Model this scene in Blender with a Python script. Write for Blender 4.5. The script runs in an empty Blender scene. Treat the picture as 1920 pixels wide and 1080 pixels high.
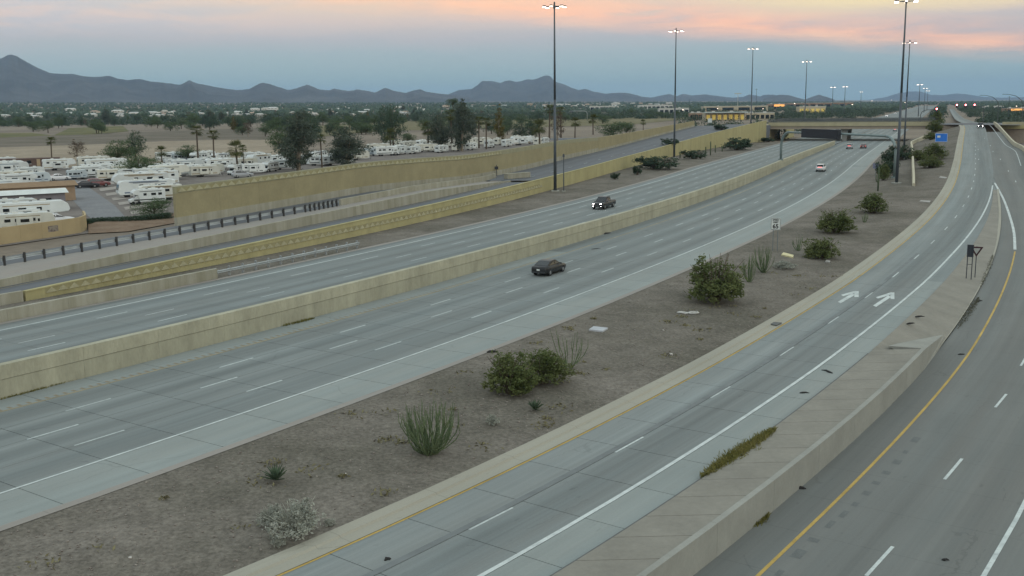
import bpy, bmesh, math, random
import numpy as np
from mathutils import Vector, Matrix, noise as mnoise
random.seed(7); RNG = np.random.default_rng(7)
SC = bpy.context.scene; COL = SC.collection

# ------------------------------------------------------------ camera
FPX, PITCH, ROLL, CAMH = 1930.0, 0.17607, -0.012, 17.5
_fw = np.array([0, math.cos(PITCH), -math.sin(PITCH)]); _r = np.array([1.0, 0, 0]); _u = np.cross(_r, _fw)
C_R = _r*math.cos(ROLL) + _u*math.sin(ROLL); C_U = -_r*math.sin(ROLL) + _u*math.cos(ROLL); C_F = _fw
cam = bpy.data.cameras.new('camera'); camo = bpy.data.objects.new('camera', cam); COL.objects.link(camo)
cam.sensor_width = 36.0; cam.lens = 36.0*FPX/1920.0; cam.clip_start = 0.5; cam.clip_end = 60000
camo.matrix_world = Matrix(((C_R[0], C_U[0], -C_F[0], 0), (C_R[1], C_U[1], -C_F[1], 0), (C_R[2], C_U[2], -C_F[2], CAMH), (0, 0, 0, 1)))
SC.camera = camo

# ------------------------------------------------------------ sky, sun, exposure
SUN_AZ, SUN_EL = math.radians(151), math.radians(24)       # azimuth clockwise from +Y: the dawn glow is behind the camera
W = bpy.data.worlds.new('World'); SC.world = W; W.use_nodes = True
HAZE = 4.2e-5
SKY_A, SKY_B = (.63, .765, .80), (.92, .98, .96)
def build_world():
    nt = W.node_tree; nt.nodes.clear(); N = nt.nodes.new; L = nt.links.new
    out = N('ShaderNodeOutputWorld'); bg = N('ShaderNodeBackground'); L(bg.outputs[0], out.inputs[0])
    tc = N('ShaderNodeTexCoord'); sep = N('ShaderNodeSeparateXYZ'); L(tc.outputs['Generated'], sep.inputs[0])
    def M(op, a, b=None, c=None, clamp=False):
        n = N('ShaderNodeMath'); n.operation = op; n.use_clamp = clamp
        for i, v in enumerate((a, b, c)):
            if v is None: continue
            if isinstance(v, (int, float)): n.inputs[i].default_value = v
            else: L(v, n.inputs[i])
        return n.outputs[0]
    def ramp(fac, stops):
        n = N('ShaderNodeValToRGB'); L(fac, n.inputs[0]); e = n.color_ramp.elements
        while len(e) < len(stops): e.new(0.5)
        for el, (p, c) in zip(e, stops): el.position = p; el.color = (*c, 1)
        return n.outputs[0]
    def mix(f, a, b):
        n = N('ShaderNodeMix'); n.data_type = 'RGBA'
        if isinstance(f, (int, float)): n.inputs[0].default_value = f
        else: L(f, n.inputs[0])
        for i, v in ((6, a), (7, b)):
            if isinstance(v, tuple): n.inputs[i].default_value = (*v, 1)
            else: L(v, n.inputs[i])
        return n.outputs[2]
    def noise(vec, sc, det=5, ro=.55, dist=0.0):
        n = N('ShaderNodeTexNoise'); L(vec, n.inputs['Vector']); n.inputs['Scale'].default_value = sc; n.inputs['Detail'].default_value = det
        n.inputs['Roughness'].default_value = ro; n.inputs['Distortion'].default_value = dist; return n.outputs['Fac']
    sky = N('ShaderNodeTexSky'); sky.sky_type = 'NISHITA'; sky.sun_disc = False; sky.sun_elevation = SUN_EL*0.35; sky.sun_rotation = SUN_AZ
    sk = N('ShaderNodeMix'); sk.data_type = 'RGBA'; sk.blend_type = 'MULTIPLY'; sk.inputs[0].default_value = 1; L(sky.outputs[0], sk.inputs[6]); sk.inputs[7].default_value = (.10, .10, .10, 1)
    z = sep.outputs[2]; zc = M('MAXIMUM', z, 0.0); az = M('ARCTAN2', sep.outputs[0], sep.outputs[1])
    sm = lambda v, lo, hi: M('SMOOTHSTEP', v, lo, hi) if False else M('MULTIPLY', M('SUBTRACT', v, lo), 1.0/(hi-lo), clamp=True)
    cmb = N('ShaderNodeCombineXYZ'); L(M('MULTIPLY', az, 5.0), cmb.inputs[0]); L(M('MULTIPLY', zc, 34.0), cmb.inputs[1])          # low cloud lies in long flat streaks
    n1 = noise(cmb.outputs[0], 1.0, 6, .55, .35); n2 = noise(cmb.outputs[0], 2.3, 5, .55, .4); n3 = noise(cmb.outputs[0], .45, 3, .5)
    ze = M('ADD', zc, M('MULTIPLY', M('SUBTRACT', n1, .5), .022))
    air = ramp(M('MULTIPLY', ze, 5.0, clamp=True), [(0, (.32, .495, .49)), (.13, (.35, .50, .505)), (.24, (.41, .50, .525)), (.31, (.52, .51, .53)), (.39, (.74, .60, .54)), (.50, (.98, .72, .50)), (.70, (1.0, .78, .50)), (1, (.62, .57, .50))])
    air = mix(.08, air, sk.outputs[2])
    hi = sm(ze, .058, .085)
    air = mix(M('MULTIPLY', M('MULTIPLY', sm(M('MULTIPLY', az, -1.0), .12, .42), hi), .65), air, mix(sm(n2, .4, .62), (.42, .56, .68), (.76, .64, .60)))   # cooler cloud to the left
    air = mix(M('MULTIPLY', M('MULTIPLY', sm(az, .16, .30), sm(ze, .072, .09)), .8), air, (1.0, .82, .45))                               # yellow veil to the right
    # a bank of lit cloud, lower towards the right
    lev = M('SUBTRACT', .0915, M('MULTIPLY', az, .095)); dd = M('DIVIDE', M('ABSOLUTE', M('SUBTRACT', ze, lev)), .020)
    bank = M('MULTIPLY', sm(M('SUBTRACT', 1.0, dd), 0.0, 1.0), sm(M('ADD', n2, M('MULTIPLY', n3, .8)), .70, 1.08))
    col = mix(M('MULTIPLY', bank, .9), air, mix(sm(n2, .35, .65), (1.35, .56, .30), (1.25, .70, .42)))
    dk = M('MULTIPLY', M('MULTIPLY', sm(n2, .60, .70), sm(ze, .083, .098)), .55)
    col = mix(dk, col, (.30, .36, .40))
    # overhead: broken bright cloud
    inv = M('DIVIDE', 1.0, M('ADD', zc, 0.15)); c2 = N('ShaderNodeCombineXYZ'); L(M('MULTIPLY', sep.outputs[0], inv), c2.inputs[0]); L(M('MULTIPLY', sep.outputs[1], inv), c2.inputs[1])
    n4 = noise(c2.outputs[0], .7, 6, .58, .4)
    col = mix(sm(z, .13, .45), col, mix(n4, SKY_A, SKY_B))
    L(col, bg.inputs[0]); bg.inputs[1].default_value = 1.0
build_world()
sun = bpy.data.lights.new('sun', 'SUN'); suno = bpy.data.objects.new('sun', sun); COL.objects.link(suno)
sun.energy = 0.5; sun.angle = math.radians(45); sun.color = (1.0, .93, .85)
_sd = Vector((math.sin(SUN_AZ)*math.cos(SUN_EL), math.cos(SUN_AZ)*math.cos(SUN_EL), math.sin(SUN_EL)))
suno.rotation_euler = _sd.to_track_quat('Z', 'Y').to_euler()
SC.view_settings.view_transform = 'Standard'; SC.view_settings.look = 'None'; SC.view_settings.exposure = 0.12; SC.view_settings.gamma = 1.0
SC.view_settings.use_curve_mapping = False
SC.cycles.use_denoising = True; SC.cycles.max_bounces = 6; SC.cycles.volume_bounces = 0; SC.cycles.transparent_max_bounces = 8
SC.cycles.sample_clamp_indirect = 4

# ------------------------------------------------------------ the levels of the place (metres)
def zF(Y): return np.interp(Y, [0, 30, 45, 80, 110, 140, 200, 250, 5000], [0, 0, 0, .2, .5, .8, 1.5, 2, 2])          # freeway
def zR(Y): return np.interp(Y, [0, 45, 70, 100, 145, 200, 250, 300, 350, 380, 420, 500, 700, 1000, 1500], [-.45, -.5, -.5, -.2, 1.0, 2.9, 4.8, 6.4, 7.8, 8.2, 8.2, 7., 4.5, 3, 2.2])   # ramp on the right
def zQ(Y): return zR(Y) - np.interp(Y, [0, 78, 100, 150], [1.35, 1.35, .6, 0.0])                                      # lowest road on the right
def ray(x, y): return C_F + C_R*((x-960)/FPX) + C_U*((540-y)/FPX)
def at(x, y, zf=2.0):
    """point of the surface z = zf that the photograph shows at pixel (x, y)"""
    d = ray(x, y); t = CAMH/-d[2] if d[2] < 0 else 1.0
    for _ in range(60):
        z = float(zf(t*d[1])) if callable(zf) else zf
        t = .5*t + .5*((z-CAMH)/d[2])
    return np.array([d[0]*t, d[1]*t, CAMH+d[2]*t])
def px(P):
    P = np.asarray(P, float) - np.array([0, 0, CAMH]); d = P@C_F
    return 960+FPX*(P@C_R)/d, 540-FPX*(P@C_U)/d
def rise(P, y):
    """height above P at which an upright thing standing there reaches image row y"""
    lo, hi = -6, 40
    for _ in range(40):
        m = (lo+hi)/2
        if px((P[0], P[1], P[2]+m))[1] > y: lo = m
        else: hi = m
    return m

# ------------------------------------------------------------ mesh and object helpers
def tag(o, label=None, cat=None, group=None, kind=None):
    if label: o['label'] = label
    if cat: o['category'] = cat
    if group: o['group'] = group
    if kind: o['kind'] = kind
    return o
def link(name, me, mat=None, parent=None):
    o = bpy.data.objects.new(name, me); COL.objects.link(o)
    if mat is not None and me is not None and not me.materials: me.materials.append(mat)
    if parent is not None: o.parent = parent
    return o
def empty(name, loc=(0, 0, 0), rz=0.0, sc=1.0):
    o = bpy.data.objects.new(name, None); COL.objects.link(o); o.location = loc; o.rotation_euler = (0, 0, rz); o.scale = (sc, sc, sc); o.empty_display_size = .3
    return o
def kids(o): return [c for c in COL.objects if c.parent == o]
def copy_tree(o, loc, rz=0.0, sc=None, mats=None):
    """a copy of a thing with copies of its parts and sub-parts, sharing mesh data"""
    c = o.copy(); COL.objects.link(c); c.location = loc; c.rotation_euler = (0, 0, rz)
    if sc is not None: c.scale = (sc, sc, sc) if isinstance(sc, (int, float)) else sc
    def rec(src, dst):
        for ch in list(src.children):
            k = ch.copy(); COL.objects.link(k); k.parent = dst; rec(ch, k)
    rec(o, c)
    return c
def me_from(verts, faces, uvs=None, smooth=False):
    me = bpy.data.meshes.new('mesh'); me.from_pydata([tuple(map(float, v)) for v in verts], [], faces)
    if uvs is not None:
        ul = me.uv_layers.new(name='UVMap'); li = np.empty(len(me.loops), int); me.loops.foreach_get('vertex_index', li)
        ul.data.foreach_set('uv', np.asarray(uvs, np.float32)[li].ravel())
    if smooth: me.polygons.foreach_set('use_smooth', [True]*len(me.polygons))
    me.update(); return me
class MB:
    """collects shapes into one mesh"""
    def __init__(s): s.v = []; s.f = []
    def add(s, v, f):
        n = len(s.v); s.v += [tuple(p) for p in v]; s.f += [tuple(i+n for i in q) for q in f]; return s
    def box(s, c, d, rz=0.0, taper=(1, 1), sh=(0, 0)):
        hx, hy, hz = d[0]/2, d[1]/2, d[2]/2; cs, sn = math.cos(rz), math.sin(rz); P = []
        for k, z in enumerate((-hz, hz)):
            tx, ty = (1, 1) if k == 0 else taper; ox, oy = (0, 0) if k == 0 else sh
            for x, y in ((-hx, -hy), (hx, -hy), (hx, hy), (-hx, hy)):
                x = x*tx+ox; y = y*ty+oy; P.append((c[0]+x*cs-y*sn, c[1]+x*sn+y*cs, c[2]+z))
        return s.add(P, [(0, 3, 2, 1), (4, 5, 6, 7), (0, 1, 5, 4), (1, 2, 6, 5), (2, 3, 7, 6), (3, 0, 4, 7)])
    def tube(s, a, b, r0, r1=None, n=8, cap=True):
        a = Vector(a); b = Vector(b); r1 = r0 if r1 is None else r1; d = (b-a).normalized()
        t = Vector((0, 0, 1)) if abs(d.z) < .9 else Vector((1, 0, 0)); e1 = d.cross(t).normalized(); e2 = d.cross(e1)
        P = []
        for q, r in ((a, r0), (b, r1)):
            for i in range(n):
                w = 2*math.pi*i/n; P.append(q+e1*(r*math.cos(w))+e2*(r*math.sin(w)))
        f = [(i, (i+1) % n, n+(i+1) % n, n+i) for i in range(n)]
        f = [q[::-1] for q in f]
        if cap: f += [tuple(range(n)), tuple(range(2*n-1, n-1, -1))]
        return s.add(P, f)
    def path(s, pts, rad, n=8):
        """a bent tube through pts"""
        pts = [Vector(p) for p in pts]; rad = [rad]*len(pts) if isinstance(rad, (int, float)) else rad; P = []
        for i, p in enumerate(pts):
            d = (pts[min(i+1, len(pts)-1)]-pts[max(i-1, 0)]).normalized()
            t = Vector((0, 0, 1)) if abs(d.z) < .95 else Vector((0, 1, 0)); e1 = d.cross(t).normalized(); e2 = d.cross(e1)
            for k in range(n):
                w = 2*math.pi*k/n; P.append(p+e1*(rad[i]*math.cos(w))+e2*(rad[i]*math.sin(w)))
        f = []
        for i in range(len(pts)-1):
            for k in range(n): f.append((i*n+k, (i+1)*n+k, (i+1)*n+(k+1) % n, i*n+(k+1) % n))
        f += [tuple(range(n)), tuple(range(len(pts)*n-1, (len(pts)-1)*n-1, -1))]
        return s.add(P, f)
    def prism(s, poly, y0, y1, sx0=1.0, sx1=1.0):
        """polygon in the XZ plane, extruded along Y"""
        n = len(poly); P = [(x, y0, z) for x, z in poly]+[(x, y1, z) for x, z in poly]
        f = [tuple(range(n)), tuple(range(2*n-1, n-1, -1))]+[((i+1) % n, i, n+i, n+(i+1) % n) for i in range(n)]
        return s.add(P, f)
    def mesh(s, smooth=False, bevel=0.0, seg=2):
        me = me_from(s.v, s.f)
        bm = bmesh.new(); bm.from_mesh(me); bmesh.ops.recalc_face_normals(bm, faces=bm.faces)
        if bevel: bmesh.ops.bevel(bm, geom=[e for e in bm.edges if len(e.link_faces) == 2 and e.calc_face_angle(0) > .5], offset=bevel, segments=seg, affect='EDGES', profile=.6, clamp_overlap=True)
        bm.to_mesh(me); bm.free()
        if smooth: me.polygons.foreach_set('use_smooth', [True]*len(me.polygons))
        return me
    def build(s, name, mat, parent=None, smooth=False, bevel=0.0, seg=2): return link(name, s.mesh(smooth, bevel, seg), mat, parent)
def unit(v): v = np.asarray(v, float); return v/np.linalg.norm(v)

# ------------------------------------------------------------ materials
MATS = {}
def mat(name, col, rough=.8, var=.12, scale=1.5, col2=None, bump=0.0, bscale=40.0, metal=0.0, rnd=0.0, coord='Object', stretch=(1, 1, 1), spec=.3, emit=None, estr=0.0, fine=0.0, fscale=12., thr=(.3, .7), transl=0.0, mid=0.0, mscale=.6):
    m = bpy.data.materials.new(name); m.use_nodes = True; nt = m.node_tree; N = nt.nodes.new; L = nt.links.new
    b = nt.nodes['Principled BSDF']; b.inputs['Roughness'].default_value = rough; b.inputs['Metallic'].default_value = metal; b.inputs['Specular IOR Level'].default_value = spec
    if emit: b.inputs['Emission Color'].default_value = (*emit, 1); b.inputs['Emission Strength'].default_value = estr
    tc = N('ShaderNodeTexCoord'); mp = N('ShaderNodeMapping'); mp.inputs['Scale'].default_value = stretch
    if coord == 'World':
        g = N('ShaderNodeNewGeometry'); L(g.outputs['Position'], mp.inputs[0])
    else: L(tc.outputs[coord], mp.inputs[0])
    nz = N('ShaderNodeTexNoise'); L(mp.outputs[0], nz.inputs['Vector']); nz.inputs['Scale'].default_value = scale; nz.inputs['Detail'].default_value = 6; nz.inputs['Roughness'].default_value = .6
    mr = N('ShaderNodeMapRange'); L(nz.outputs['Fac'], mr.inputs[0]); mr.inputs[1].default_value = thr[0]; mr.inputs[2].default_value = thr[1]
    mx = N('ShaderNodeMix'); mx.data_type = 'RGBA'; L(mr.outputs[0], mx.inputs[0])
    c2 = col2 if col2 else tuple(min(1, c*(1+var)) for c in col); c1 = col if col2 else tuple(c*(1-var) for c in col)
    mx.inputs[6].default_value = (*c1, 1); mx.inputs[7].default_value = (*c2, 1); cur = mx.outputs[2]
    for fine, fscale in ([(mid, mscale)] if mid else [])+([(fine, fscale)] if fine else []):
        n2 = N('ShaderNodeTexNoise'); L(mp.outputs[0], n2.inputs['Vector']); n2.inputs['Scale'].default_value = fscale; n2.inputs['Detail'].default_value = 3; n2.inputs['Roughness'].default_value = .7
        r2 = N('ShaderNodeMapRange'); L(n2.outputs['Fac'], r2.inputs[0]); r2.inputs[1].default_value = .25; r2.inputs[2].default_value = .75; r2.inputs[3].default_value = 1-fine; r2.inputs[4].default_value = 1+fine
        vm = N('ShaderNodeVectorMath'); vm.operation = 'SCALE'; L(cur, vm.inputs[0]); L(r2.outputs[0], vm.inputs['Scale']); cur = vm.outputs[0]
    if rnd:
        oi = N('ShaderNodeObjectInfo'); r2 = N('ShaderNodeMapRange'); L(oi.outputs['Random'], r2.inputs[0]); r2.inputs[3].default_value = 1-rnd; r2.inputs[4].default_value = 1+rnd
        vm = N('ShaderNodeVectorMath'); vm.operation = 'SCALE'; L(cur, vm.inputs[0]); L(r2.outputs[0], vm.inputs['Scale']); cur = vm.outputs[0]
    L(cur, b.inputs['Base Color'])
    if bump:
        n3 = N('ShaderNodeTexNoise'); L(mp.outputs[0], n3.inputs['Vector']); n3.inputs['Scale'].default_value = bscale; n3.inputs['Detail'].default_value = 4
        bp = N('ShaderNodeBump'); bp.inputs['Strength'].default_value = bump; bp.inputs['Distance'].default_value = .05; L(n3.outputs['Fac'], bp.inputs['Height']); L(bp.outputs[0], b.inputs['Normal'])
    if transl:
        tr = N('ShaderNodeBsdfTranslucent'); L(cur, tr.inputs[0]); ms = N('ShaderNodeMixShader'); ms.inputs[0].default_value = transl
        L(b.outputs[0], ms.inputs[1]); L(tr.outputs[0], ms.inputs[2]); L(ms.outputs[0], nt.nodes['Material Output'].inputs[0])
    MATS[name] = m; return m
def road_mat(name, col, lane=3.2, u0=0.0, wear=.18, streak=.12, joints=0.0, blot=.12, rnd=0.0, warmth=(1, 1, 1), jw=.05, lines=None):
    """worn concrete or asphalt; UV is metres across / along the road"""
    m = bpy.data.materials.new(name); m.use_nodes = True; nt = m.node_tree; N = nt.nodes.new; L = nt.links.new
    b = nt.nodes['Principled BSDF']; b.inputs['Roughness'].default_value = .82; b.inputs['Specular IOR Level'].default_value = .25
    uv = N('ShaderNodeUVMap'); uv.uv_map = 'UVMap'; sp = N('ShaderNodeSeparateXYZ'); L(uv.outputs[0], sp.inputs[0])
    def M(op, a, b_=None, c=None, clamp=False):
        n = N('ShaderNodeMath'); n.operation = op; n.use_clamp = clamp
        for i, v in enumerate((a, b_, c)):
            if v is None: continue
            if isinstance(v, (int, float)): n.inputs[i].default_value = v
            else: L(v, n.inputs[i])
        return n.outputs[0]
    def nz(su, sv, det=4, ro=.6, sc=1.0):
        mp = N('ShaderNodeMapping'); mp.inputs['Scale'].default_value = (su, sv, 1); L(uv.outputs[0], mp.inputs[0])
        n = N('ShaderNodeTexNoise'); L(mp.outputs[0], n.inputs['Vector']); n.inputs['Scale'].default_value = sc; n.inputs['Detail'].default_value = det; n.inputs['Roughness'].default_value = ro; return n.outputs['Fac']
    st = nz(1.1, .018, 5, .65); bl = nz(.16, .10, 4, .55); gr = nz(9, 9, 2, .6); st2 = nz(4.0, .05, 3, .6)
    val = M('ADD', 1.0, M('MULTIPLY', M('SUBTRACT', st, .5), streak*3.2))
    val = M('ADD', val, M('MULTIPLY', M('SUBTRACT', st2, .5), streak*1.4))
    val = M('ADD', val, M('MULTIPLY', M('SUBTRACT', bl, .5), blot*2.5))
    val = M('ADD', val, M('MULTIPLY', M('SUBTRACT', gr, .5), .16))
    val = M('SUBTRACT', val, M('MULTIPLY', M('MULTIPLY', M('SUBTRACT', nz(2.6, .9, 2, .5), .67), 9.0, clamp=True), .16))        # drips
    val = M('SUBTRACT', val, M('MULTIPLY', M('MULTIPLY', M('SUBTRACT', nz(.35, .06, 3, .5), .60), 7.0, clamp=True), .10))        # rubbered stretches
    cr = N('ShaderNodeTexVoronoi'); cr.feature = 'DISTANCE_TO_EDGE'; cm = N('ShaderNodeMapping'); cm.inputs['Scale'].default_value = (.22, .10, 1); L(uv.outputs[0], cm.inputs[0]); cw = N('ShaderNodeVectorMath'); cw.operation = 'ADD'; L(cm.outputs[0], cw.inputs[0]); cn = N('ShaderNodeTexNoise'); cn.inputs['Scale'].default_value = 1.3; cn.inputs['Detail'].default_value = 5; L(uv.outputs[0], cn.inputs['Vector']); cs_ = N('ShaderNodeVectorMath'); cs_.operation = 'SCALE'; cs_.inputs['Scale'].default_value = .12; L(cn.outputs['Color'], cs_.inputs[0]); L(cs_.outputs[0], cw.inputs[1]); L(cw.outputs[0], cr.inputs['Vector']); cr.inputs['Scale'].default_value = 1.0
    val = M('SUBTRACT', val, M('MULTIPLY', M('MULTIPLY', M('LESS_THAN', cr.outputs['Distance'], .0055), M('GREATER_THAN', bl, .56)), .12))      # cracks
    ph = M('MULTIPLY', M('SUBTRACT', sp.outputs[0], u0), 2*math.pi/lane)
    oil = M('MULTIPLY', M('SUBTRACT', .5, M('MULTIPLY', M('COSINE', ph), .5)), M('ADD', .45, bl))
    val = M('SUBTRACT', val, M('MULTIPLY', oil, wear))
    if joints:
        fr = M('FRACT', M('DIVIDE', sp.outputs[1], joints)); d = M('MULTIPLY', M('MINIMUM', fr, M('SUBTRACT', 1.0, fr)), joints)
        val = M('SUBTRACT', val, M('MULTIPLY', M('LESS_THAN', d, jw), .15))
    if rnd:
        oi = N('ShaderNodeObjectInfo'); val = M('MULTIPLY', val, M('ADD', 1-rnd, M('MULTIPLY', oi.outputs['Random'], 2*rnd)))
    tint = N('ShaderNodeMix'); tint.data_type = 'RGBA'; L(nz(.5, .03, 3), tint.inputs[0]); tint.inputs[6].default_value = (*[c*w for c, w in zip(col, (1.07, .99, .94))], 1); tint.inputs[7].default_value = (*[c*w for c, w in zip(col, (.95, 1.01, 1.03))], 1)
    vm = N('ShaderNodeVectorMath'); vm.operation = 'SCALE'; L(tint.outputs[2], vm.inputs[0]); L(val, vm.inputs['Scale']); L(vm.outputs[0], b.inputs['Base Color'])
    bp = N('ShaderNodeBump'); bp.inputs['Strength'].default_value = .15; bp.inputs['Distance'].default_value = .02; L(gr, bp.inputs['Height']); L(bp.outputs[0], b.inputs['Normal'])
    MATS[name] = m; return m

# ============================================================ ROADS, WALLS AND GROUND
M_CONC = road_mat('freeway_concrete', (.195, .220, .222), lane=3.1, u0=-3.66, wear=.20, streak=.2, joints=4.57)
M_SLAB = road_mat('freeway_slab_concrete', (.195, .220, .222), lane=3.1, u0=-3.66, wear=.20, streak=.2, rnd=.05)
M_RAMP = road_mat('ramp_concrete', (.208, .234, .236), lane=6.4, u0=1.4, wear=.26, streak=.2, joints=4.57)
M_RSLAB = road_mat('ramp_slab_concrete', (.218, .244, .246), lane=6.4, u0=1.4, wear=.26, streak=.2, rnd=.03)
M_SHOULDER = road_mat('shoulder_concrete', (.242, .270, .266), lane=50, u0=0, wear=.0, streak=.10, rnd=.03)
M_ASPH = road_mat('frontage_asphalt', (.125, .135, .150), lane=3.3, u0=0, wear=.12, streak=.14)
M_QUAD = road_mat('lower_road_concrete', (.160, .170, .166), lane=3.5, u0=0, wear=.10, streak=.13, joints=4.57, jw=.025)
M_SEAL = mat('joint_sealant', (.115, .12, .118), .9)
M_GUTTER = road_mat('gutter_concrete', (.265, .250, .232), lane=60, wear=0, streak=.06, joints=6.1, jw=.03)
M_CURB = road_mat('curb_concrete', (.315, .308, .262), lane=60, wear=0, streak=.09, joints=6.1, jw=.03)
M_WHITE = mat('white_road_paint', (.38, .42, .42), .7, col2=(.54, .59, .58), thr=(.32, .58), scale=1.1, fine=.12, fscale=9)
M_DASH = mat('worn_white_road_paint', (.31, .345, .345), .7, col2=(.50, .55, .54), thr=(.32, .60), scale=1.6, fine=.15, fscale=8, rnd=.12)
M_YEL = mat('yellow_road_paint', (.42, .29, .08), .7, var=.22, scale=.5, fine=.15, fscale=8)
M_YELDIM = mat('worn_yellow_road_paint', (.27, .235, .155), .7, var=.25, scale=.5, fine=.2, fscale=8)
M_RUMBLE = mat('rumble_paint', (.245, .205, .145), .8, var=.2, scale=.6)
M_GRAVEL = mat('desert_gravel', (.118, .109, .090), .95, scale=.09, col2=(.176, .159, .138), bump=.5, bscale=9, coord='World', fine=.42, fscale=4.5, thr=(.36, .66), spec=.1, mid=.20, mscale=.55)
M_GROUND = mat('desert_ground', (.165, .14, .115), .95, scale=.012, col2=(.235, .20, .16), bump=.2, bscale=.8, coord='World', fine=.16, fscale=.5, thr=(.38, .62), spec=.1)
M_MEDW = mat('median_wall_block', (.335, .328, .250), .9, stretch=(1, 1, .35), var=.16, scale=.7, bump=.4, bscale=6, rnd=.035, fine=.10, fscale=5)
M_MEDT = mat('median_wall_cap', (.365, .355, .270), .9, stretch=(1, 1, .35), var=.16, scale=.7, bump=.35, bscale=7, rnd=.035, fine=.12, fscale=6)
M_YWALL = mat('ochre_wall', (.365, .335, .180), .9, stretch=(1, 1, .3), var=.13, scale=.5, bump=.3, bscale=5, rnd=.03, fine=.07, fscale=5)
M_YTRI = mat('ochre_relief', (.375, .355, .235), .9, var=.12, scale=1.5, rnd=.06)
M_YREC = mat('ochre_recess', (.285, .262, .15), .95, var=.12, scale=1.0)
M_TAN = mat('tan_sound_wall', (.290, .258, .155), .9, var=.09, scale=.4, bump=.35, bscale=5, rnd=.03, fine=.08, fscale=4)
M_TANTOP = mat('tan_wall_frieze', (.285, .275, .185), .9, var=.1, scale=.8)
M_PALE = mat('pale_stained_concrete', (.36, .35, .295), .9, scale=.55, col2=(.245, .235, .175), rnd=.05, fine=.07, fscale=6, stretch=(1.4, 1.4, .15))
M_ISL = mat('scored_concrete', (.225, .215, .186), .9, var=.12, scale=.4, coord='World', fine=.09, fscale=3, bump=.2, bscale=4)
M_ISLW = mat('island_wall_concrete', (.275, .278, .252), .9, var=.10, scale=.5, fine=.06, fscale=5, rnd=.03)
M_STEEL = mat('galvanised_steel', (.33, .35, .36), .5, var=.12, scale=1.2, metal=.5)
M_RAIL = mat('guardrail_steel', (.36, .39, .40), .5, var=.14, scale=.7, metal=.3)
M_POST = mat('dark_timber_post', (.05, .05, .05), .9)

def catmull(P, step=1.0):
    P = np.asarray(P, float); Q = np.vstack([2*P[0]-P[1], P, 2*P[-1]-P[-2]]); out = []
    for i in range(1, len(Q)-2):
        n = max(2, int(np.linalg.norm(Q[i+1]-Q[i])/step)); t = np.linspace(0, 1, n, endpoint=False)[:, None]
        out.append(.5*((2*Q[i])+(-Q[i-1]+Q[i+1])*t+(2*Q[i-1]-5*Q[i]+4*Q[i+1]-Q[i+2])*t**2+(-Q[i-1]+3*Q[i]-3*Q[i+1]+Q[i+2])*t**3))
    return np.vstack(out+[P[-1:]])
class Ref:
    """a line along the ground: s (metres), position, heading; offsets are metres to its right"""
    def __init__(s, pts, step=1.0):
        P = catmull(pts, step)
        for _ in range(2): P[1:-1] = (P[:-2]+2*P[1:-1]+P[2:])/4
        d = np.diff(P, axis=0); L = np.hypot(d[:, 0], d[:, 1]); s.s = np.concatenate([[0], np.cumsum(L)]); s.P = P
        th = np.unwrap(np.arctan2(np.gradient(P[:, 0], s.s), np.gradient(P[:, 1], s.s))); s.th = th; s.len = s.s[-1]
    def at(s, q, o=0.0):
        x = np.interp(q, s.s, s.P[:, 0]); y = np.interp(q, s.s, s.P[:, 1]); th = np.interp(q, s.s, s.th)
        return np.stack([x+o*np.cos(th), y-o*np.sin(th)], -1)
    def head(s, q): return np.interp(q, s.s, s.th)
    def locate(s, p):
        i = int(np.argmin((s.P[:, 0]-p[0])**2+(s.P[:, 1]-p[1])**2)); th = s.th[i]; d = np.array(p[:2])-s.P[i]
        return s.s[i]+d[0]*math.sin(th)+d[1]*math.cos(th), d[0]*math.cos(th)-d[1]*math.sin(th)
    def s_at_Y(s, Y, o=0.0): return float(np.interp(Y, s.at(s.s, o)[:, 1], s.s))
def ahead(p, th, *ds): return [(p[0]+d*math.sin(th), p[1]+d*math.cos(th)) for d in ds]
_fw = [(-31.31, 34.41), (-25.45, 42.52), (-19.77, 50.75), (-14.23, 59.07), (-8.82, 67.48), (-3.51, 75.96), (1.71, 84.49), (6.84, 93.07), (11.88, 101.71), (16.85, 110.39), (21.73, 119.11), (26.53, 127.88), (31.25, 136.7), (35.88, 145.57), (40.41, 154.48), (44.86, 163.44), (49.21, 172.44), (53.48, 181.48), (57.65, 190.57), (61.74, 199.7), (65.75, 208.86), (69.69, 218.05), (73.57, 227.27), (77.39, 236.51), (81.18, 245.76), (84.95, 255.03), (88.69, 264.3), (92.44, 273.57), (96.2, 282.83), (99.98, 292.09)]
FW = Ref(ahead(_fw[0], .64, -60, -45, -30, -15)+_fw+ahead(_fw[-1], .393, 15, 40, 80, 150, 300, 600, 1000, 1700, 2600))
_rp = [(-19.22, 26.52), (-12.45, 33.87), (-6.07, 41.58), (-0.0, 49.53), (5.83, 57.65), (11.49, 65.89), (17.02, 74.22), (22.45, 82.62), (27.79, 91.08), (33.05, 99.58), (38.24, 108.13), (43.34, 116.73), (48.37, 125.37), (53.3, 134.07), (58.13, 142.83), (62.85, 151.64), (67.47, 160.51), (71.98, 169.44), (76.38, 178.42), (80.69, 187.44), (84.91, 196.51), (89.07, 205.6), (93.19, 214.71), (97.27, 223.84), (101.36, 232.97)]
RP = Ref(ahead(_rp[0], .75, -30, -20, -10)+_rp+ahead(_rp[-1], .415, 15, 40, 80, 130)+ahead(ahead(_rp[-1], .415, 130)[0], .395, 50, 150, 400, 900, 1500))

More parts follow.
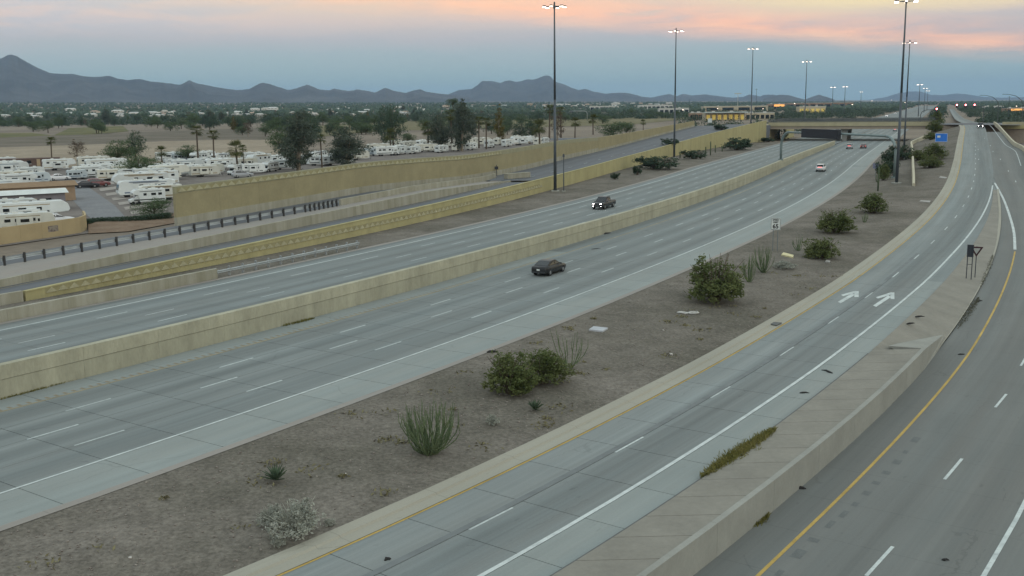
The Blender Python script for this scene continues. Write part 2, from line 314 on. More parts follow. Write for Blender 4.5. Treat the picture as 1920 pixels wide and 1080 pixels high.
def strip(name, ref, offs, s0, s1, ds, zf, mt, parent=None, zoff=0.0, u_shift=0.0, zs=None):
    """a sheet along ref between offsets (numbers or functions of s)"""
    n = max(2, int(round((s1-s0)/ds))+1); q = np.linspace(s0, s1, n); V = []; UV = []; k = len(offs)
    for oi, o in enumerate(offs):
        oo = o(q) if callable(o) else np.full(n, float(o)); P = ref.at(q, oo)
        V.append(np.column_stack([P, zf(P[:, 1])+zoff+(zs[oi] if zs else 0)])); UV.append(np.column_stack([oo+u_shift, q]))
    V = np.stack(V, 1).reshape(-1, 3); UV = np.stack(UV, 1).reshape(-1, 2)
    F = [(i*k+j, i*k+j+1, (i+1)*k+j+1, (i+1)*k+j) for i in range(n-1) for j in range(k-1)]
    return link(name, me_from(V, F, UV), mt, parent)
def slabs(parent, ref, edges, s0, s1, zf, mats_, L=4.57, gap=.022, skew=0.0):
    q = s0
    while q < s1:
        for j in range(len(edges)-1):
            a, b = edges[j], edges[j+1]; V = []; UV = []
            ea = a(q) if callable(a) else a; eb = b(q) if callable(b) else b
            for zz in (0.0, -.05):
                for qq, o, e in ((q+gap, a, gap), (q+gap, b, -gap), (q+L-gap, b, -gap), (q+L-gap, a, gap)):
                    o = (o(qq) if callable(o) else o)+e; p = ref.at(qq, o); V.append((p[0], p[1], zf(p[1])+zz)); UV.append((o, qq))
            link('concrete_slab', me_from(V, [(0, 1, 2, 3), (0, 4, 5, 1), (1, 5, 6, 2), (2, 6, 7, 3), (3, 7, 4, 0)], UV), mats_[j], parent)
        q += L
_dash = {}
def flat_quad(w, l, key=None):
    if (w, l) not in _dash: _dash[(w, l)] = me_from([(-w/2, 0, 0), (w/2, 0, 0), (w/2, l, 0), (-w/2, l, 0)], [(0, 1, 2, 3)])
    return _dash[(w, l)]
def dash(parent, p, th, zf, w=.13, l=3.05, mt=None, zo=.006):
    a = np.array(p[:2]); b = a+l*np.array([math.sin(th), math.cos(th)]); za, zb = float(zf(a[1])), float(zf(b[1]))
    me = flat_quad(w, l); o = link('lane_dash', me, mt or M_DASH, parent); o.location = (a[0], a[1], za+zo); o.rotation_euler = (math.atan2(zb-za, l), 0, -th)
    return o
def dashes_along(parent, ref, off, starts, zf, s_end, period=12.19, w=.13, l=3.05, s_begin=None):
    """starts: measured stations of the first dashes, then on at the period; also back out of the frame"""
    q = list(starts); p0 = period
    while q[0]-p0 > (s_begin if s_begin is not None else q[0]-30): q.insert(0, q[0]-p0)
    while q[-1]+p0 < s_end: q.append(q[-1]+p0)
    for v in q:
        o = off(v) if callable(off) else off
        dash(parent, ref.at(v, o), float(ref.head(v)), zf, w, l)
def structure(o): o['kind'] = 'structure'; return o

# ---------------------------------------------------------------- freeway, near carriageway
SLAB_END_F = FW.s_at_Y(112)
fr = structure(strip('freeway', FW, [-15.44, -12.9, -9.73, -6.78, -3.66, -.42, 3.3], SLAB_END_F, FW.len-5, 8, zF, M_CONC))
s_beg = FW.s_at_Y(8)
n_sl = int((SLAB_END_F-s_beg)/4.57); s_beg = SLAB_END_F-n_sl*4.57
strip('joint_sealant', FW, [-15.44, -6, 3.3], s_beg-1, SLAB_END_F, 3, zF, M_SEAL, fr, -.03)
slabs(fr, FW, [-15.44, -12.9, -9.73, -6.78, -3.66, -.34, 3.3], s_beg, SLAB_END_F-.1, zF, [M_SHOULDER, M_SLAB, M_SLAB, M_SLAB, M_SLAB, M_SHOULDER])
strip('gutter', FW, [3.3, 3.86], s_beg-1, 520, 4, zF, M_GUTTER, fr, .012)
strip('shoulder', FW, [-.34, 3.3], SLAB_END_F, 560, 6, zF, M_SHOULDER, fr, .004)
strip('edge_line', FW, [-.50, -.34], s_beg-1, FW.len-6, 5, zF, M_WHITE, fr, .008)
strip('yellow_line', FW, [-12.98, -12.78], s_beg-1, FW.len-6, 5, zF, M_YELDIM, fr, .008)
for q in np.arange(FW.s_at_Y(38), FW.s_at_Y(105), .62):
    p = FW.at(q, -13.25); o = link('rumble_mark', flat_quad(.40, .2), M_RUMBLE, fr); o.location = (p[0], p[1], float(zF(p[1]))+.008); o.rotation_euler = (0, 0, -float(FW.head(q)))
L1 = [(124, 771), (411, 689), (634, 623), (806, 572), (944, 529), (1050, 496), (1139.5, 468), (1210, 444), (1269, 423)]
L2 = [(51, 824), (374, 727.5), (616, 654), (804.5, 594.5), (950, 549.5), (1064, 511), (1157, 480), (1230, 454.5), (1290.5, 432)]
L3 = [(138, 835), (461, 734), (700, 656), (881, 596), (1020, 549.5), (1130.5, 511), (1216, 479.5), (1284.5, 454), (1340, 432)]
for o, l in ((-9.73, L1), (-6.78, L2), (-3.66, L3)):
    st = [FW.locate(at(x, y, zF))[0] for x, y in l]; dashes_along(fr, FW, o, st, zF, 620, s_begin=st[0]-30)
# ---------------------------------------------------------------- freeway, far carriageway
fl = structure(strip('far_freeway', FW, [-36.2, -31.2, -28.7, -25.8, -22.9, -16.0], s_beg-1, FW.len-5, 6, zF, M_CONC))
strip('gutter', FW, [-36.9, -36.2], s_beg-1, 520, 4, zF, M_GUTTER, fl, .012)
strip('edge_line', FW, [-34.3, -34.12], s_beg-1, FW.len-6, 5, zF, M_WHITE, fl, .008)
la = [(180, 597), (375, 555), (685, 486), (800, 460)]; lb = [(37, 644), (271, 592), (612, 514), (750, 480)]; lc = [(54, 658), (305, 599), (651, 519), (784, 486), (892, 459)]
for o, l, k in ((-31.3, la, 3), (-28.7, lb, 3), (-25.8, lc, 4)):
    st = [FW.locate(at(x, y, zF))[0] for x, y in l]; per = (st[-1]-st[0])/(k if len(l) == 4 and k != 3 else (4 if len(l) == 4 else 5)); per = 12.0
    dashes_along(fl, FW, o, [st[0]], zF, 620, period=per, s_begin=st[0]-30)
for q in np.arange(SLAB_END_F-60, 400, 12.0): dash(fl, FW.at(q, -22.9), float(FW.head(q)), zF)

# ---------------------------------------------------------------- walls made of panels
def wall(name, ref, off, s0, s1, zbase, hfun, thick, plen, courses, parent=None, label=None, cat='wall'):
    """panels along ref at offset off (the camera-side face); courses: (part name, from fraction, to fraction, material, proud)"""
    root = empty(name, (*ref.at(s0, off), float(zbase(ref.at(s0, off)[1])))); bpy.context.view_layer.update(); inv = root.matrix_world.inverted()
    n = max(1, int(round((s1-s0)/plen))); e = np.linspace(s0, s1, n+1)
    for i in range(n):
        a, b = e[i]+.008, e[i+1]-.008
        for cn, f0, f1, mt, proud in courses:
            V = []
            for dz in (0, 1):
                for q, o in ((a, off+proud), (b, off+proud), (b, off-thick-proud), (a, off-thick-proud)):
                    p = ref.at(q, o); pb = ref.at(q, off); h = hfun(q); zb = float(zbase(pb[1]))
                    h0, h1 = (f0(h) if callable(f0) else f0*h), (f1(h) if callable(f1) else f1*h)
                    V.append((p[0]-root.location[0], p[1]-root.location[1], zb+(h0 if dz == 0 else h1)-(.3 if (dz == 0 and f0 == 0) else 0)-root.location[2]))
            link(cn, me_from(V, [(0, 3, 2, 1), (4, 5, 6, 7), (0, 1, 5, 4), (1, 2, 6, 5), (2, 3, 7, 6), (3, 0, 4, 7)]), mt, root)
    return tag(root, label, cat)
def trace_fn(pts):
    a = np.array(pts, float); return lambda x: np.interp(x, a[:, 0], a[:, 1])
def heights(ref, off, zbase, top, s0, s1, n=60, deg=4):
    """wall height along ref, smoothed, from the photographed top edge"""
    q = np.linspace(s0, s1, n); P = ref.at(q, off); h = []
    for p in P:
        pb = (p[0], p[1], float(zbase(p[1]))); x, y = px(pb)
        for _ in range(4): x2 = px((p[0], p[1], pb[2]+rise(pb, float(top(x)))))[0]; x = x2
        h.append(rise(pb, float(top(x))))
    c = np.polyfit((q-s0)/(s1-s0), h, deg)
    return lambda v: float(np.polyval(c, np.clip((v-s0)/(s1-s0), 0, 1)))
med_s0, med_s1 = FW.s_at_Y(22, -15.44), 430
wall('median_wall', FW, -15.44, med_s0, med_s1, zF, lambda q: float(np.interp(q, [0, 250, 330, 430], [2.12, 2.05, 1.75, 1.5])), .5, 6.1,
     [('wall_panel', 0, .56, M_MEDW, 0.0), ('cap_panel', .575, 1, M_MEDT, .035)], label='long pale yellow concrete wall between the two freeway carriageways')

# far-side concrete barrier, then a steel guardrail, along the far carriageway
bar_s1 = FW.locate(at(400, 521, zF))[0]
wall('concrete_barrier', FW, -37.0, FW.s_at_Y(52, -37), bar_s1, zF, lambda q: 1.0, .45, 6.1, [('barrier_panel', 0, 1, M_PALE, 0)], label='pale concrete barrier at the far freeway edge, left of the steel guardrail', cat='barrier')
def guardrail(name, pts, zs, label, post_mat, blocks=True, dense_from=None, spacing=1.9, side=1):
    """w-beam on posts along world points"""
    R = Ref(pts); root = empty(name, (*R.at(0), float(zs(R.at(0)[1])))); O = np.array(root.location)
    def P(q, o, z): p = R.at(q, o); return (p[0]-O[0], p[1]-O[1], float(zs(p[1]))+z-O[2])
    prof = [(0, .44), (.06, .50), (.06, .56), (0, .61), (.06, .66), (.06, .72), (0, .78)]
    n = int(R.len/3.8)+1; e = np.linspace(0, R.len, n+1)
    for i in range(n):
        V = []
        for q in (e[i], e[i+1]):
            for dx, z in prof: V.append(P(q, side*(.16+dx), z))
            for dx, z in prof: V.append(P(q, side*(.14+dx*.6), z))
        k = len(prof); F = [(j, j+1, 2*k+j+1, 2*k+j) for j in range(k-1)]+[(k+j+1, k+j, 3*k+j, 3*k+j+1) for j in range(k-1)]+[(0, 2*k, 3*k, k), (k-1, 2*k-1, 4*k-1, 3*k-1)]
        link('rail_beam', me_from(V, F), M_RAIL, root)
    q = .3
    while q < R.len:
        m = MB(); c = P(q, 0, .40); th = float(R.head(q)); m.box((c[0], c[1], c[2]), (.2, .18, 1.2), -th); c = P(q, side*.11, .6); m.box((c[0], c[1], c[2]), (.16, .2, .4), -th)
        m.build('post', post_mat, root)
        q += spacing if not (dense_from and q > dense_from) else spacing*.45
    return tag(root, label, 'guardrail')
guardrail('guardrail', [FW.at(q, -37.3) for q in np.linspace(bar_s1-.3, FW.locate(at(655, 464, zF))[0], 12)], zF, 'grey steel guardrail on the gravel edge of the far carriageway', M_STEEL)

# ---------------------------------------------------------------- ochre retaining wall with the zigzag relief
def xy_poly(pts, zf, deg=3, Y0=None, Y1=None):
    P = np.array([at(x, y, zf) for x, y in pts]); c = np.polyfit(P[:, 1]/100, P[:, 0], deg); ya, yb = P[0, 1], P[-1, 1]
    def X(Y):
        Yc = np.clip(Y, ya, yb); d = np.polyder(c); return np.polyval(c, Yc/100)+(np.asarray(Y)-Yc)*np.polyval(d, Yc/100)/100
    Ys = np.arange(Y0 or ya, (Y1 or yb)+.1, 6.0)
    return Ref(np.column_stack([X(Ys), Ys]))
YW = xy_poly([(42, 565), (240, 525), (480, 487), (600, 459), (720, 432), (960, 376), (1100, 336), (1200, 308), (1300, 286), (1440, 264)], zF, 3)
yw_top = trace_fn([(0, 552), (42, 545), (240, 501), (480, 457), (720, 405), (960, 349), (1100, 312), (1180, 292), (1240, 277), (1273, 267), (1305, 259), (1363, 242), (1405, 232), (1440, 227)])
yw_h = heights(YW, 0, zF, yw_top, 0, YW.len, deg=4)
YWR = wall('retaining_wall', YW, 0, 0, YW.len, zF, yw_h, .4, 6.1, [('wall_panel', 0, lambda h: h-.12, M_YWALL, 0), ('coping', lambda h: h-.11, 1, M_YWALL, .05)], label='long ochre yellow retaining wall with a zigzag relief along its face')
def triangles(root, ref, off, s0, s1, pitch, hgt, zlow, mt, proud=.06, rec=None):
    O = np.array(root.location)
    q = s0
    while q < s1:
        V = []
        for pr in (proud, .0):
            for dq, z in ((.02*pitch, 0), (pitch*.98, 0), (pitch*.5, hgt)):
                p = ref.at(q+dq, off+pr); pb = ref.at(q+dq, off); V.append((p[0]-O[0], p[1]-O[1], zlow(q+dq, pb)+z-O[2]))
        link('relief_triangle', me_from(V, [(0, 1, 2), (0, 3, 4, 1), (1, 4, 5, 2), (2, 5, 3, 0)]), mt, root); q += pitch
zig_s1 = YW.locate(at(1035, 350, lambda Y: zF(Y)+1.0))[0]
def zig_low(q, p): return float(zF(p[1]))+max(.12, yw_h(q)*.42)
def band(root, ref, off, s0, s1, zlow, h, mt, name, proud=.02, ds=3.0):
    O = np.array(root.location); V = []; F = []; qs = np.arange(s0, s1, ds)
    for q in qs:
        for pr, z in ((proud, 0), (proud, h), (-.02, 0), (-.02, h)):
            p = ref.at(q, off+pr); pb = ref.at(q, off); V.append((p[0]-O[0], p[1]-O[1], zlow(q, pb)+z-O[2]))
    for i in range(len(qs)-1):
        a, b = 4*i, 4*i+4; F += [(a, b, b+1, a+1), (a+1, b+1, b+3, a+3), (a+2, b+2, b, a)]
    return link(name, me_from(V, F), mt, root)
band(YWR, YW, 0, 2.0, zig_s1, zig_low, .56, M_YREC, 'relief_recess')
triangles(YWR, YW, 0.03, 2.0, zig_s1-1.2, 1.2, .50, zig_low, M_YTRI)
_p = YW.at(0)
wall('concrete_barrier', Ref([(_p[0]-22*math.sin(.62), _p[1]-22*math.cos(.62)), (_p[0]-11*math.sin(.62), _p[1]-11*math.cos(.62)), (_p[0]-.1, _p[1]-.1)]), 0, 0, 21.8, zF, lambda q: 1.0, .4, 5.4, [('barrier_panel', 0, 1, M_PALE, 0)], label='short pale barrier where the ochre zigzag wall begins', cat='barrier')

# ---------------------------------------------------------------- left ramp, pale wall, frontage road
_q = np.linspace(0, YW.len, 60); _yy = YW.at(_q)[:, 1]; _zz = np.array([float(zF(y))+yw_h(q)-.45 for q, y in zip(_q, _yy)])
def zA(Y): return np.interp(Y, _yy, _zz)
PW = xy_poly([(0, 537), (240, 494), (480, 442), (720, 393), (960, 339)], zA, 2)
pw_h0 = heights(PW, 0, zA, trace_fn([(0, 520), (240, 477), (480, 424), (720, 376), (960, 326)]), 0, PW.len, deg=2)
pw_h = lambda q: pw_h0(q)*min(1.0, max(.04, (PW.len-q)/34.0))**.8
PWX = Ref([(PW.P[0][0]-40*math.sin(PW.th[0]), PW.P[0][1]-40*math.cos(PW.th[0]))]+list(PW.at(np.linspace(0, PW.len, 24))))
PX0 = PWX.len-PW.len
wall('retaining_wall', PWX, 0, 0, PWX.len, zA, lambda q: pw_h(max(0, q-PX0)), .35, 5.0, [('wall_panel', 0, 1, M_PALE, 0)], label='low pale streaky concrete wall below the left frontage road')
_q2 = np.linspace(0, PW.len, 30); _y2 = PW.at(_q2)[:, 1]; _z2 = np.array([float(zA(y))+pw_h(q) for q, y in zip(_q2, _y2)])
def zB(Y):
    z = np.interp(Y, _y2, _z2); w = np.clip((np.asarray(Y)-_y2[-1])/50, 0, 1); return z*(1-w)+np.maximum(zA(Y), 0)*w
FR0 = xy_poly([(0, 498), (240, 457), (480, 413), (635, 386), (800, 355), (940, 329)], zB, 2)          # near edge of the frontage road
FR1 = xy_poly([(0, 478), (240, 441), (480, 401), (720, 358), (960, 319), (1120, 284), (1200, 266), (1310, 235)], zB, 3)   # far edge
def sheet(name, A, B, za, zb, Y0, Y1, mt, dY=3.0, zoff=0.0, ref=None, parent=None, n=2, f=None):
    """a sheet between two lines, row by row along Y"""
    Ys = np.arange(Y0, Y1+.01, dY); V = []; UV = []; R = ref or A
    for Y in Ys:
        xa = float(np.interp(Y, A.P[:, 1], A.P[:, 0])); xb = float(np.interp(Y, B.P[:, 1], B.P[:, 0]))
        for t in np.linspace(0, 1, n):
            x = xa+(xb-xa)*t; z = float(za(Y))*(1-t)+float(zb(Y))*t
            if f: z += f(x, Y, t)
            V.append((x, Y, z+zoff)); s_, o_ = R.locate((x, Y)); UV.append((o_, s_))
    F = [(i*n+j, i*n+j+1, (i+1)*n+j+1, (i+1)*n+j) for i in range(len(Ys)-1) for j in range(n-1)]
    return link(name, me_from(V, F, UV), mt, parent)
def offset_ref(R, o): return Ref(np.array([R.at(q, o) for q in np.linspace(0, R.len, max(4, int(R.len/8)))]))
def extend(R, d0, d1):
    a, b = R.P[0], R.P[-1]; t0, t1 = R.th[0], R.th[-1]
    pts = [(a[0]-d0*math.sin(t0), a[1]-d0*math.cos(t0))] if d0 else []
    pts += list(R.at(np.linspace(0, R.len, max(4, int(R.len/8)))))
    if d1: pts.append((b[0]+d1*math.sin(t1), b[1]+d1*math.cos(t1)))
    return Ref(pts)
YW2, PW2, FR02, FR12 = extend(YW, 45, 5), extend(PW, 45, 0), extend(FR0, 45, 0), extend(FR1, 45, 12)
yb2 = PW.P[-1, 1]
ramp_l = structure(sheet('left_ramp', offset_ref(YW2, -.2), PW2, zA, zA, 55, yb2, M_ASPH, ref=YW2))
structure(sheet('frontage_road', FR02, FR12, zB, zB, 60, yb2, M_ASPH, ref=FR12))
structure(sheet('concrete_apron', offset_ref(PW2, -.3), FR02, zB, zB, 58, yb2, M_GUTTER, zoff=-.01, ref=PW2))
wide = structure(sheet('frontage_road', offset_ref(YW2, -.2), FR12, zA, zB, yb2, 400, M_ASPH, ref=FR12, n=5, zoff=.003))
def line_on(parent, ref, off, s0, s1, zf, w, mt, nm='edge_line', zoff=.012):
    return strip(nm, ref, [off-w/2, off+w/2], s0, s1, 4, zf, mt, parent, zoff)
line_on(ramp_l, YW2, -1.2, 3, YW2.s_at_Y(yb2), zA, .14, M_WHITE)
line_on(ramp_l, PW2, .6, 3, PW2.len-2, zA, .14, M_YELDIM, 'yellow_line')
line_on(wide, YW2, -1.5, YW2.s_at_Y(yb2), YW2.len-8, zA, .14, M_WHITE, zoff=.03)
for k in range(14):
    q = YW2.s_at_Y(yb2)+6+k*12.2; p = YW2.at(q, -5.2)
    dash(wide, p, float(YW2.head(q)), lambda Y: zA(Y)*.5+zB(Y)*.5, zo=.06)
# guardrail on the frontage road, and the concrete barrier that follows it
gr1 = FR0.locate(at(636, 386, zB))[0]
guardrail('guardrail', [FR0.at(q, .25) for q in np.linspace(0, gr1, 16)], zB, 'weathered guardrail on dark posts along the left frontage road', M_POST, dense_from=gr1-8, side=-1, spacing=2.1)
wall('concrete_barrier', FR0, .1, gr1+.6, FR0.len-4, zB, lambda q: .85, .35, 6.0, [('barrier_panel', 0, 1, M_PALE, 0)], label='pale concrete barrier beside the frontage road, after the dark-post guardrail', cat='barrier')
# sound wall: concrete footing barrier, tan panels and a triangle frieze
sw0 = FR1.locate(at(341, 424, zB))[0]; sw1 = FR1.locate(at(1122, 284, zB))[0]
sw_top = trace_fn([(300, 350), (340, 345), (480, 331), (720, 304), (960, 278), (1120, 256)])
sw_h = heights(FR1, -.1, zB, sw_top, sw0, sw1, deg=3)
SW = wall('sound_wall', FR1, -.1, sw0, sw1, zB, sw_h, .4, 7.3, [('footing_panel', 0, lambda h: 1.0, M_PALE, .08), ('wall_panel', lambda h: 1.0, lambda h: h-.85, M_TAN, 0), ('frieze_panel', lambda h: h-.84, 1, M_TANTOP, .0)], label='tall tan sound wall with a triangle frieze beside the trailer park')
fz1 = FR1.locate(at(905, 326, zB))[0]
band(SW, FR1, -.1, sw0+.3, fz1, lambda q, p: float(zB(p[1]))+sw_h(q)-.72, .55, M_YREC, 'relief_recess')
triangles(SW, FR1, -.07, sw0+.4, fz1-1.4, 1.4, .52, lambda q, p: float(zB(p[1]))+sw_h(q)-.70, M_YTRI)
sw2 = FR1.locate(at(1320, 233, zB))[0]
sw2_h = heights(FR1, -.1, zB, trace_fn([(1100, 264), (1125, 261), (1200, 243), (1310, 227), (1340, 224)]), sw1+.2, sw2, deg=1)
wall('sound_wall', FR1, -.1, sw1+.1, sw2, zB, lambda q: max(.9, sw2_h(q)), .4, 7.3, [('footing_panel', 0, lambda h: .6, M_PALE, .08), ('wall_panel', lambda h: .6, 1, M_TAN, 0)], label='lower tan wall climbing beside the left frontage road towards the overpass')

# ---------------------------------------------------------------- gravel strips
LGE = Ref(FW.at(np.linspace(0, 520, 90), -36.9))
def gnoise(a, sc): return lambda x, y, t: a*mnoise.noise(Vector((x*sc, y*sc, 3.1)))*(1 if 0 < t < 1 else 0)
structure(sheet('gravel_verge', YW2, LGE, lambda Y: zF(Y)+.02, lambda Y: zF(Y)-.02, 55, 405, M_GRAVEL, dY=2.0, n=8, f=gnoise(.22, .25)))
GE = Ref(FW.at(np.linspace(0, 520, 120), 3.84)); CE = Ref(RP.at(np.linspace(0, 470, 120), -1.45))
structure(sheet('gravel_median', GE, CE, lambda Y: zF(Y)-.01, lambda Y: zR(Y)+.12, 10, 372, M_GRAVEL, dY=1.2, n=22, f=lambda x, y, t: (.16*mnoise.noise(Vector((x*.22, y*.22, 1)))+.04*mnoise.noise(Vector((x*1.3, y*1.3, 5))))*min(1, 8*t, 8*(1-t))))

# ---------------------------------------------------------------- ramp on the right, island, lowest road
I1 = Ref([RP.at(RP.locate(at(x, y, zR))[0], RP.locate(at(x, y, zR))[1]) for x, y in [(1040, 1080), (1160, 1002), (1310, 899), (1450, 799), (1560, 717), (1657, 641)]])
def i_off(v): return np.interp(v, _i1s, _i1o)
_i1 = [RP.locate(at(x, y, zR)) for x, y in [(1040, 1080), (1160, 1002), (1310, 899), (1450, 799), (1560, 717), (1657, 641), (1740, 570), (1795, 500), (1835, 440), (1852, 390), (1863, 345)]]
_i1s = np.array([a for a, b in _i1]); _i1o = np.array([b for a, b in _i1]); _c = np.polyfit(_i1s, _i1o, 2)
_tip_s = _i1s[-1]
def i_off(v):
    v = np.asarray(v, float); return np.where(v < _tip_s, np.polyval(_c, np.clip(v, _i1s[0], _tip_s)), np.maximum(6.4, np.polyval(_c, _tip_s)))
SLAB_END_R = RP.s_at_Y(104)
ramp = structure(strip('ramp', RP, [-.05, 3.07, 6.33, i_off], SLAB_END_R, RP.len-5, 5, zR, M_RAMP))
r_beg = RP.s_at_Y(12); r_beg = SLAB_END_R-int((SLAB_END_R-r_beg)/4.57)*4.57
strip('joint_sealant', RP, [-.05, 3.07, i_off], r_beg-1, SLAB_END_R, 3, zR, M_SEAL, ramp, -.03)
slabs(ramp, RP, [-.05, 3.0, 6.42, i_off], r_beg, SLAB_END_R-.1, zR, [M_RSLAB, M_RSLAB, M_SHOULDER])
strip('yellow_line', RP, [-.02, .11], r_beg, 430, 4, zR, M_YEL, ramp, .01)
strip('edge_line', RP, [6.2, 6.42], r_beg, _tip_s-2, 4, zR, M_WHITE, ramp, .01)
kerb = structure(strip('kerb', RP, [-1.62, -1.46, -.80, -.72, -.05], r_beg, 430, 4, zR, M_CURB, zs=[-.05, .13, .12, .03, .014]))
st = [RP.locate(at(x, y, zR))[0] for x, y in [(880, 993), (1153, 848), (1332.5, 746), (1462.5, 667), (1554, 607), (1623, 559), (1674, 520), (1714, 485.5), (1745.5, 457), (1771, 431), (1790, 409), (1804, 388)]]
dashes_along(ramp, RP, 3.07, st, zR, 330, s_begin=st[0]-20)
strip('dark_stripe', RP, [2.62, 2.98], r_beg, RP.s_at_Y(118), 4, zR, mat('weathered_black_paint', (.158, .174, .177), .8, var=.15, scale=.8), ramp, .006)
# the lowest road: K is its left boundary (wall foot, then the kerb of the gore)
K = xy_poly([(1282, 1080), (1440, 955), (1607, 808), (1690, 730), (1774, 637), (1842, 534), (1866, 475), (1876, 425), (1872, 352)], zQ, 4)
K = extend(K, 25, 0)
_tip = RP.at(_tip_s, float(i_off(_tip_s)))
RBp = [at(1844, 1080, zQ), at(1920, 946, zQ)]
RB = Ref([(14, 10), (RBp[0][0]+3.4, RBp[0][1]), (RBp[1][0]+3.6, RBp[1][1]), (49, 80), (72, 130), (95, 185), tuple(at(1921, 284, zR)[:2]), tuple(at(1898, 269, zR)[:2]), tuple(at(1864, 233, zR)[:2])])
_kt = K.P[-1]
KL = Ref(list(K.at(np.linspace(0, K.len, 40)))+[tuple(RP.at(q, float(i_off(q)))) for q in np.arange(_tip_s+14, 430, 10)])
low = structure(sheet('lower_road', KL, RB, zQ, zQ, 10, 330, M_QUAD, dY=2.0, n=6, ref=KL))
QY = xy_poly([(1440, 1057), (1560, 950), (1700, 810), (1807, 670), (1840, 620), (1887, 540), (1903, 467)], zQ, 3); QY2 = extend(QY, 22, 0)
line_on(low, QY2, 0, 0, QY2.len, zQ, .17, M_YEL, 'yellow_line')
for x0, y0, x1, y1 in [(1624, 1080, 1674, 1025), (1771, 899, 1804, 860), (1866, 764, 1887, 739), (1914, 686, 1927, 664)]:
    a = at(x0, y0, zQ); b = at(x1, y1, zQ); dash(low, a, math.atan2(b[0]-a[0], b[1]-a[1]), zQ, .16, float(np.hypot(*(b-a)[:2])), M_WHITE, .012)
a, b = at(1844, 1080, zQ), at(1920, 946, zQ); ED = Ref([(a[0]+(a[0]-b[0])*1.4, a[1]+(a[1]-b[1])*1.4), (a[0], a[1]), (b[0], b[1]), (b[0]+(b[0]-a[0])*1.4, b[1]+(b[1]-a[1])*1.5)])
line_on(low, ED, 0, 0, ED.len, zQ, .2, M_WHITE)
GL = Ref([tuple(at(x, y, zQ)[:2]) for x, y in [(1865, 343), (1880, 370), (1891, 398), (1899, 425), (1902, 443), (1903, 468)]][::-1])
line_on(low, GL, 0, 0, GL.len, zQ, .32, M_WHITE, 'gore_line', .014)
for x, y in [(1834, 281), (1835, 300), (1857, 274), (1876, 300), (1891, 322), (1905, 342), (1846, 260), (1862, 285)]:
    p = at(x, y, zR); dash(low, p, .42, zR, .14, 3.0, M_DASH, .02)
strip('edge_line', Ref(RB.at(np.linspace(RB.len*.55, RB.len, 20), -2.0)), [-.08, .08], 0, RB.len*.44, 4, zR, M_DASH, low, .02)
M_STAIN = mat('dark_patched_concrete', (.132, .142, .140), .85, var=.2, scale=1.2, fine=.15)
for x, y in [(1456, 1080), (1490, 1046), (1522, 1016), (1550, 990), (1576, 970), (1600, 949), (1621, 928), (1640, 908), (1659, 889), (1678, 870), (1695, 850), (1712, 829)]:
    p = at(x, y, zQ); a = at(x+14, y-14, zQ); th_ = math.atan2(a[0]-p[0], a[1]-p[1]); o = link('patch', flat_quad(.38+.12*math.sin(x), .75+.3*math.sin(x*1.7)), M_STAIN, low); o.location = (p[0], p[1], float(zQ(p[1]))+.007); o.rotation_euler = (0, 0, -th_)
tipsheet = sheet('gore_tip', Ref([tuple(RP.at(q, 4.5)) for q in np.linspace(RP.s_at_Y(120), RP.s_at_Y(235), 20)]), KL2 if False else Ref([tuple(RP.at(q, 11.5)) for q in np.linspace(RP.s_at_Y(110), RP.s_at_Y(235), 20)]), lambda Y: zR(Y)-.05, lambda Y: np.minimum(zR(Y), zQ(Y))-.05, 146, 215, M_RAMP, ref=RP, parent=ramp)
# paved island: scored slabs on a low wall, narrowing to the gore
I2 = xy_poly([(1195, 1080), (1440, 902), (1555, 810), (1705, 677), (1742, 639)], lambda Y: zR(Y)+.16, 2); I2 = extend(I2, 25, 0)
isl_Y1 = float(I2.P[-1, 1])
I1x = Ref([tuple(RP.at(q, float(i_off(q)))) for q in np.arange(r_beg-4, _tip_s+.1, 6)])
isl = structure(sheet('paved_island', I1x, I2, lambda Y: zR(Y)+.12, lambda Y: zR(Y)+.16, 12, isl_Y1, M_SEAL, dY=1.0, ref=RP, zoff=-.02))
Ye = 12.0
while Ye < isl_Y1-.4:
    Y1 = min(Ye+2.2, isl_Y1); V = []
    for zz in (0, -.06):
        for Y, wch in ((Ye+.02, 0), (Ye+.02-.0, 1), (Y1-.02, 1), (Y1-.02, 0)):
            R_ = I1x if wch == 0 else I2; Ys_ = Y+(0 if wch == 0 else .0); x = float(np.interp(Ys_, R_.P[:, 1], R_.P[:, 0]))+(.12 if wch == 0 else -.05); V.append((x, Ys_, float(zR(Ys_))+(.12 if wch == 0 else .16)+zz))
    link('concrete_slab', me_from(V, [(0, 1, 2, 3), (0, 4, 5, 1), (1, 5, 6, 2), (2, 6, 7, 3), (3, 7, 4, 0)]), M_ISL, isl); Ye = Y1
gore = structure(sheet('gore_paving', I1x, K, lambda Y: zR(Y)+.06, lambda Y: zQ(Y)+.12, isl_Y1+.3, float(K.P[-1, 1]), M_ISL, dY=1.5, n=4, ref=RP))
strip('kerb_edge', Ref(K.at(np.linspace(K.s_at_Y(isl_Y1+1), K.len-1, 40))), [-.3, .02], 0, K.len-K.s_at_Y(isl_Y1+1)-1, 2, lambda Y: zQ(Y)+.14, M_CURB, gore)
# island wall
IW = wall('island_wall', I2, .28, 0, I2.len, zQ, lambda q: float(zR(I2.at(q)[1])+.2-zQ(I2.at(q)[1])), .3, 6.0, [('wall_panel', 0, 1, M_ISLW, 0)], label='low smooth concrete wall holding the paved island above the lower road')
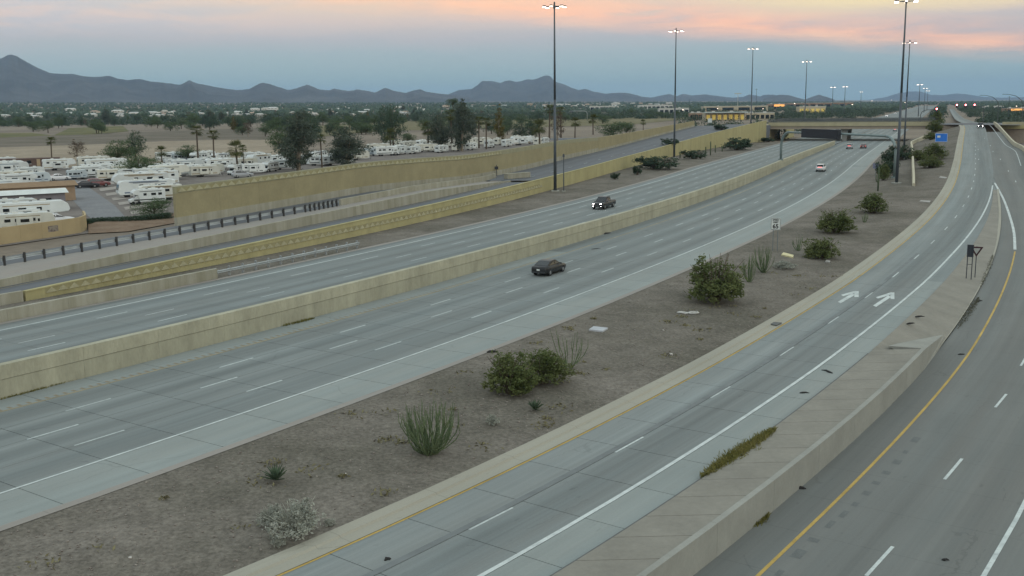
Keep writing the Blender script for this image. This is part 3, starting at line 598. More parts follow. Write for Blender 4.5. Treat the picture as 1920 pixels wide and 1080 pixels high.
# end wedge of the island
m = MB(); a = I2.at(I2.len, .28); b = at(1774, 636, zQ); z0, z1 = float(zQ(a[1])), float(zR(a[1]))+.2; c = I1x.at(I1x.s_at_Y(a[1]))
m.add([(a[0], a[1], z0), (b[0], b[1], z0), (b[0]-1.6, b[1]+1.2, z0+.1), (a[0], a[1], z1), (b[0]-.2, b[1]+.1, z0+.55), (a[0]-2.2, a[1]+1.4, z1-.1)], [(0, 1, 4, 3), (1, 2, 4), (3, 4, 5), (4, 2, 5), (0, 3, 5), (0, 5, 2, 1)])
m.build('wall_end', M_ISLW, IW).location = -Vector(IW.location)

# ---------------------------------------------------------------- the ground of the plain, one sheet to the horizon
def ground_z(x, y):
    xs = float(np.interp(y, FR12.P[:, 1], FR12.P[:, 0])) if y < 400 else 1e9
    if y < 392:
        if x < xs-.2: base = min(2.0, float(zB(max(y, 60)))-.05) if x > xs-14 else 2.0
        else: base = -6.0
    else: base = 1.9
    if y < 392 and x > float(np.interp(y, RB.P[:, 1], RB.P[:, 0]))+3: base = float(min(1.0, zR(y)-2.0))
    d = math.hypot(x, y)
    if d > 900: base += 1.2*mnoise.noise(Vector((x*.002, y*.002, 0)))*min(1, (d-900)/800)-.6*min(1, (d-900)/800)
    if d > 1500 and y > 0: base += (d-1500)*.0128*min(1.25, max(0.0, (.4145-x/max(y, 1))/.91))           # the plain climbs to the mountains at the left
    return base
def axis(lo, hi, fine0, fine1, st):
    a = list(np.arange(fine0, fine1+.01, st)); d = st
    while a[-1] < hi: d *= 1.16; a.append(a[-1]+d)
    d = st
    while a[0] > lo: d *= 1.16; a.insert(0, a[0]-d)
    return a
gx, gy = axis(-16000, 16000, -110, 210, 4.0), axis(-400, 26000, 40, 420, 4.0)
V = [(x, y, ground_z(x, y)) for y in gy for x in gx]; nx = len(gx)
structure(link('ground', me_from(V, [(j*nx+i, j*nx+i+1, (j+1)*nx+i+1, (j+1)*nx+i) for j in range(len(gy)-1) for i in range(nx-1)]), M_GROUND))

# ============================================================ BUILDERS
M_LAMP = mat('lit_lamp', (.9, .85, .8), .4, emit=(1.0, .80, .64), estr=6.0)
M_HEADL = mat('lit_headlight', (.9, .9, .9), .3, emit=(1.0, .95, .92), estr=14.0)
M_TAIL = mat('lit_tail_lamp', (.5, .02, .02), .3, emit=(1.0, .12, .10), estr=4.5)
M_RED = mat('lit_red_signal', (.6, .02, .02), .3, emit=(1.0, .16, .18), estr=14.0)
M_SIGSTEEL = mat('sign_pole_steel', (.17, .20, .21), .5, var=.1, metal=.4)
M_GANTRY = mat('green_grey_gantry', (.20, .25, .25), .5, var=.1, metal=.3)
M_MAST = mat('dark_mast_steel', (.085, .10, .115), .5, var=.12, scale=.8, metal=.4)
M_DARK = mat('dark_panel', (.022, .026, .034), .5, var=.12, scale=2)
M_SIGNW = mat('white_sign_face', (.60, .64, .62), .5, var=.05, scale=2)
M_SIGNB = mat('black_sign_ink', (.02, .02, .02), .6)
M_BLUE = mat('blue_sign_face', (.03, .17, .60), .5, var=.06)
M_SIGNBACK = mat('sign_back_dark', (.035, .04, .05), .6)
M_TYRE = mat('tyre_rubber', (.018, .018, .02), .9)
M_RIM = mat('wheel_rim', (.28, .29, .30), .4, metal=.6)
M_GLASS = mat('dark_glass', (.012, .016, .02), .08, spec=.6, var=.02)
M_RVW = mat('white_trailer_shell', (.58, .62, .62), .45, var=.08, scale=.6, rnd=.13)
M_RVC = mat('cream_trailer_shell', (.54, .55, .50), .45, var=.08, scale=.6, rnd=.13)
M_RVG = mat('silver_trailer_shell', (.42, .48, .51), .4, var=.08, scale=.6, rnd=.13)
M_RVROOF = mat('trailer_roof', (.56, .59, .58), .7, var=.12, scale=.5, rnd=.06)
M_STRIPE = mat('dark_stripe_decal', (.06, .065, .07), .5, rnd=.3)
M_STRIPE2 = mat('tan_stripe_decal', (.30, .24, .16), .5, rnd=.2)
M_STRIPE3 = mat('blue_grey_decal', (.13, .17, .24), .5, rnd=.2)
M_AC = mat('roof_unit_plastic', (.52, .53, .50), .6, var=.06)
M_BARK = mat('bark', (.10, .08, .06), .95, var=.2, scale=3)
M_BARKP = mat('pale_bark', (.22, .19, .15), .95, var=.2, scale=2)
def leaf_mat(name, a, b, sc=.9, tr=.25): return mat(name, a, .8, scale=sc, col2=b, thr=(.35, .65), spec=.15, transl=tr, fine=.25, fscale=6)
M_LF_CREO = leaf_mat('creosote_leaf', (.085, .112, .040), (.150, .172, .070), 1.1)
M_LF_MESQ = leaf_mat('mesquite_leaf', (.062, .098, .046), (.110, .150, .078), .5)
M_LF_EUC = leaf_mat('eucalyptus_leaf', (.066, .088, .066), (.118, .142, .112), .45)
M_LF_DARK = leaf_mat('dark_evergreen_leaf', (.042, .070, .046), (.080, .115, .076), .5)
M_LF_GOLD = leaf_mat('yellowing_leaf', (.10, .085, .028), (.16, .135, .045), .5)
M_LF_RED = leaf_mat('rusty_leaf', (.085, .065, .048), (.13, .10, .075), .6)
M_LF_PALM = leaf_mat('palm_frond', (.050, .066, .022), (.115, .120, .045), .8)
M_LF_GREY = leaf_mat('grey_brittlebush_leaf', (.26, .275, .235), (.40, .41, .36), 2.2, .15)
M_LF_OCO = leaf_mat('ocotillo_stem', (.085, .125, .065), (.150, .185, .10), 1.2, 0)
M_LF_AGV = leaf_mat('agave_blade', (.055, .088, .055), (.095, .13, .08), 1.5, .1)
M_LF_GRASS = leaf_mat('dry_green_grass', (.13, .13, .035), (.22, .20, .075), 1.2)
M_LF_FAR = mat('far_foliage', (.048, .076, .054), .9, scale=.02, col2=(.088, .115, .082), coord='World', spec=.1, fine=.35, fscale=.15, thr=(.35, .65))

def leaves(P, size, elong=1.0, up=0.0, seed=0, droop=0.0):
    """leaf cards at points P"""
    r = np.random.default_rng(seed); n = len(P)
    a = r.normal(size=(n, 3)); a[:, 2] = a[:, 2]*(1-up)+up*np.abs(a[:, 2])*1.5-droop; a /= np.linalg.norm(a, axis=1)[:, None]
    b = r.normal(size=(n, 3)); b = np.cross(a, b); b /= np.linalg.norm(b, axis=1)[:, None]
    s = (size*r.uniform(.6, 1.35, n))[:, None]; A = a*s*elong; B = b*s*.55
    V = np.stack([P-A*.5, P+B*.5, P+A*.5, P-B*.5], 1).reshape(-1, 3); F = np.arange(4*n).reshape(-1, 4)
    return V, F
def np_mesh(V, F):
    me = bpy.data.meshes.new('mesh'); me.vertices.add(len(V)); me.vertices.foreach_set('co', np.asarray(V, np.float32).ravel())
    k = F.shape[1]; me.loops.add(F.size); me.loops.foreach_set('vertex_index', F.ravel().astype(np.int32)); me.polygons.add(len(F)); me.polygons.foreach_set('loop_start', np.arange(0, F.size, k, dtype=np.int32))
    me.update(calc_edges=True); return me
def crown_points(lobes, n, seed, shell=.55):
    """points through a crown of ellipsoid lobes, thicker near the skin, grouped in clumps"""
    r = np.random.default_rng(seed); w = np.array([l[3]*l[4]*l[5] for l in lobes])**.8; w = w/w.sum(); out = []
    ncl = max(10, n//22)
    which = r.choice(len(lobes), ncl, p=w)
    for i in which:
        x, y, z, a, b, c = lobes[i]; d = r.normal(size=3); d /= np.linalg.norm(d); rad = r.uniform(shell, 1.0)**.6*r.uniform(.8, 1.22)
        ctr = np.array([x, y, z])+d*np.array([a, b, c])*rad; k = n//ncl; cs = .20*(a+b+c)/3*r.uniform(.6, 1.3)
        out.append(ctr+r.normal(size=(k, 3))*cs*np.array([1, 1, .7]))
    return np.vstack(out)
def tree(name, lobes, trunk, n, leaf, lmat, bmat, seed, size=None, elong=1.0, droop=0.0, shell=.5):
    root = empty(name); P = crown_points(lobes, n, seed, shell); V, F = leaves(P, leaf, elong, 0, seed+1, droop); link('crown', np_mesh(V, F), lmat, root)
    m = MB(); r = random.Random(seed)
    h, rad = trunk; top = (r.uniform(-.1, .1)*h, r.uniform(-.1, .1)*h, h); m.path([(0, 0, -.2), (top[0]*.3, top[1]*.4, h*.5), top], [rad*1.25, rad, rad*.75], 7)
    for l in lobes: m.path([top, ((top[0]+l[0])/2+r.uniform(-.2, .2), (top[1]+l[1])/2, (top[2]+l[2])/2), (l[0], l[1], l[2]+l[5]*.3)], [rad*.6, rad*.4, rad*.15], 5)
    m.build('trunk', bmat, root); return root
def lobes_round(h, w, seed, n=7, base=.3):
    r = random.Random(seed); L = []
    for i in range(n):
        a = 2*math.pi*i/n+r.uniform(-.4, .4); rr = w*.5*r.uniform(.30, .62); z = h*r.uniform(base+.12, .82); s = w*r.uniform(.17, .27); L.append((rr*math.cos(a), rr*math.sin(a), z, s, s, s*r.uniform(.7, 1.0)))
    L.append((0, 0, h*.78, w*.26, w*.26, h*.2)); L.append((0, 0, h*.5, w*.3, w*.3, h*.2)); return L
def lobes_tall(h, w, seed, n=9, base=.15):
    r = random.Random(seed); L = []
    for i in range(n):
        t = (i+.5)/n; z = h*(base+(.93-base)*t); ww = w*.5*(math.sin(math.pi*min(.95, t*.85+.15))**.7); a = r.uniform(0, 6.3); o = ww*r.uniform(.1, .55); s = ww*r.uniform(.5, .75)
        L.append((o*math.cos(a), o*math.sin(a), z, s, s, h/n*1.1))
    return L
def shrub(name, w, h, n, leaf, lmat, seed, stems=24, nl=9, part='foliage', smat=None):
    """a bush that springs from the ground on many stems"""
    root = empty(name); r = random.Random(seed); L = []
    for i in range(nl):
        a = r.uniform(0, 6.3); rr = w*.5*math.sqrt(r.random())*.72; s = w*r.uniform(.13, .22); L.append((rr*math.cos(a), rr*math.sin(a), h*r.uniform(.30, .88)*(1-.30*rr/(w*.5)), s, s, min(s, h*.26)))
    for i in range(nl): a = 6.283*i/nl; L.append((w*.30*math.cos(a), w*.30*math.sin(a), h*.24, w*.19, w*.19, h*.20))
    L.append((0, 0, h*.45, w*.32, w*.32, h*.38)); P = crown_points(L, n, seed, .25); P = P[P[:, 2] > .03]
    V, F = leaves(P, leaf, 1.5, .3, seed); link(part, np_mesh(V, F), lmat, root)
    m = MB()
    for i in range(stems):
        a = r.uniform(0, 6.3); q = w*.5*r.uniform(.2, .95); z = h*r.uniform(.35, .84); m.path([(.1*math.cos(a), .1*math.sin(a), -.1), (q*.45*math.cos(a), q*.45*math.sin(a), z*.55), (q*math.cos(a+.2), q*math.sin(a+.2), z)], [.022, .016, .006], 4)
    m.build('stems', smat or M_BARK, root); return root
def ocotillo(name, w, h, n, seed, spread=1.0, lmat=None):
    root = empty(name); r = random.Random(seed); V = []; F = []; LP = []
    m = MB()
    for i in range(n):
        a = r.uniform(0, 6.3); q = w*.5*math.sqrt(r.random()); z = h*r.uniform(.62, 1.0)*(1-.25*(q/(w*.5))**2); b = a+r.uniform(-.3, .3)
        pts = []; wob = r.uniform(0, 6.3); b0 = .10*w*r.random()
        for t in (0, .25, .5, .75, 1.0):
            k = math.sin(t*math.pi/2)**.85; j = .035*w*math.sin(wob+t*5)
            pts.append(((b0+q*k)*math.cos(a+(b-a)*t)+j+r.uniform(-.02, .02), (b0+q*k)*math.sin(a+(b-a)*t)+j*.6+r.uniform(-.02, .02), z*(t**1.12)-.05))
        if i % 3 == 0: m.path([pts[2], [(pts[2][q_]+pts[3][q_])/2+r.uniform(-.12, .12) for q_ in range(3)], [pts[3][0]+r.uniform(-.25, .25), pts[3][1]+r.uniform(-.25, .25), pts[3][2]+.12*h]], [.022, .02, .008], 4)
        m.path(pts, [.034, .030, .026, .02, .008], 4)
        for t in np.linspace(.12, 1, 26):
            i0 = min(3, int(t*4)); u = t*4-i0; LP.append([pts[i0][k]*(1-u)+pts[i0+1][k]*u+r.uniform(-.03, .03) for k in range(3)])
    m.build('stems', lmat or M_LF_OCO, root); V, F = leaves(np.array(LP), .055, 1.2, .2, seed); link('leaves', np_mesh(V, F), lmat or M_LF_OCO, root); return root
def agave(name, rad, h, n, seed):
    root = empty(name); r = random.Random(seed)
    for i in range(n):
        a = 2.4*i+r.uniform(-.2, .2); el = math.radians(r.uniform(12, 78)); L = rad*r.uniform(.8, 1.1); ca, sa = math.cos(a), math.sin(a); w = rad*.075; V = []
        for t, ww in ((0, 1), (.35, 1.25), (.7, .8), (1, .05)):
            d = L*t*math.cos(el*(1-.15*t)); z = min(h*1.1, L*t*math.sin(el))+.05; V += [(d*ca-sa*w*ww, d*sa+ca*w*ww, z+.03), (d*ca, d*sa, z-.01), (d*ca+sa*w*ww, d*sa-ca*w*ww, z+.03)]
        F = []
        for k in range(3): F += [(3*k, 3*k+1, 3*k+4, 3*k+3), (3*k+1, 3*k+2, 3*k+5, 3*k+4)]
        link('blade', me_from(V, F), M_LF_AGV, root)
    return root
def palm(name, h, seed, skirt=True, frond=2.0, n=34):
    root = empty(name); r = random.Random(seed); m = MB(); lean = (r.uniform(-.25, .25), r.uniform(-.25, .25))
    m.path([(0, 0, -.2), (lean[0]*.4, lean[1]*.4, h*.5), (lean[0], lean[1], h)], [.26, .19, .17], 8); m.build('trunk', M_BARK, root)
    V = []; F = []
    for i in range(n):
        a = 2.4*i+r.uniform(-.3, .3); el = r.uniform(-.9, 1.35); L = frond*r.uniform(.75, 1.1); d = Vector((math.cos(a)*math.cos(el), math.sin(a)*math.cos(el), math.sin(el))); sd = Vector((-math.sin(a), math.cos(a), 0)); nr = d.cross(sd)
        o = Vector((lean[0], lean[1], h)); stem = o+d*(L*.45)
        k = len(V); V += [tuple(o+sd*.02), tuple(o-sd*.02), tuple(stem-sd*.02), tuple(stem+sd*.02)]; F.append((k, k+1, k+2, k+3))
        for j in range(9):                                   # a fan of separate blades
            w = (j-4)*.26; e = (d*math.cos(w)+sd*math.sin(w)); tip = stem+e*(L*.58)+Vector((0, 0, -.16*L*abs(math.cos(el)))); mid = stem+e*(L*.32); q = (sd*math.cos(w)-d*math.sin(w))*.06
            k = len(V); V += [tuple(stem), tuple(mid+q), tuple(tip), tuple(mid-q)]; F.append((k, k+1, k+2, k+3))
    me = me_from(V, F); link('fronds', me, M_LF_PALM, root); return root

# ------------------------------------------------------------ vehicles
def wheel(parent, c, r, w, side):
    m = MB(); m.tube((c[0]-w/2, c[1], c[2]), (c[0]+w/2, c[1], c[2]), r, n=18); o = m.build('wheel', M_TYRE, parent)
    m = MB(); m.tube((c[0]+side*(w/2-.02), c[1], c[2]), (c[0]+side*(w/2+.012), c[1], c[2]), r*.62, r*.5, n=14); m.build('rim', M_RIM, o); return o
def loft(name, rings, matl, parent, smooth=True, bevel=0.0):
    n = len(rings[0]); V = [p for r in rings for p in r]; F = []
    for i in range(len(rings)-1):
        for k in range(n): F.append((i*n+k, i*n+(k+1) % n, (i+1)*n+(k+1) % n, (i+1)*n+k))
    F += [tuple(range(n-1, -1, -1)), tuple(range((len(rings)-1)*n, len(rings)*n))]
    m = MB(); m.add(V, F); return m.build(name, matl, parent, smooth=smooth, bevel=bevel)
CARS = {  # kind: L, W, body stations (y from rear, z bottom, z belt, width factor), cabin (y, z roof or belt), wheels
 'sedan': dict(L=4.75, W=1.84, body=[(0, .42, .88, .80), (.12, .30, .98, .92), (.9, .22, 1.02, 1.0), (2.3, .20, .98, 1.0), (3.4, .20, .95, 1.0), (4.2, .24, .84, .96), (4.62, .30, .72, .86), (4.75, .40, .64, .74)], cab=[(.55, 1.0), (1.35, 1.40), (1.75, 1.455), (2.45, 1.44), (3.35, .97)], wy=(.92, 3.72), wr=.335, pil=(1.15, 2.05, 2.95)),
 'suv': dict(L=4.7, W=1.9, body=[(0, .45, 1.0, .86), (.1, .32, 1.10, .95), (.9, .26, 1.10, 1.0), (2.3, .25, 1.08, 1.0), (3.4, .25, 1.06, 1.0), (4.25, .28, .98, .97), (4.6, .34, .86, .88), (4.7, .45, .74, .78)], cab=[(.12, 1.09), (.45, 1.62), (1.2, 1.70), (2.4, 1.68), (3.35, 1.07)], wy=(.95, 3.70), wr=.37, pil=(1.0, 2.0, 2.9)),
 'pickup': dict(L=5.8, W=2.0, body=[(0, .50, 1.02, .94), (.06, .42, 1.12, .98), (1.9, .40, 1.12, 1.0), (2.0, .38, 1.14, 1.0), (4.2, .38, 1.14, 1.0), (5.3, .38, 1.10, .97), (5.7, .42, 1.02, .92), (5.8, .5, .9, .86)], cab=[(1.92, 1.13), (2.1, 1.80), (2.8, 1.88), (3.5, 1.84), (4.35, 1.13)], wy=(1.2, 4.8), wr=.41, pil=(2.2, 3.0, 3.9)),
}
def car(kind, paint, name, label, cat, loc, th, slope=0.0, head=False, tail=True, group=None, sc=1.0):
    """a road vehicle; its nose points along heading th"""
    d = CARS[kind]; root = empty(name, loc, -th, sc); root.rotation_euler = (slope, 0, -th); w = d['W']/2; y0 = -d['L']/2
    rings = []
    for y, zb, zt, k in d['body']:
        x = w*k; zm = zb+(zt-zb)*.5
        rings.append([(-x*.93, y0+y, zb), (x*.93, y0+y, zb), (x, y0+y, zb+.14), (x*1.0, y0+y, zm+.06), (x*.955, y0+y, zt-.04), (x*.86, y0+y, zt), (-x*.86, y0+y, zt), (-x*.955, y0+y, zt-.04), (-x*1.0, y0+y, zm+.06), (-x, y0+y, zb+.14)])
    loft('body', rings, paint, root, bevel=0)
    c = d['cab']; zb = c[0][1]; b0, b1 = c[0][0], c[-1][0]; V = []; F = []
    n = len(c)
    for y, z in c:
        t = (z-zb)/(max(q[1] for q in c)-zb); x = w*(.87-.17*max(0, t)); V += [(-x, y0+y, z), (x, y0+y, z)]
    base = []
    for y, z in c:
        V += [(-w*.88, y0+y, zb-.12), (w*.88, y0+y, zb-.12)]
    for i in range(n-1): F.append((2*i, 2*i+1, 2*i+3, 2*i+2)); F.append((2*i, 2*i+2, 2*n+2*i+2, 2*n+2*i)); F.append((2*i+1, 2*n+2*i+1, 2*n+2*i+3, 2*i+3))
    F.append((0, 2*n, 2*n+1, 1)); F.append((2*n-2, 2*n-1, 4*n-1, 4*n-2))
    m = MB(); m.add(V, F); m.build('cabin', paint, root, smooth=False)
    zr = max(q[1] for q in c)
    def glass(nm, quad, off):
        q = [Vector(p) for p in quad]; nrm = (q[1]-q[0]).cross(q[3]-q[0]).normalized()
        if nrm.dot(Vector(off)) < 0: nrm = -nrm
        v = [p+nrm*.012 for p in q]+[p-nrm*.01 for p in q]; mm = MB(); mm.add(v, [(0, 1, 2, 3), (7, 6, 5, 4), (0, 4, 5, 1), (1, 5, 6, 2), (2, 6, 7, 3), (3, 7, 4, 0)]); mm.build(nm, M_GLASS, root)
    def edge(i, t, side): a, b = c[i], c[i+1]; y = a[0]+(b[0]-a[0])*t; z = a[1]+(b[1]-a[1])*t; tt = (z-zb)/(zr-zb); return (side*(w*(.87-.17*max(0, tt))-.07), y0+y, z)
    glass('rear_window', [edge(0, .12, -1), edge(0, .12, 1), edge(0, .90, 1), edge(0, .90, -1)], (0, -1, .6))
    k = n-2; glass('windscreen', [edge(k, .93, -1), edge(k, .93, 1), edge(k, .12, 1), edge(k, .12, -1)], (0, 1, .6))
    p = d['pil']; def_z = zb+.03
    def side_z(y):
        for i in range(n-1):
            if c[i][0] <= y <= c[i+1][0]: return c[i][1]+(c[i+1][1]-c[i][1])*(y-c[i][0])/(c[i+1][0]-c[i][0])
        return zb
    for s in (-1, 1):
        for a, b in ((p[0]-.35, p[1]-.05), (p[1]+.05, p[2]+.2)):
            za, zb2 = min(side_z(a), zr)-.08, min(side_z(b), zr)-.08
            def X(z): return s*(w*(.875-.17*max(0, (z-zb)/(zr-zb)))+.004)
            glass('side_window', [(X(def_z), y0+a, def_z), (X(def_z), y0+b+.1, def_z), (X(zb2), y0+b, max(zb2, def_z+.05)), (X(za), y0+a+.1, max(za, def_z+.05))], (s, 0, 0))
        mm = MB(); mm.box((s*(w+.07), y0+p[2]+.12, zb+.02), (.16, .12, .13)); mm.build('mirror', paint, root, bevel=.02)
        zt = d['body'][0][2]
        mm = MB(); mm.box((s*w*.66, y0+.06, zt-.10), (w*.36, .10, .15)); mm.build('tail_lamp', M_TAIL if tail else M_STRIPE, root, bevel=.015)
        zh = d['body'][-1][2]
        mm = MB(); mm.box((s*w*.62, y0+d['L']-.07, zh-.02), (w*.34, .12, .14)); mm.build('headlight', M_HEADL if head else M_RIM, root, bevel=.02)
        if head: mm = MB(); mm.box((s*w*.66, y0+d['L']-.03, zh-.36), (w*.16, .06, .08)); mm.build('fog_lamp', M_HEADL, root)
        for wy in d['wy']: wheel(root, (s*(w-.12), y0+wy, d['wr']), d['wr'], .23, s)
    if tail: mm = MB(); mm.box((0, y0+.05, d['body'][0][2]-.02), (w*1.0, .06, .07 if kind == 'sedan' else .17)); mm.build('brake_light_bar', M_TAIL, root)
    mm = MB(); mm.box((0, y0-.005, .68), (.34, .03, .16)); mm.build('licence_plate', M_SIGNW, root)
    mm = MB(); mm.box((0, y0+.03, .45), (w*1.66, .08, .16)); mm.build('rear_bumper', M_STRIPE, root)
    mm = MB(); mm.box((0, y0+d['L']-.015, .62), (w*1.0, .05, .22)); mm.build('grille', M_STRIPE, root)
    if kind == 'pickup': mm = MB(); mm.box((0, y0+.98, 1.135), (w*1.72, 1.72, .012)); mm.build('bed_cover', M_STRIPE, root)
    return tag(root, label, cat, group)

def rv(kind, shell, stripe, seed, name):
    """a parked camper: local +X is the front, +Y its kerb side"""
    r = random.Random(seed); root = empty(name); W2 = 1.25
    if kind == 'trailer': L = 8.2; poly = [(-4.1, .55), (3.7, .55), (4.1, 1.15), (4.1, 2.2), (3.75, 3.0), (3.2, 3.25), (-4.1, 3.25)]
    elif kind == 'fifth': L = 11.0; poly = [(-5.5, .6), (3.0, .6), (3.0, 1.75), (5.2, 1.95), (5.5, 2.3), (5.2, 3.2), (4.5, 3.75), (-5.2, 3.75), (-5.5, 3.4)]
    elif kind == 'coach': L = 10.6; poly = [(-5.3, .55), (5.0, .55), (5.3, 1.0), (5.25, 1.7), (4.95, 3.0), (4.6, 3.4), (-5.1, 3.45), (-5.3, 3.2)]
    elif kind == 'classc': L = 8.4; poly = [(-4.2, .6), (2.0, .6), (2.0, .8), (2.3, 2.05), (3.4, 2.2), (3.55, 2.6), (3.0, 3.15), (2.3, 3.3), (-4.2, 3.3)]
    else: L = 6.2; poly = [(-3.1, .5), (2.7, .5), (3.1, .95), (3.1, 1.9), (2.8, 2.6), (2.2, 2.85), (-2.7, 2.85), (-3.1, 2.6)]
    m = MB(); m.prism(poly, -W2, W2); m.build('body', shell, root, bevel=.10)
    x0, x1 = min(p[0] for p in poly), max(p[0] for p in poly); top = max(p[1] for p in poly)
    m = MB(); m.box(((x0+x1)/2-.4, 0, top+.012), (L-1.8, 2.2, .03)); roof = m.build('roof_membrane', M_RVROOF, root)
    for k, xx in enumerate((x0+L*.30, x0+L*.66)):
        m = MB(); m.box((xx, r.uniform(-.2, .2), top+.17), (1.0, .75, .30), taper=(.8, .8)); m.build('air_conditioner', M_AC, root, bevel=.04)
    for xx in (x0+L*.15, x0+L*.5): m = MB(); m.box((xx, .45, top+.08), (.42, .42, .13)); m.build('roof_vent', M_STRIPE, root)
    m = MB(); m.box((x0+L*.46, 0, 1.02), (L*.86, 2*W2+.02, .26)); m.build('lower_stripe', stripe, root)
    if kind != 'small': m = MB(); m.box((x0+L*.42, 0, top-.50), (L*.62, 2*W2+.016, .14)); m.build('upper_stripe', stripe, root)
    for s in (-1, 1):
        for xx, ww in ((x0+L*.16, .9), (x0+L*.36, 1.15), (x0+L*.58, .75)):
            xx += r.uniform(-.2, .2); m = MB(); m.box((xx, s*(W2+.005), top-1.12), (ww, .05, .52)); m.build('window', M_GLASS, root, bevel=.015)
        for xx in ((x0+L*.30, x0+L*.38) if kind in ('trailer', 'fifth', 'small') else (x0+L*.25, x1-L*.17)): m = MB(); m.tube((xx, s*(W2-.28), .38), (xx, s*(W2-.04), .38), .38, n=14); m.build('wheel', M_TYRE, root)
    m = MB(); m.box((x0+L*.70, -(W2+.01), 1.55), (.68, .05, 1.75)); dr = m.build('door', shell, root, bevel=.015); m = MB(); m.box((x0+L*.70, -(W2+.04), 2.0), (.34, .02, .5)); m.build('door_window', M_GLASS, dr)
    if kind in ('fifth', 'coach', 'trailer'):
        m = MB(); m.box((x0+L*.44, -(W2+.30), 1.75), (L*.30, .62, 1.75)); so = m.build('slide_out', shell, root, bevel=.03); m = MB(); m.box((x0+L*.44, -(W2+.62), 2.05), (L*.16, .03, .55)); m.build('slide_out_window', M_GLASS, so)
        m = MB(); m.tube((x0+L*.26, W2+.12, top-.25), (x0+L*.80, W2+.12, top-.25), .09, n=8); m.build('rolled_awning', stripe, root)
    m = MB(); m.box((x0-.005, 0, top-1.1), (.05, 1.3, .55)); m.build('rear_window', M_GLASS, root, bevel=.015)
    if kind in ('trailer', 'small'):
        m = MB(); m.tube((x1-.4, -.6, .5), (x1+1.1, 0, .5), .05); m.tube((x1-.4, .6, .5), (x1+1.1, 0, .5), .05); m.tube((x1+.95, 0, 0), (x1+.95, 0, .6), .05); h = m.build('hitch', M_STRIPE, root)
        m = MB(); m.tube((x1+.25, -.17, .55), (x1+.25, -.17, 1.0), .16); m.tube((x1+.25, .17, .55), (x1+.25, .17, 1.0), .16); m.build('gas_bottles', M_RVW, root)
    if kind == 'coach': m = MB(); m.add([(5.30, -1.08, 1.65), (5.30, 1.08, 1.65), (5.05, 1.0, 2.75), (5.05, -1.0, 2.75)], [(0, 1, 2, 3)]); m.build('windscreen', M_GLASS, root)
    if kind == 'classc':
        m = MB(); m.prism([(2.0, .5), (4.15, .5), (4.25, .75), (4.15, 1.15), (3.2, 1.35), (2.55, 2.05), (2.0, 2.1)], -.98, .98); m.build('cab', shell, root, bevel=.07)
        m = MB(); m.add([(3.24, -.85, 1.38), (3.24, .85, 1.38), (2.64, .8, 2.0), (2.64, -.8, 2.0)], [(0, 1, 2, 3)]); m.build('windscreen', M_GLASS, root)
        for s in (-1, 1): m = MB(); m.tube((3.5, s*.75, .38), (3.5, s*.99, .38), .38, n=14); m.build('wheel', M_TYRE, root)
    return root

# ------------------------------------------------------------ masts and signs
def mast(P, height, label, name='light_mast', r=.30, lit=True, matl=None, n_l=6, group=None, rad=1.9, lamp=1.0):
    root = empty(name, tuple(P)); m = MB(); m.tube((0, 0, 0), (0, 0, height*.5), r, r*.72, 12); m.tube((0, 0, height*.5), (0, 0, height-.4), r*.72, r*.42, 12); m.build('pole', matl or M_MAST, root, smooth=True)
    m = MB(); m.box((0, 0, .06), (1.5, 1.5, .3)); m.build('base_pad', M_GUTTER if 'UV' in '' else M_ISLW, root, bevel=.03)
    m = MB(); pts = [(rad*.42*math.cos(a), rad*.42*math.sin(a), height-.3) for a in np.linspace(0, 2*math.pi, 17)]; m.path(pts, .07, 6); m.tube((0, 0, height-.7), (0, 0, height+.5), .22, .14, 10); m.build('lowering_ring', matl or M_MAST, root)
    for k in range(n_l):
        a = 2*math.pi*k/n_l+.18; c, s = math.cos(a), math.sin(a); m = MB(); m.tube((rad*.3*c, rad*.3*s, height-.3), (rad*.8*c, rad*.8*s, height-.3), .05, n=6); m.box((rad*c, rad*s, height-.25), (.75, .5, .26), a, taper=(.7, .7)); f = m.build('floodlight', matl or M_MAST, root)
        if lit: m = MB(); m.box((rad*c, rad*s, height-.42), (.62*lamp, .44*lamp, .10*lamp), a); m.build('lens', M_LAMP, f)
    return tag(root, label, 'light mast', group)
_font = bpy.data.curves.new('t', 'FONT')
def text(body, size, matl, parent, loc, rot, name='lettering', depth=.004, bold=0.0):
    cu = bpy.data.curves.new('lettering', 'FONT'); cu.body = body; cu.size = size; cu.align_x = 'CENTER'; cu.align_y = 'CENTER'; cu.extrude = depth; cu.offset = bold; cu.resolution_u = 3
    t = bpy.data.objects.new('tmp', cu); COL.objects.link(t); bpy.context.view_layer.update(); me = bpy.data.meshes.new_from_object(t.evaluated_get(bpy.context.evaluated_depsgraph_get())); bpy.data.objects.remove(t)
    me.materials.clear(); o = link(name, me, matl, parent); o.location = loc; o.rotation_euler = rot; return o

# ============================================================ NEAR AND MIDDLE DISTANCE
def zG(x, Y):
    xa = float(np.interp(Y, GE.P[:, 1], GE.P[:, 0])); xb = float(np.interp(Y, CE.P[:, 1], CE.P[:, 0])); t = min(1, max(0, (x-xa)/max(.1, xb-xa)))
    return float(zF(Y))*(1-t)+(float(zR(Y))+.12)*t+.16*mnoise.noise(Vector((x*.22, Y*.22, 1)))*min(1, 8*t, 8*(1-t))
def at2(x, y, f=zG):
    d = ray(x, y); t = CAMH/-d[2]
    for _ in range(80): t = .6*t+.4*((f(d[0]*t, d[1]*t)-CAMH)/d[2])
    return np.array([d[0]*t, d[1]*t, CAMH+d[2]*t])
def ppm(P): return FPX/float((np.asarray(P)-np.array([0, 0, CAMH]))@C_F)        # pixels per metre there
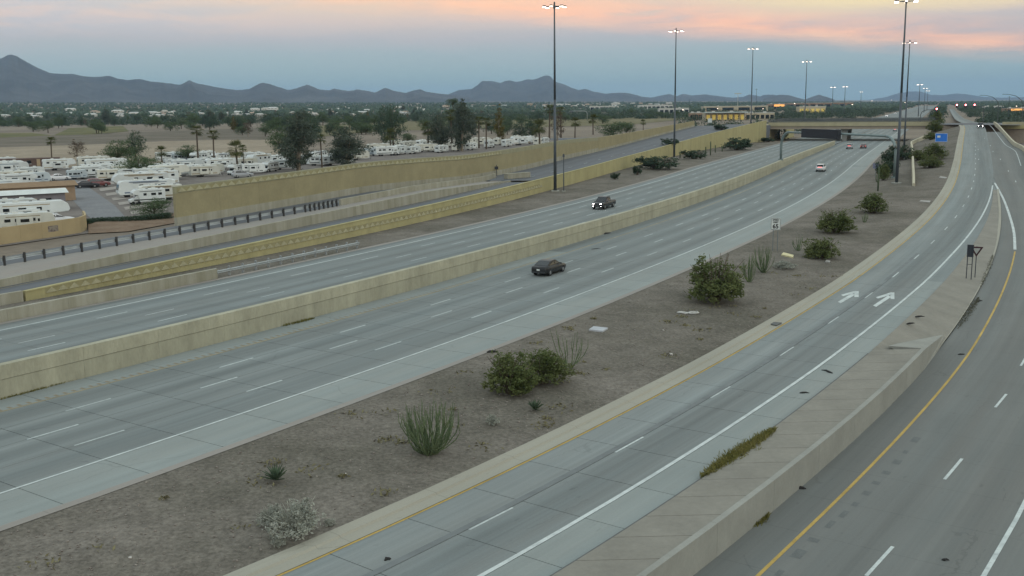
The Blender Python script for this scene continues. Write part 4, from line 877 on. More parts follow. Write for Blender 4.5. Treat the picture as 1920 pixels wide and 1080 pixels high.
# ---------------------------------------------------------------- plants of the gravel median
CRE = [shrub('creosote_bush', 2.0, 2.0, 5200, .085, M_LF_CREO, 11, 34), shrub('creosote_bush', 2.0, 1.6, 4600, .085, M_LF_CREO, 23, 30, nl=11), shrub('creosote_bush', 2.0, 1.8, 4600, .085, M_LF_CREO, 37, 30, nl=7)]
used = set()
def place(proto, P, w, h, bw, bh, rz, label, cat, group=None):
    s = (w/bw, w/bw, h/bh)
    if id(proto) in used: o = copy_tree(proto, tuple(P), rz, s)
    else: used.add(id(proto)); o = proto; o.location = tuple(P); o.rotation_euler = (0, 0, rz); o.scale = s
    for k in ('group',):
        if k in o: del o[k]
    return tag(o, label, cat, group)
for x, y, wp, hp, k, lab in [(1340, 566, 92, 98, 0, 'largest rounded creosote bush, below the speed limit sign'), (957, 737, 90, 86, 1, 'dark creosote bush, left one of the touching pair on the gravel'), (1020, 718, 84, 66, 2, 'creosote bush, right one of the touching pair with stalks behind'),
        (1568, 436, 62, 50, 0, 'rounded creosote bush right of the speed limit sign, upper of two neighbours'), (1540, 484, 60, 42, 1, 'open creosote bush nearest right of the speed limit sign'), (1636, 399, 50, 38, 2, 'creosote bush standing alone below the overhead sign gantry'),
        (1744, 314, 50, 34, 0, 'green bush on the slope right of the pale rail'), (1722, 300, 40, 26, 1, 'low bush behind the pale rail on the slope'), (1750, 300, 50, 40, 2, 'bush on the slope just below the blue sign'), (1745, 262, 30, 22, 0, 'bush on the slope left of the blue sign'), (1752, 246, 36, 30, 1, 'bush at the top of the slope near the cross street'), (1757, 228, 24, 26, 2, 'narrow bush beside the far ramp at the cross street')]:
    P = at2(x, y); q = ppm(P); place(CRE[k], P, wp/q*(1.22 if y > 390 else .95), hp/q*(1.12 if y > 390 else .9), 2.0, (2.0, 1.6, 1.8)[k], x*.37, lab, 'bush')
DKB = shrub('dark_shrub', 2.0, 1.4, 3000, .10, M_LF_DARK, 51, 20)
for x, y, wp, hp, lab in [(1662, 330, 34, 34, 'dark shrub at the freeway edge below the gantry post'), (1690, 300, 34, 30, 'dark shrub hard against the pale rail at the freeway edge'), (1668, 305, 26, 26, 'dark shrub behind the gantry post at the freeway edge')]:
    P = at2(x, y); q = ppm(P); place(DKB, P, wp/q*1.2, hp/q*1.1, 2.0, 1.4, x, lab, 'shrub')
def zV(x, Y): return float(zF(Y))+.03
for x, y, wp, hp, lab in [(1232, 317, 68, 26, 'wide dark shrub at the foot of the second light mast'), (1195, 327, 17, 18, 'small dark shrub left of the second light mast'), (1301, 298, 40, 18, 'low dark shrub right of the second light mast'), (1381, 281, 52, 24, 'dark shrub near the foot of the third light mast'), (1153, 336, 15, 13, 'sparse low shrub alone on the far gravel verge'), (1440, 266, 26, 9, 'low shrub at the foot of the overpass abutment')]:
    P = at2(x, y, zV); q = ppm(P); place(DKB, P, wp/q*1.2, hp/q*1.1, 2.0, 1.4, x, lab, 'shrub')
def zAB(x, Y): return float(zA(Y))+.05
for x, y, wp, hp, lab in [(1256, 272, 34, 13, 'dark shrub on the left frontage road edge above the ochre wall'), (1352, 243, 26, 10, 'dark shrub on the left frontage road edge near the overpass')]:
    P = at2(x, y, zAB); q = ppm(P); place(DKB, P, wp/q*1.2, hp/q*1.1, 2.0, 1.4, x, lab, 'shrub')
for x, y, wp, hp, n, lab in [(808, 850, 104, 116, 90, 'dense upright ocotillo clump, nearest tall plant on the gravel'), (1404, 529, 26, 60, 26, 'slender ocotillo right of the largest bush'), (1432, 511, 36, 66, 34, 'ocotillo just left of the speed limit sign posts'), (1066, 690, 74, 88, 12, 'sparse ocotillo with bare stalks rising behind the bush pair'), (1621, 417, 14, 22, 14, 'tiny ocotillo beside the lone creosote bush'), (1498, 470, 30, 34, 14, 'thin stalky plant beside the open creosote bush')]:
    P = at2(x, y); q = ppm(P); o = ocotillo('ocotillo', wp/q, hp/q, n, x); o.location = tuple(P); tag(o, lab, 'ocotillo')
for x, y, wp, hp, lab in [(518, 902, 50, 40, 'spiky agave rosette on the gravel, left of the ocotillo'), (1004, 770, 36, 26, 'small agave rosette below the creosote pair')]:
    P = at2(x, y); q = ppm(P); o = agave('agave', wp/q*.55, hp/q, 34, x); o.location = tuple(P); tag(o, lab, 'agave')
GRB = shrub('brittlebush', 1.6, 1.0, 2600, .06, M_LF_GREY, 71, 40, smat=M_LF_GREY)
for x, y, wp, hp, lab in [(552, 1003, 96, 66, 'pale grey brittlebush near the kerb, largest of its kind'), (508, 985, 48, 40, 'thin brownish grey brittlebush just left of the largest one'), (522, 1024, 26, 20, 'small grey tuft below the largest brittlebush'), (924, 796, 24, 20, 'small grey brittlebush right of the ocotillo'), (1470, 503, 40, 14, 'low pale tuft under the speed limit sign'), (618, 985, 22, 14, 'tiny grey tuft right of the largest brittlebush')]:
    P = at2(x, y); q = ppm(P); place(GRB, P, wp/q*1.25, hp/q*1.15, 1.6, 1.0, x, lab, 'brittlebush')
M_SAG = leaf_mat('saguaro_skin', (.06, .085, .05), (.095, .12, .07), 2, 0)
def saguaro(name, h, arms, lab, P):
    root = empty(name, tuple(P)); r = .16
    def rib(pts, rad): 
        m = MB(); m.path(pts, rad, 10); return m
    rib([(0, 0, -.1), (0, 0, h*.5), (0, 0, h*.92), (0, 0, h)], [r*.9, r*1.1, r, r*.4]).build('stem', M_SAG, root, smooth=True)
    for k, (zz, L) in enumerate(arms): s = 1 if k % 2 else -1; rib([(0, 0, zz), (s*.35, 0, zz+.1), (s*.42, 0, zz+.4), (s*.42, 0, zz+L)], [r*.6, r*.7, r*.7, r*.3]).build('arm', M_SAG, root, smooth=True)
    return tag(root, lab, 'cactus')
for x, y, hp, arms, lab in [(1646, 358, 46, [(1.6, 1.2)], 'tall cactus at the freeway edge left of the gantry post')]:
    P = at2(x, y); saguaro('saguaro', hp/ppm(P), arms, lab, P)
P = at2(1656, 338); place(CRE[2], P, 26/ppm(P), 34/ppm(P), 2.0, 1.8, 1.1, 'yellow green bush right of the tall cactus by the gantry', 'bush')
for x, y, hp, lab in [(1275, 296, 11, 'short cactus stump right of the second light mast'), (1323, 290, 15, 'cactus post left of the tallest one on the far verge'), (1332, 291, 26, 'tallest columnar cactus on the far verge'), (1341, 286, 14, 'slim cactus right of the tallest one on the far verge'), (1354, 284, 10, 'shortest cactus in the far verge row')]:
    P = at2(x, y, zV); saguaro('saguaro', hp/ppm(P), [], lab, P)
# grass in the joint of the island
def grass(name, p0, p1, width, n, seed, hgt, zf, lab):
    r = np.random.default_rng(seed); a, b = at(*p0, zf), at(*p1, zf); P = []
    t = r.beta(1.6, 1.3, n); off = r.normal(size=n)*width*.35*np.sin(np.pi*np.clip(t, .03, .97))**.6; d = b-a; nv = np.array([d[1], -d[0], 0])/np.linalg.norm(d[:2])
    B = a+t[:, None]*d+off[:, None]*nv; L = hgt*r.uniform(.5, 1.2, n); dr = r.normal(size=(n, 3))*.55; dr[:, 2] = 1; dr /= np.linalg.norm(dr, axis=1)[:, None]
    sd = np.cross(dr, r.normal(size=(n, 3))); sd /= np.linalg.norm(sd, axis=1)[:, None]; w = .022
    tip = B+dr*L[:, None]; tip[:, 2] -= L*.15
    V = np.stack([B-sd*w, B+sd*w, B+dr*(L*.55)[:, None]+sd*w, tip], 1).reshape(-1, 3)-a; o = link(name, np_mesh(V, np.arange(4*n).reshape(-1, 4)), M_LF_GRASS); o.location = tuple(a); o['kind'] = 'stuff'
    return tag(o, lab, 'grass')
grass('weed_grass', (1312, 897), (1452, 806), .55, 3600, 3, .30, lambda Y: zR(Y)+.1, 'yellow green grass strip growing at the edge of the paved island')
grass('weed_grass', (1405, 990), (1440, 966), .35, 500, 5, .25, zQ, 'dry weeds at the foot of the island wall')
grass('weed_grass', (150, 710), (0, 750), .2, 300, 6, .18, zF, 'thin weeds at the foot of the median wall, far left')
grass('weed_grass', (530, 612), (590, 597), .35, 350, 7, .22, zF, 'weed tuft at the foot of the median wall')
M_WEED = leaf_mat('dark_weed', (.085, .088, .065), (.13, .125, .09), 2)
for i, (p0, p1, w) in enumerate([((1795, 618), (1835, 558), .5), ((1838, 540), (1862, 478), .4)]):
    o = grass('kerb_weeds', p0, p1, w, 700, 20+i, .18, lambda Y: zQ(Y)+.1, ['dark weeds along the gore kerb, nearer stretch', 'dark weeds along the gore kerb, farther stretch'][i]); o.data.materials.clear(); o.data.materials.append(M_WEED)
# scattered stones on the gravel: too small and many to count
r = np.random.default_rng(5); V = []; F = []
ico = bmesh.new(); bmesh.ops.create_icosphere(ico, subdivisions=1, radius=1); iv = np.array([v.co[:] for v in ico.verts]); itri = np.array([[v.index for v in f.verts] for f in ico.faces]); ico.free()
VV = []; FF = []; n0 = 0
for i in range(6000):
    Y = 22+90*r.random()**1.5; xa = float(np.interp(Y, GE.P[:, 1], GE.P[:, 0])); xb = float(np.interp(Y, CE.P[:, 1], CE.P[:, 0])); x = xa+.3+(xb-xa-.6)*r.random(); s = .022+.05*r.random()**4
    VV.append(iv*s*np.array([1, r.uniform(.6, 1), r.uniform(.5, .8)])*(1+.25*r.normal(size=(len(iv), 1)))+np.array([x, Y, zG(x, Y)+s*.2])); FF.append(itri+n0); n0 += len(iv)
o = link('gravel_stones', np_mesh(np.vstack(VV), np.vstack(FF)), mat('loose_stone', (.20, .175, .155), .95, scale=1.5, col2=(.33, .30, .27), coord='World', thr=(.45, .75))); tag(o, 'loose stones scattered over the gravel median', 'stones', kind='stuff')
# dry tufts on the gravel
r = np.random.default_rng(15); B = []
for i in range(70):
    Y = 24+80*r.random(); xa = float(np.interp(Y, GE.P[:, 1], GE.P[:, 0])); xb = float(np.interp(Y, CE.P[:, 1], CE.P[:, 0])); x = xa+.5+(xb-xa-1)*r.random(); k = int(r.integers(8, 40)); w = r.uniform(.1, .55)
    B.append(np.column_stack([x+r.normal(size=k)*w, Y+r.normal(size=k)*w, np.full(k, zG(x, Y)+.04)]))
V, F = leaves(np.vstack(B), .16, 1.6, .6, 5); o = link('dry_tufts', np_mesh(V, F), mat('straw', (.17, .155, .085), .9, var=.25, scale=1, coord='World')); tag(o, 'straw-coloured dry tufts scattered on the gravel', 'dry grass', kind='stuff')
M_ROCK = mat('pale_rock', (.48, .46, .43), .9, var=.12)
def rock(x, y, wp, lab, zf=zG, matl=None, sh=(1, .8, .6)):
    P = at2(x, y, zf); s = wp/ppm(P)/2; rr = np.random.default_rng(int(x)); v = iv*(1+.22*rr.normal(size=(len(iv), 1)))*np.array(sh)*s; o = link('rock', np_mesh(v, itri), matl or M_ROCK); o.location = (P[0], P[1], P[2]+s*sh[2]*.5); tag(o, lab, 'rock')
rock(648, 890, 7, 'small white rock right of the left agave'); rock(1258, 665, 8, 'white rock near the kerb beside the ramp'); rock(244, 1047, 8, 'pale rock in the lower left gravel'); rock(1244, 620, 5, 'little pale stone below the tangled white hose'); rock(1388, 966, 6, 'pale stone at the foot of the island wall', lambda x, Y: float(zQ(Y)))
# utility cover, plank, hose, tyre scraps
def slab_px(name, pts, th, matl, lab, cat, zf=zG, zo=.03):
    Q = [at2(x, y, zf) for x, y in pts]; c = np.mean(Q, 0); V = [tuple(q-c+np.array([0, 0, zo+th])) for q in Q]+[tuple(q-c+np.array([0, 0, zo-.05])) for q in Q]; n = len(Q)
    m = MB(); m.add(V, [tuple(range(n)), tuple(range(2*n-1, n-1, -1))]+[(i, n+i, n+(i+1) % n, (i+1) % n) for i in range(n)]); o = m.build(name, matl); o.location = tuple(c); return tag(o, lab, cat)
slab_px('utility_cover', [(1104, 620), (1113, 614), (1140, 617), (1130, 623)], .08, mat('grey_cover', (.40, .42, .45), .7), 'flat light grey utility cover on the gravel', 'cover')
slab_px('plank', [(1465, 479), (1469, 475), (1488, 480), (1487, 484)], .10, mat('pale_yellow_plank', (.60, .54, .32), .7), 'pale yellow plank lying behind the speed limit sign', 'plank')
slab_px('utility_cover', [(1547, 491), (1550, 488), (1557, 490), (1555, 493)], .06, mat('pale_cover', (.34, .33, .31), .9), 'small white cover below the open creosote bush', 'cover')
slab_px('utility_cover', [(1724, 378), (1727, 376), (1745, 377), (1743, 380)], .04, MATS['pale_cover'], 'white ground cover near the top of the gravel by the ramp', 'cover')
slab_px('utility_cover', [(1760, 333), (1764, 331), (1776, 333), (1772, 335)], .04, MATS['pale_cover'], 'white ground cover nearest the pale rail foot', 'cover')
slab_px('drain_grate', [(1441, 607), (1452, 604), (1466, 605), (1456, 610)], .02, M_SEAL, 'dark drain grate set in the ramp kerb', 'grate', lambda x, Y: float(zR(Y))+.10, .0)
P = at2(1290, 588); q = ppm(P); m = MB(); m.path([(x/q, y*2.3/q, .08+.04*math.sin(i*1.7)) for i, (x, y) in enumerate([(-20, 1), (-13, -1.5), (-6, -2.5), (0, 0), (6, 2.5), (14, 2), (19, 5), (20, 0), (13, -3.5), (5, -3.5), (0, 0), (-7, 3), (-14, 2), (-20, 1)])], .065, 6)
o = m.build('discarded_hose', mat('white_plastic', (.48, .48, .46), .6), smooth=True); o.location = tuple(P); tag(o, 'tangled white hose lying on the gravel', 'hose')
M_SCRAP = mat('tyre_scrap_rubber', (.03, .03, .03), .9)
def scrap(x, y, L, lab, zf, rz=0.0, w=.22, nm='tyre_scrap'):
    P = at2(x, y, lambda X, Y: float(zf(Y))); m = MB(); rr = random.Random(int(x)); m.path([(-L/2, 0, .02), (-L*.2, rr.uniform(-.1, .1), .05), (L*.2, rr.uniform(-.1, .1), .05), (L/2, rr.uniform(-.15, .15), .02)], [w*.3, w*.5, w*.35, w*.1], 6); o = m.build(nm, M_SCRAP); o.location = tuple(P); o.rotation_euler = (0, 0, rz); tag(o, lab, 'tyre scrap')
scrap(1140, 438, 1.6, 'black tyre scraps at the foot of the median wall', zF, .9, .3); scrap(1314, 373, 1.0, 'small dark debris on top edge of the median wall shoulder', zF, .4, .5); scrap(402, 457, 1.1, 'dark tyre scrap on the left ramp above the zigzag wall', zA, .5, .3)
scrap(1551, 697, 1.0, 'curved black tyre strip on the ramp shoulder', zR, 2.0, .16); scrap(1508, 737, .6, 'thin dark scrap on the ramp shoulder, nearer one', zR, .1, .12); scrap(1724, 594, .8, 'flat dark clod at the gore, upper one', zR, .2, .18); scrap(1708, 607, .8, 'flat dark clod at the gore, lower one', zR, .3, .18)
scrap(1803, 665, .6, 'dark scrap beside the yellow line of the lower road', zQ, .1, .12); scrap(1836, 565, .8, 'dark lump at the gore kerb', zQ, .3, .22); scrap(923, 660, .8, 'black scrap at the freeway edge behind the left creosote', zF, .4, .2); scrap(1118, 467, 1.2, 'thin dark scrap in the left freeway lane', zF, .2, .08); scrap(728, 1050, .28, 'small dark spot of rubber on the ramp lane', zR, .6, .15)
scrap(1772, 1050, .3, 'small black scrap on the lower road, nearest one', zQ, .1, .12); scrap(1503, 916, .4, 'dark scrap by the island wall foot', zQ, .1, .2)
# painted arrows on the ramp
for quads in ([[(1571, 566), (1576, 569), (1603, 553), (1598, 550)], [(1577, 553), (1581, 555.5), (1604, 549), (1601, 546)], [(1602, 546), (1610, 546), (1610, 557), (1602, 557)]],
              [[(1637, 573), (1643, 575.5), (1671, 557), (1665.5, 554)], [(1642, 557.5), (1646, 560), (1672, 552.5), (1668, 549)], [(1669, 548.5), (1677, 548.5), (1677, 561), (1670, 561)]]):
    V = []; F = []
    for q in quads:
        k = len(V); V += [tuple(at(x, y, zR)+np.array([0, 0, .012])) for x, y in q]; F.append((k, k+1, k+2, k+3))
    link('lane_arrow', me_from(V, F), M_WHITE, ramp)

# ---------------------------------------------------------------- light masts
def mast_px(x, y, ytop, label, zf2, **kw):
    P = at2(x, y, zf2); return mast(P, rise(P, ytop), label, **kw)
mast_px(1041, 359, 9, 'tall dark light mast on the far verge, nearest left of centre', zV)
mast_px(1264, 296, 56, 'tall dark light mast on the far verge, second along the far carriageway', zV)
mast_px(1407, 263, 90, 'light mast on the far verge, third, beside the ochre abutment', zV)
mast_px(1681, 344, -1, 'tall light mast in the gravel beside the overhead gantry post', zG)
def far_pole(x, ytop, H, z0=2.0):
    d = ray(x, ytop); t = (H+z0-CAMH)/d[2]; return np.array([d[0]*t, d[1]*t, z0])
mast(far_pole(1706, 78, 33.0), 33.0, 'light mast right behind the one at the gantry post')
mast(far_pole(1513, 114, 33.0), 33.0, 'light mast rising behind the overpass deck', r=.28)
for x, yt, lab in [(1562, 163, 'distant light mast, left one of the pair right of centre'), (1585, 162, 'distant light mast, right one of the pair right of centre'), (1725, 158, 'distant light mast over the far ramp, nearest of the cluster'), (1735, 165, 'distant light mast over the far ramp, second of the cluster'), (1740, 170, 'distant light mast over the far ramp, farthest of the cluster'), (1615, 172, 'faint distant light mast beyond the overpass')]:
    mast(far_pole(x, yt, 30.0), 30.0, lab, r=.42, n_l=4, lamp=1.6, rad=2.4)
# thin post beside the first mast
P = at2(1057, 359, zV); m = MB(); m.tube((0, 0, 0), (0, 0, rise(P, 288)), .10, .07, 8); o = empty('sensor_post', tuple(P)); m.build('pole', M_MAST, o); m = MB(); m.box((0, 0, .05), (.7, .7, .2)); m.build('base_pad', M_ISLW, o); m = MB(); m.box((0, .12, rise(P, 292)), (.35, .25, .5)); m.build('sensor_box', M_MAST, o); tag(o, 'thin dark post just right of the nearest light mast', 'post')

# ---------------------------------------------------------------- overhead sign gantry
PR = at2(1677, 334); sG = FW.locate(PR)[0]; oR = FW.locate(PR)[1]; sL = min(np.arange(sG-10, sG+60, .5), key=lambda q_: abs(px((*FW.at(q_, -15.7), float(zF(FW.at(q_, -15.7)[1]))+1.9))[0]-1464)); PLxy = FW.at(sL, -15.7); zl = float(zF(PLxy[1]))+1.9; PL = np.array([*PLxy, zl])
g = empty('sign_gantry', tuple(PR)); O = Vector(PR); zt = PR[2]+rise(PR, 256)
A = Vector(PL)-O; B = Vector((0, 0, 0)); dxy = Vector((A.x, A.y, 0)).normalized(); ztl = zt-PR[2]; R_ = 3.2
left = [A+Vector((0, 0, 0)), Vector((A.x, A.y, ztl-R_))]+[Vector((A.x, A.y, ztl-R_))+(-dxy)*(R_*(1-math.cos(t)))+Vector((0, 0, R_*math.sin(t))) for t in np.linspace(.2, math.pi/2, 7)]
right = [Vector((0, 0, 0)), Vector((0, 0, ztl-R_))]+[Vector((0, 0, ztl-R_))+dxy*(R_*(1-math.cos(t)))+Vector((0, 0, R_*math.sin(t))) for t in np.linspace(.2, math.pi/2, 7)]
m = MB(); m.path(left, .30, 12); m.build('left_post', M_GANTRY, g, smooth=True); m = MB(); m.path(right, .30, 12); m.build('right_post', M_GANTRY, g, smooth=True)
m = MB(); m.path([left[-1], (left[-1]+right[-1])/2+Vector((0, 0, .12)), right[-1]], .24, 10); m.build('cross_beam', M_GANTRY, g, smooth=True)
m = MB(); m.box((A.x, A.y, A.z+.15), (.9, .9, .35)); m.build('base_plate', M_GANTRY, g); m = MB(); m.box((0, 0, .1), (1.0, 1.0, .4)); m.build('base_plate', M_GANTRY, g)
for t in np.linspace(.52, .86, 7): p = left[-1].lerp(right[-1], t); m = MB(); m.tube(p, p+Vector((0, 0, .55)), .06); m.build('bracket', M_GANTRY, g)
thG = float(FW.head(sG)); 
def on_gantry(x): # fraction along the beam whose picture column is x
    return min(np.linspace(0, 1, 201), key=lambda t: abs(px(np.array(left[-1].lerp(right[-1], t)+O))[0]-x))
ta, tb = on_gantry(1511), on_gantry(1579); c = left[-1].lerp(right[-1], (ta+tb)/2); wS = (left[-1]-right[-1]).length*(tb-ta); cp = np.array(c+O); wS = 68/ppm(cp); hS = 17/ppm(cp)
e1, e2 = left[-1].lerp(right[-1], ta), left[-1].lerp(right[-1], tb); wS = (e2-e1).length; ang = math.atan2(e2.y-e1.y, e2.x-e1.x); nrm = Vector((math.sin(ang), -math.cos(ang), 0)); c = (e1+e2)/2+nrm*.75
m = MB(); m.box((c.x, c.y, c.z), (wS, .9, hS), ang); bx_ = m.build('message_sign', M_DARK, g, bevel=.05)
m = MB(); m.box((c.x+nrm.x*.47, c.y+nrm.y*.47, c.z), (wS-.4, .06, hS-.3), ang); m.build('sign_face', mat('sign_back_ribs', (.026, .028, .036), .6, var=.2, scale=2.5, stretch=(1, 1, 6)), bx_)
tag(g, 'grey pipe gantry over the freeway carrying a dark message sign', 'sign gantry')

# ---------------------------------------------------------------- road signs
def sign_posts(root, xs, h, r=.035, matl=None):
    for x in xs: m = MB(); m.box((x, 0, h/2-.15), (r*2, r*1.4, h+.3)); m.build('post', matl or M_SIGSTEEL, root)
P = at2(1453, 470); q = ppm(P); s = empty('speed_limit_sign', tuple(P), -.42); sign_posts(s, (-.26, .26), rise(P, 410)); zc = (rise(P, 409)+rise(P, 431))/2; hh = rise(P, 409)-rise(P, 431); ww = hh*.80
m = MB(); m.box((0, -.05, zc), (ww, .03, hh)); f = m.build('sign_panel', M_SIGNW, s, bevel=.01)
for zo, xo, dx, dz in ((hh*.47, 0, ww*.94, .03), (-hh*.47, 0, ww*.94, .03), (0, ww*.47, .03, hh*.92), (0, -ww*.47, .03, hh*.92)): m = MB(); m.box((xo, -.072, zc+zo), (dx, .008, dz)); m.build('border', M_SIGNB, f)
text('SPEED', hh*.19, M_SIGNB, f, (0, -.072, zc+hh*.34), (math.pi/2, 0, 0), bold=.008); text('LIMIT', hh*.19, M_SIGNB, f, (0, -.072, zc+hh*.15), (math.pi/2, 0, 0), bold=.008); text('65', hh*.50, M_SIGNB, f, (0, -.072, zc-hh*.21), (math.pi/2, 0, 0), bold=.02)
tag(s, 'white speed limit 65 sign on two posts in the gravel', 'road sign')
def zGo(x, Y): return float(zR(Y))*.5+float(zQ(Y))*.5+.1
P = at2(1814, 522, zGo); s = empty('sign', tuple(P), -.55); h = rise(P, 459); sign_posts(s, (-.12, .34), h, .04, M_SIGNBACK); m = MB(); m.box((.10, .05, h-.62), (.62, .03, 1.25)); m.build('sign_panel', M_SIGNBACK, s, bevel=.01); m = MB(); m.box((.1, .0, h*.42), (.55, .03, .05)); m.build('cross_brace', M_SIGNBACK, s); tag(s, 'dark back of a rectangular sign on two posts at the gore', 'road sign')
P = at2(1828, 518, zGo); s = empty('yield_sign', tuple(P), -.50); h = rise(P, 462); sign_posts(s, (0,), h, .04, M_SIGNBACK); a_ = .62
def tri(y, k): return [(-a_*k, y, h-.02-(1-k)*.36), (a_*k, y, h-.02-(1-k)*.36), (0, y, h-.02-(1-k)*.36-1.06*k)]
m = MB(); m.add(tri(-.06, 1)+tri(-.09, 1), [(0, 1, 2), (5, 4, 3), (0, 3, 4, 1), (1, 4, 5, 2), (2, 5, 3, 0)]); f = m.build('sign_panel', mat('dark_red_sign_border', (.05, .02, .025), .6), s); m = MB(); m.add(tri(-.094, .58)+tri(-.100, .58), [(0, 1, 2), (5, 4, 3), (0, 3, 4, 1), (1, 4, 5, 2), (2, 5, 3, 0)]); m.build('sign_centre', mat('dull_white_centre', (.36, .37, .35), .6), f); tag(s, 'triangular yield sign on one post at the gore', 'road sign')
P = at2(1763, 291); q = ppm(P); s = empty('guide_sign', tuple(P), -.38); zc = (rise(P, 250)+rise(P, 266))/2; hh = rise(P, 250)-rise(P, 266); sign_posts(s, (-.9, .9), zc+hh/2, .06); m = MB(); m.box((0, -.06, zc), (hh*1.35, .04, hh)); f = m.build('sign_panel', M_BLUE, s, bevel=.02)
for zo, xo, dx, dz in ((hh*.47, 0, hh*1.3, .05), (-hh*.47, 0, hh*1.3, .05), (0, hh*.65, .05, hh*.9), (0, -hh*.65, .05, hh*.9)): m = MB(); m.box((xo, -.085, zc+zo), (dx, .01, dz)); m.build('border', M_SIGNW, f)
m = MB(); m.box((-hh*.28, -.086, zc+hh*.12), (hh*.34, .01, hh*.24)); m.build('white_mark', M_SIGNW, f)
tag(s, 'blue guide sign on the slope beside the ramp', 'road sign')
P = at2(1641, 332); s = empty('small_sign', tuple(P), -.4); h = rise(P, 306); sign_posts(s, (0,), h, .04); m = MB(); m.box((0, -.05, h-.55), (1.1, .03, 1.1)); m.build('sign_panel', mat('lilac_grey_panel', (.23, .24, .34), .6), s, bevel=.01); tag(s, 'small lilac grey sign at the freeway edge left of the cactus', 'road sign')
def sign_small(x, y, yt, w, h, matl, lab, zf):
    P = at2(x, y, zf); s = empty('road_sign', tuple(P), -.5); H = rise(P, yt); sign_posts(s, (-w*.3, w*.3), H, .05); m = MB(); m.box((0, -.06, H-h/2), (w, .04, h)); m.build('sign_panel', matl, s); tag(s, lab, 'road sign')
sign_small(1412, 266, 235, 2.6, 4.4, mat('grey_sign_back', (.26, .29, .30), .5), 'grey sign panel at the abutment beside the third mast', zV)
sign_small(1331, 235, 222, 1.6, 1.6, M_SIGNW, 'white sign panel at the top of the left frontage road', zAB)
P = at2(931, 330, lambda x, Y: float(zB(Y))); s = empty('delineator_post', tuple(P)); h = rise(P, 309); m = MB(); m.box((0, 0, h/2), (.12, .12, h)); m.build('post', M_SIGNBACK, s); m = MB(); m.box((0, -.05, h*.72), (.7, .05, .6)); m.build('marker_panel', M_SIGNBACK, s); tag(s, 'dark marker post on the frontage barrier', 'post')
m = MB(); P = at2(970, 334, lambda x, Y: float(zA(Y))+.02); m.box((0, 0, .45), (1.0, 6.5, .9)); m.box((0, 0, .95), (1.06, 6.6, .10)); o = m.build('crash_cushion', M_PALE, bevel=.05); o.location = tuple(P); o.rotation_euler = (0, 0, -.75); tag(o, 'low pale crash cushion where the left ramp joins the frontage road', 'crash cushion')

# ---------------------------------------------------------------- vehicles on the roads
M_CARB = mat('black_car_paint', (.018, .019, .021), .34, var=.05, spec=.35); M_CARW = mat('white_car_paint', (.62, .63, .64), .3, var=.03, spec=.5); M_CARD = mat('charcoal_car_paint', (.026, .029, .034), .36, spec=.35, var=.05)
M_CARR = mat('dull_red_car_paint', (.16, .05, .05), .3, spec=.5, var=.05); M_CARS = mat('silver_car_paint', (.30, .32, .34), .3, spec=.5, var=.05)
def car_px(kind, paint, x, y, away, name, label, cat, off=None, zf=zF, ref=None, **kw):
    R = ref or FW; P = at(x, y, zf); s_, o_ = R.locate(P); o_ = off if off is not None else o_
    p = R.at(s_, o_); th = float(R.head(s_)); z = float(zf(p[1])); g_ = float(zf(p[1]+3)-zf(p[1]-3))/6.6
    return car(kind, paint, name, label, cat, (p[0], p[1], z+.006), th if away else th+math.pi, g_ if away else -g_, **kw)
car_px('sedan', M_CARB, 1030, 512, True, 'sedan', 'black sedan driving away in the near carriageway, left lanes', 'car', tail=False)
car_px('pickup', M_CARD, 1132, 390, False, 'pickup_truck', 'dark pickup with lit headlights oncoming in the far carriageway', 'pickup', head=True, tail=False)
car_px('suv', M_CARW, 1539, 321, True, 'suv', 'white SUV driving away below the gantry', 'car')
car_px('suv', M_CARS, 1593, 279, True, 'suv', 'grey SUV driving away just before the overpass, left of a red car', 'car')
car_px('sedan', M_CARR, 1619, 278, True, 'sedan', 'dull red sedan driving away just before the overpass', 'car')
car_px('pickup', M_CARD, 1838, 240, False, 'pickup_truck', 'dark pickup at the cross street on the ramp', 'pickup', zf=zR, ref=RP, head=True, tail=False)
for x, y, kind, p, aw, lab in [(1570, 247, 'suv', M_CARD, False, 'oncoming car with lit headlights under the overpass'), (1678, 246, 'suv', M_CARS, True, 'small car driving away beyond the overpass'), (1636, 224.5, 'suv', M_CARW, False, 'pale car on the far freeway just above the overpass deck'), (1663, 218, 'suv', M_CARW, False, 'lit oncoming car on the far freeway, nearest of the far queue'),
        (1678, 213, 'suv', M_CARW, False, 'lit oncoming van on the far freeway, second of the far queue'), (1694, 207, 'sedan', M_CARS, False, 'lit oncoming car on the far freeway, middle of the far queue'), (1701, 204.5, 'suv', M_CARS, False, 'lit oncoming car on the far freeway behind the middle one'), (1724, 199, 'suv', M_CARW, False, 'brightest oncoming headlights on the far freeway'), (1730, 198, 'suv', M_CARW, False, 'far headlights right beside the brightest pair')]:
    o = car_px(kind, p, x, y, aw, 'car', lab, 'car', head=not aw, tail=aw)

